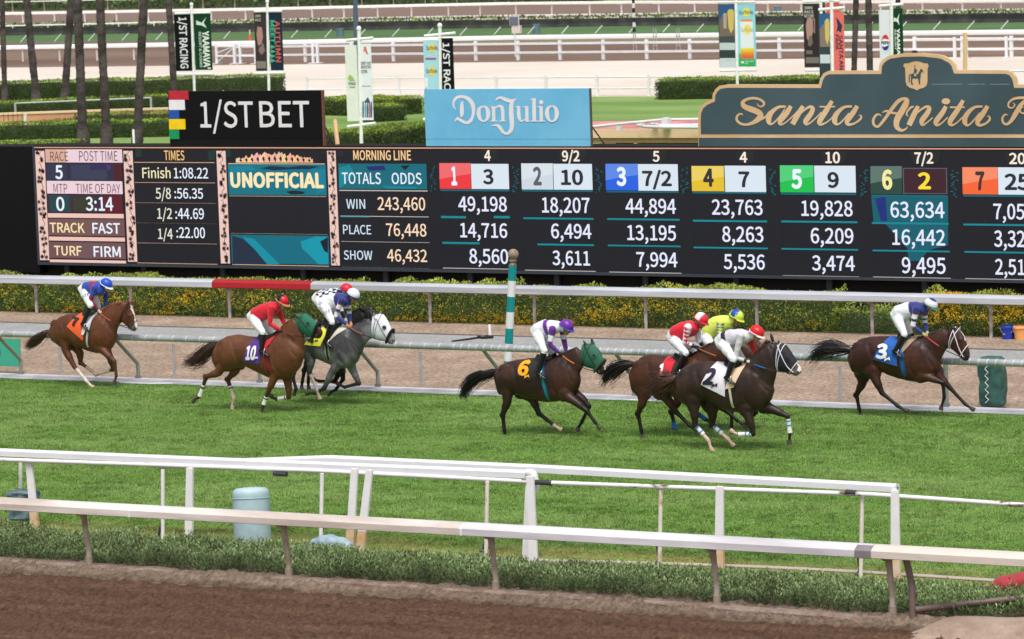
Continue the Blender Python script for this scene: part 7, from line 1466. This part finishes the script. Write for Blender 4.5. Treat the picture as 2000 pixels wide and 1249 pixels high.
H[3] = dict(r=5, Y=72.1, label='bay horse with a star and white bridle wearing blue saddlecloth 3, in the lead', coat=(88, 50, 38), coat2=(70, 42, 36), points=(34, 26, 28), mane=(22, 19, 22), tailcol=(24, 20, 24),
    trunk=[((452, 590), (455, 690), .11), ((490, 512), (490, 762), .22), ((550, 462), (560, 792), .26), ((630, 444), (640, 765), .27), ((720, 440), (720, 742), .27), ((800, 440), (800, 786), .28), ((880, 450), (890, 816), .29), ((960, 450), (970, 836), .28), ((1040, 448), (1060, 850), .26), ((1110, 460), (1140, 840), .23), ((1165, 505), (1208, 800), .19), ((1200, 560), (1245, 740), .14)],
    neck=[((1020, 455), (1225, 730), .17), ((1120, 432), (1262, 650), .135), ((1215, 392), (1298, 575), .11), ((1295, 372), (1330, 535), .09)],
    head=[((1352, 362), (1335, 525), .08), ((1428, 378), (1368, 562), .10), ((1473, 440), (1400, 592), .09), ((1494, 510), (1420, 612), .066), ((1514, 560), (1450, 652), .056), ((1521, 610), (1482, 664), .048)],
    ears=[((1375, 372), (1355, 350)), ((1405, 368), (1392, 346))],
    hn=[(640, 720), (690, 840), (740, 945), (885, 1065), (955, 1105)], hf=[(560, 740), (565, 860), (512, 962), (538, 1090), (552, 1145)],
    fn=[(1080, 790), (1170, 812), (1280, 855), (1292, 985), (1262, 1080)], ff=[(1225, 780), (1280, 830), (1335, 890), (1478, 1045), (1545, 1092)],
    tail=[(465, 562), (330, 545), (200, 562), (75, 680)], tspread=.11, blaze=(.02, .16, .5), breast=1,
    cloth=dict(q=((770, 415), (870, 440), (880, 705), (658, 645)), col=(20, 92, 178), num='3', ncol=(236, 240, 248), box=(688, 508, 790, 640), mark=(768, 620, 54)), pad=[((930, 440), (1020, 450), (940, 570), (915, 590)), (160, 140, 120)], num_skew=.1,
    saddle=((890, 440), (1010, 450)), girth=((905, 600), (935, 825), (24, 76, 130), (30, 92, 160)), bridle=(226, 220, 232), mlen=.08, wraps={}, socks={})
for k_ in H: horse(H[k_])

def quarters(q1): 
    def f(q, cc_, C_): m_ = (q[:, 0] > 0) ^ (q[:, 1] < 0); cc_[m_] = C_(q1); return cc_
    return f
def wedge(q1, test):
    def f(q, cc_, C_): cc_[test(q)] = C_(q1); return cc_
    return f
WB = (232, 233, 240)
NV = (40, 48, 120)
jockey(dict(r=1, label='jockey in blue and crimson silks with a blue helmet on the horse numbered 7', torso=[((642, 250), (700, 335), .13), ((692, 212), (745, 330), .165), ((742, 205), (795, 325), .165), ((795, 207), (835, 320), .17), ((825, 222), (850, 305), .12)], head=(865, 228), silk=(36, 66, 164), cap=(36, 84, 190), rim=(220, 226, 236),
    an=[(765, 262), (738, 368), (800, 445)], af=[(850, 265), (862, 340), (848, 440)], ln=[(690, 300), (735, 405), (672, 560), (706, 598)], lf=[(745, 320), (800, 415), (735, 560), (770, 598)], hand=(214, 206, 200), rein=(170, 84, 50),
    pat=[al_band(.55, .8, (150, 20, 60)), sleeves([(0, .6, (36, 66, 164)), (.6, 2.01, (128, 20, 56))], ('an',)), sleeves([(0, 2.01, (34, 56, 140))], ('af',)), logo((40, 40, 60), .35, 0, 0)]), H[7])
jockey(dict(r=2, label='jockey in plain red silks with a red and black helmet on the horse numbered 10', torso=[((597, 345), (665, 430), .13), ((640, 302), (715, 400), .165), ((705, 268), (770, 395), .165), ((775, 252), (820, 365), .17), ((818, 250), (850, 325), .12)], head=(885, 240), silk=(206, 16, 44), cap=(206, 20, 40), rim=(196, 140, 90), capf=quarters((24, 22, 28)),
    an=[(790, 300), (778, 428), (872, 485)], af=[(845, 300), (880, 390), (915, 462)], ln=[(645, 385), (722, 500), (708, 655), (765, 682)], lf=[(700, 400), (785, 500), (800, 640), (850, 670)], hand=(30, 26, 28), rein=(110, 64, 44), pat=[]), H[10])
jockey(dict(r=6, label='jockey in black and white checks with a red helmet, behind the rider in white', torso=[((340, 185), (400, 270), .13), ((382, 140), (450, 260), .165), ((460, 116), (515, 245), .165), ((545, 110), (585, 235), .17), ((598, 118), (630, 212), .12)], head=(660, 122), silk=(230, 230, 238), cap=(212, 34, 48), rim=(60, 50, 130),
    an=[(590, 190), (608, 330), (660, 430)], af=[(640, 190), (650, 300), (680, 420)], ln=[(390, 220), (480, 370), (430, 540), (480, 560)], lf=[(440, 240), (540, 380), (500, 540), (550, 560)], hand=SKIN, rein=(60, 46, 40), pat=[checks((24, 22, 44)), sleeves([(1.0, 1.6, (24, 22, 44))])]), H[0])
jockey(dict(r=6, label='jockey in white silks with navy shoulders and a white helmet on grey horse', torso=[((398, 205), (450, 295), .13), ((440, 186), (512, 308), .165), ((520, 162), (575, 298), .165), ((600, 155), (640, 288), .175), ((650, 168), (690, 265), .12)], head=(722, 168), silk=(232, 234, 242), cap=(226, 230, 240), rim=(36, 42, 62),
    an=[(612, 225), (558, 372), (655, 455)], af=[(675, 240), (680, 350), (695, 432)], ln=[(445, 270), (522, 430), (458, 620), (508, 652)], lf=[(520, 300), (600, 430), (560, 600), (600, 630)], hand=(196, 140, 116), rein=(150, 88, 54),
    pat=[al_band(.62, 1.2, NV), sleeves([(0, .25, NV), (.25, .31, (232, 150, 120)), (.31, .55, WB), (.55, .72, NV), (.72, .78, (232, 150, 120)), (.78, 1.02, WB), (1.02, 1.08, (232, 150, 120)), (1.08, 2.01, (44, 56, 132))]), logo((120, 130, 150), .5, 0, 0)]), H[4])
jockey(dict(r=3, label='jockey in white silks with purple hoop and sleeves and a purple helmet', torso=[((738, 250), (790, 335), .13), ((772, 215), (832, 322), .165), ((842, 184), (882, 312), .165), ((912, 190), (932, 308), .175), ((968, 205), (970, 285), .12)], head=(1028, 235), silk=(234, 232, 244), cap=(110, 44, 158), rim=(60, 80, 170),
    an=[(912, 265), (888, 388), (968, 458)], af=[(990, 268), (1008, 365), (1025, 452)], ln=[(785, 300), (845, 440), (790, 625), (838, 652)], lf=[(850, 330), (905, 450), (895, 600), (935, 630)], hand=(30, 26, 30), rein=(196, 100, 50),
    pat=[al_band(.52, .68, (98, 36, 142)), sleeves([(0, .38, (98, 36, 142)), (.38, .78, (234, 232, 244)), (.78, 2.01, (92, 34, 132))])]), H[6])
jockey(dict(r=4, label='jockey in bright yellow silks with a yellow and blue helmet', torso=[((815, 280), (870, 365), .13), ((850, 190), (905, 320), .165), ((915, 150), (955, 290), .165), ((985, 140), (1005, 270), .17), ((1030, 145), (1045, 240), .12)], head=(1088, 145), silk=(216, 232, 96), cap=(214, 232, 92), rim=(200, 222, 70), capf=wedge((32, 76, 170), lambda q: (q[:, 0] < .03) & (q[:, 0] > -.11) & (q[:, 1] < .02)),
    an=[(965, 200), (955, 290), (1010, 380)], af=[(1030, 210), (1050, 300), (1070, 390)], ln=[(850, 310), (930, 420), (900, 560), (940, 590)], lf=[(900, 330), (980, 430), (950, 560), (990, 590)], hand=SKIN, rein=(30, 120, 170),
    pat=[diamonds((30, 78, 176), ('an', 'af')), sleeves([(1.1, 2.01, (34, 40, 90))])]), H[5])
jockey(dict(r=4, label='jockey in red silks with white diamond sleeves and a red and white helmet', torso=[((557, 285), (615, 370), .13), ((602, 222), (665, 332), .165), ((665, 190), (712, 312), .165), ((732, 180), (765, 300), .17), ((772, 190), (795, 262), .12)], head=(818, 168), silk=(212, 26, 48), cap=(214, 46, 66), rim=(214, 46, 66), capf=wedge((236, 234, 240), lambda q: (q[:, 0] < .02) & (q[:, 0] > -.10)),
    an=[(718, 232), (692, 345), (765, 380)], af=[(785, 250), (798, 335), (825, 370)], ln=[(610, 330), (700, 430), (625, 575), (655, 595)], lf=[(680, 350), (760, 430), (720, 560), (760, 590)], hand=(42, 34, 34), cuff=(30, 26, 34), rein=(160, 92, 48), whip=True,
    pat=[sleeves([(0, 2.01, (236, 232, 240))]), diamonds((200, 24, 60), ('an',))]), H[1])
jockey(dict(r=4, label='jockey in pale grey silks with a black sash and a plain red helmet', torso=[((925, 315), (985, 415), .13), ((962, 272), (1045, 378), .165), ((1040, 246), (1108, 362), .17), ((1120, 248), (1150, 358), .175), ((1175, 262), (1190, 340), .12)], head=(1242, 268), silk=(206, 202, 210), cap=(212, 30, 44), rim=(236, 222, 226),
    an=[(1118, 300), (1082, 462), (1165, 492)], af=[(1185, 320), (1225, 410), (1215, 480)], ln=[(980, 355), (1062, 480), (1012, 625), (1055, 652)], lf=[(1050, 370), (1135, 480), (1100, 620), (1140, 650)], hand=(206, 206, 206), cuff=(34, 30, 46), rein=(30, 96, 160), rein2=(60, 34, 26), waist=.22,
    pat=[al_band(.22, .36, (30, 24, 44)), sleeves([(0, 2.01, (200, 34, 44))], ('af',))]), H[2])
jockey(dict(r=5, label='jockey in white silks with navy yoke and a striped helmet, in the lead', torso=[((820, 228), (885, 320), .13), ((860, 172), (940, 295), .165), ((950, 138), (1012, 272), .17), ((1040, 138), (1072, 262), .175), ((1095, 152), (1128, 240), .12)], head=(1172, 158), silk=(232, 234, 244), cap=(224, 222, 228), rim=(50, 130, 110), capf=wedge((44, 58, 140), lambda q: (q[:, 2] > .095) | ((q[:, 2] < .0) & (q[:, 0] > -.2))),
    an=[(1042, 200), (1012, 352), (1100, 418)], af=[(1115, 225), (1120, 320), (1138, 400)], ln=[(872, 275), (938, 425), (852, 580), (905, 618)], lf=[(930, 300), (990, 430), (960, 570), (1010, 600)], hand=(196, 188, 140), rein=(190, 60, 50),
    pat=[al_band(.62, 1.2, NV), sleeves([(0, .28, NV), (.28, .34, (232, 150, 120)), (.34, .56, WB), (.56, .72, (30, 34, 70)), (.72, .98, WB), (.98, 1.04, (232, 150, 120)), (1.04, 2.01, (44, 60, 140))])]), H[3])
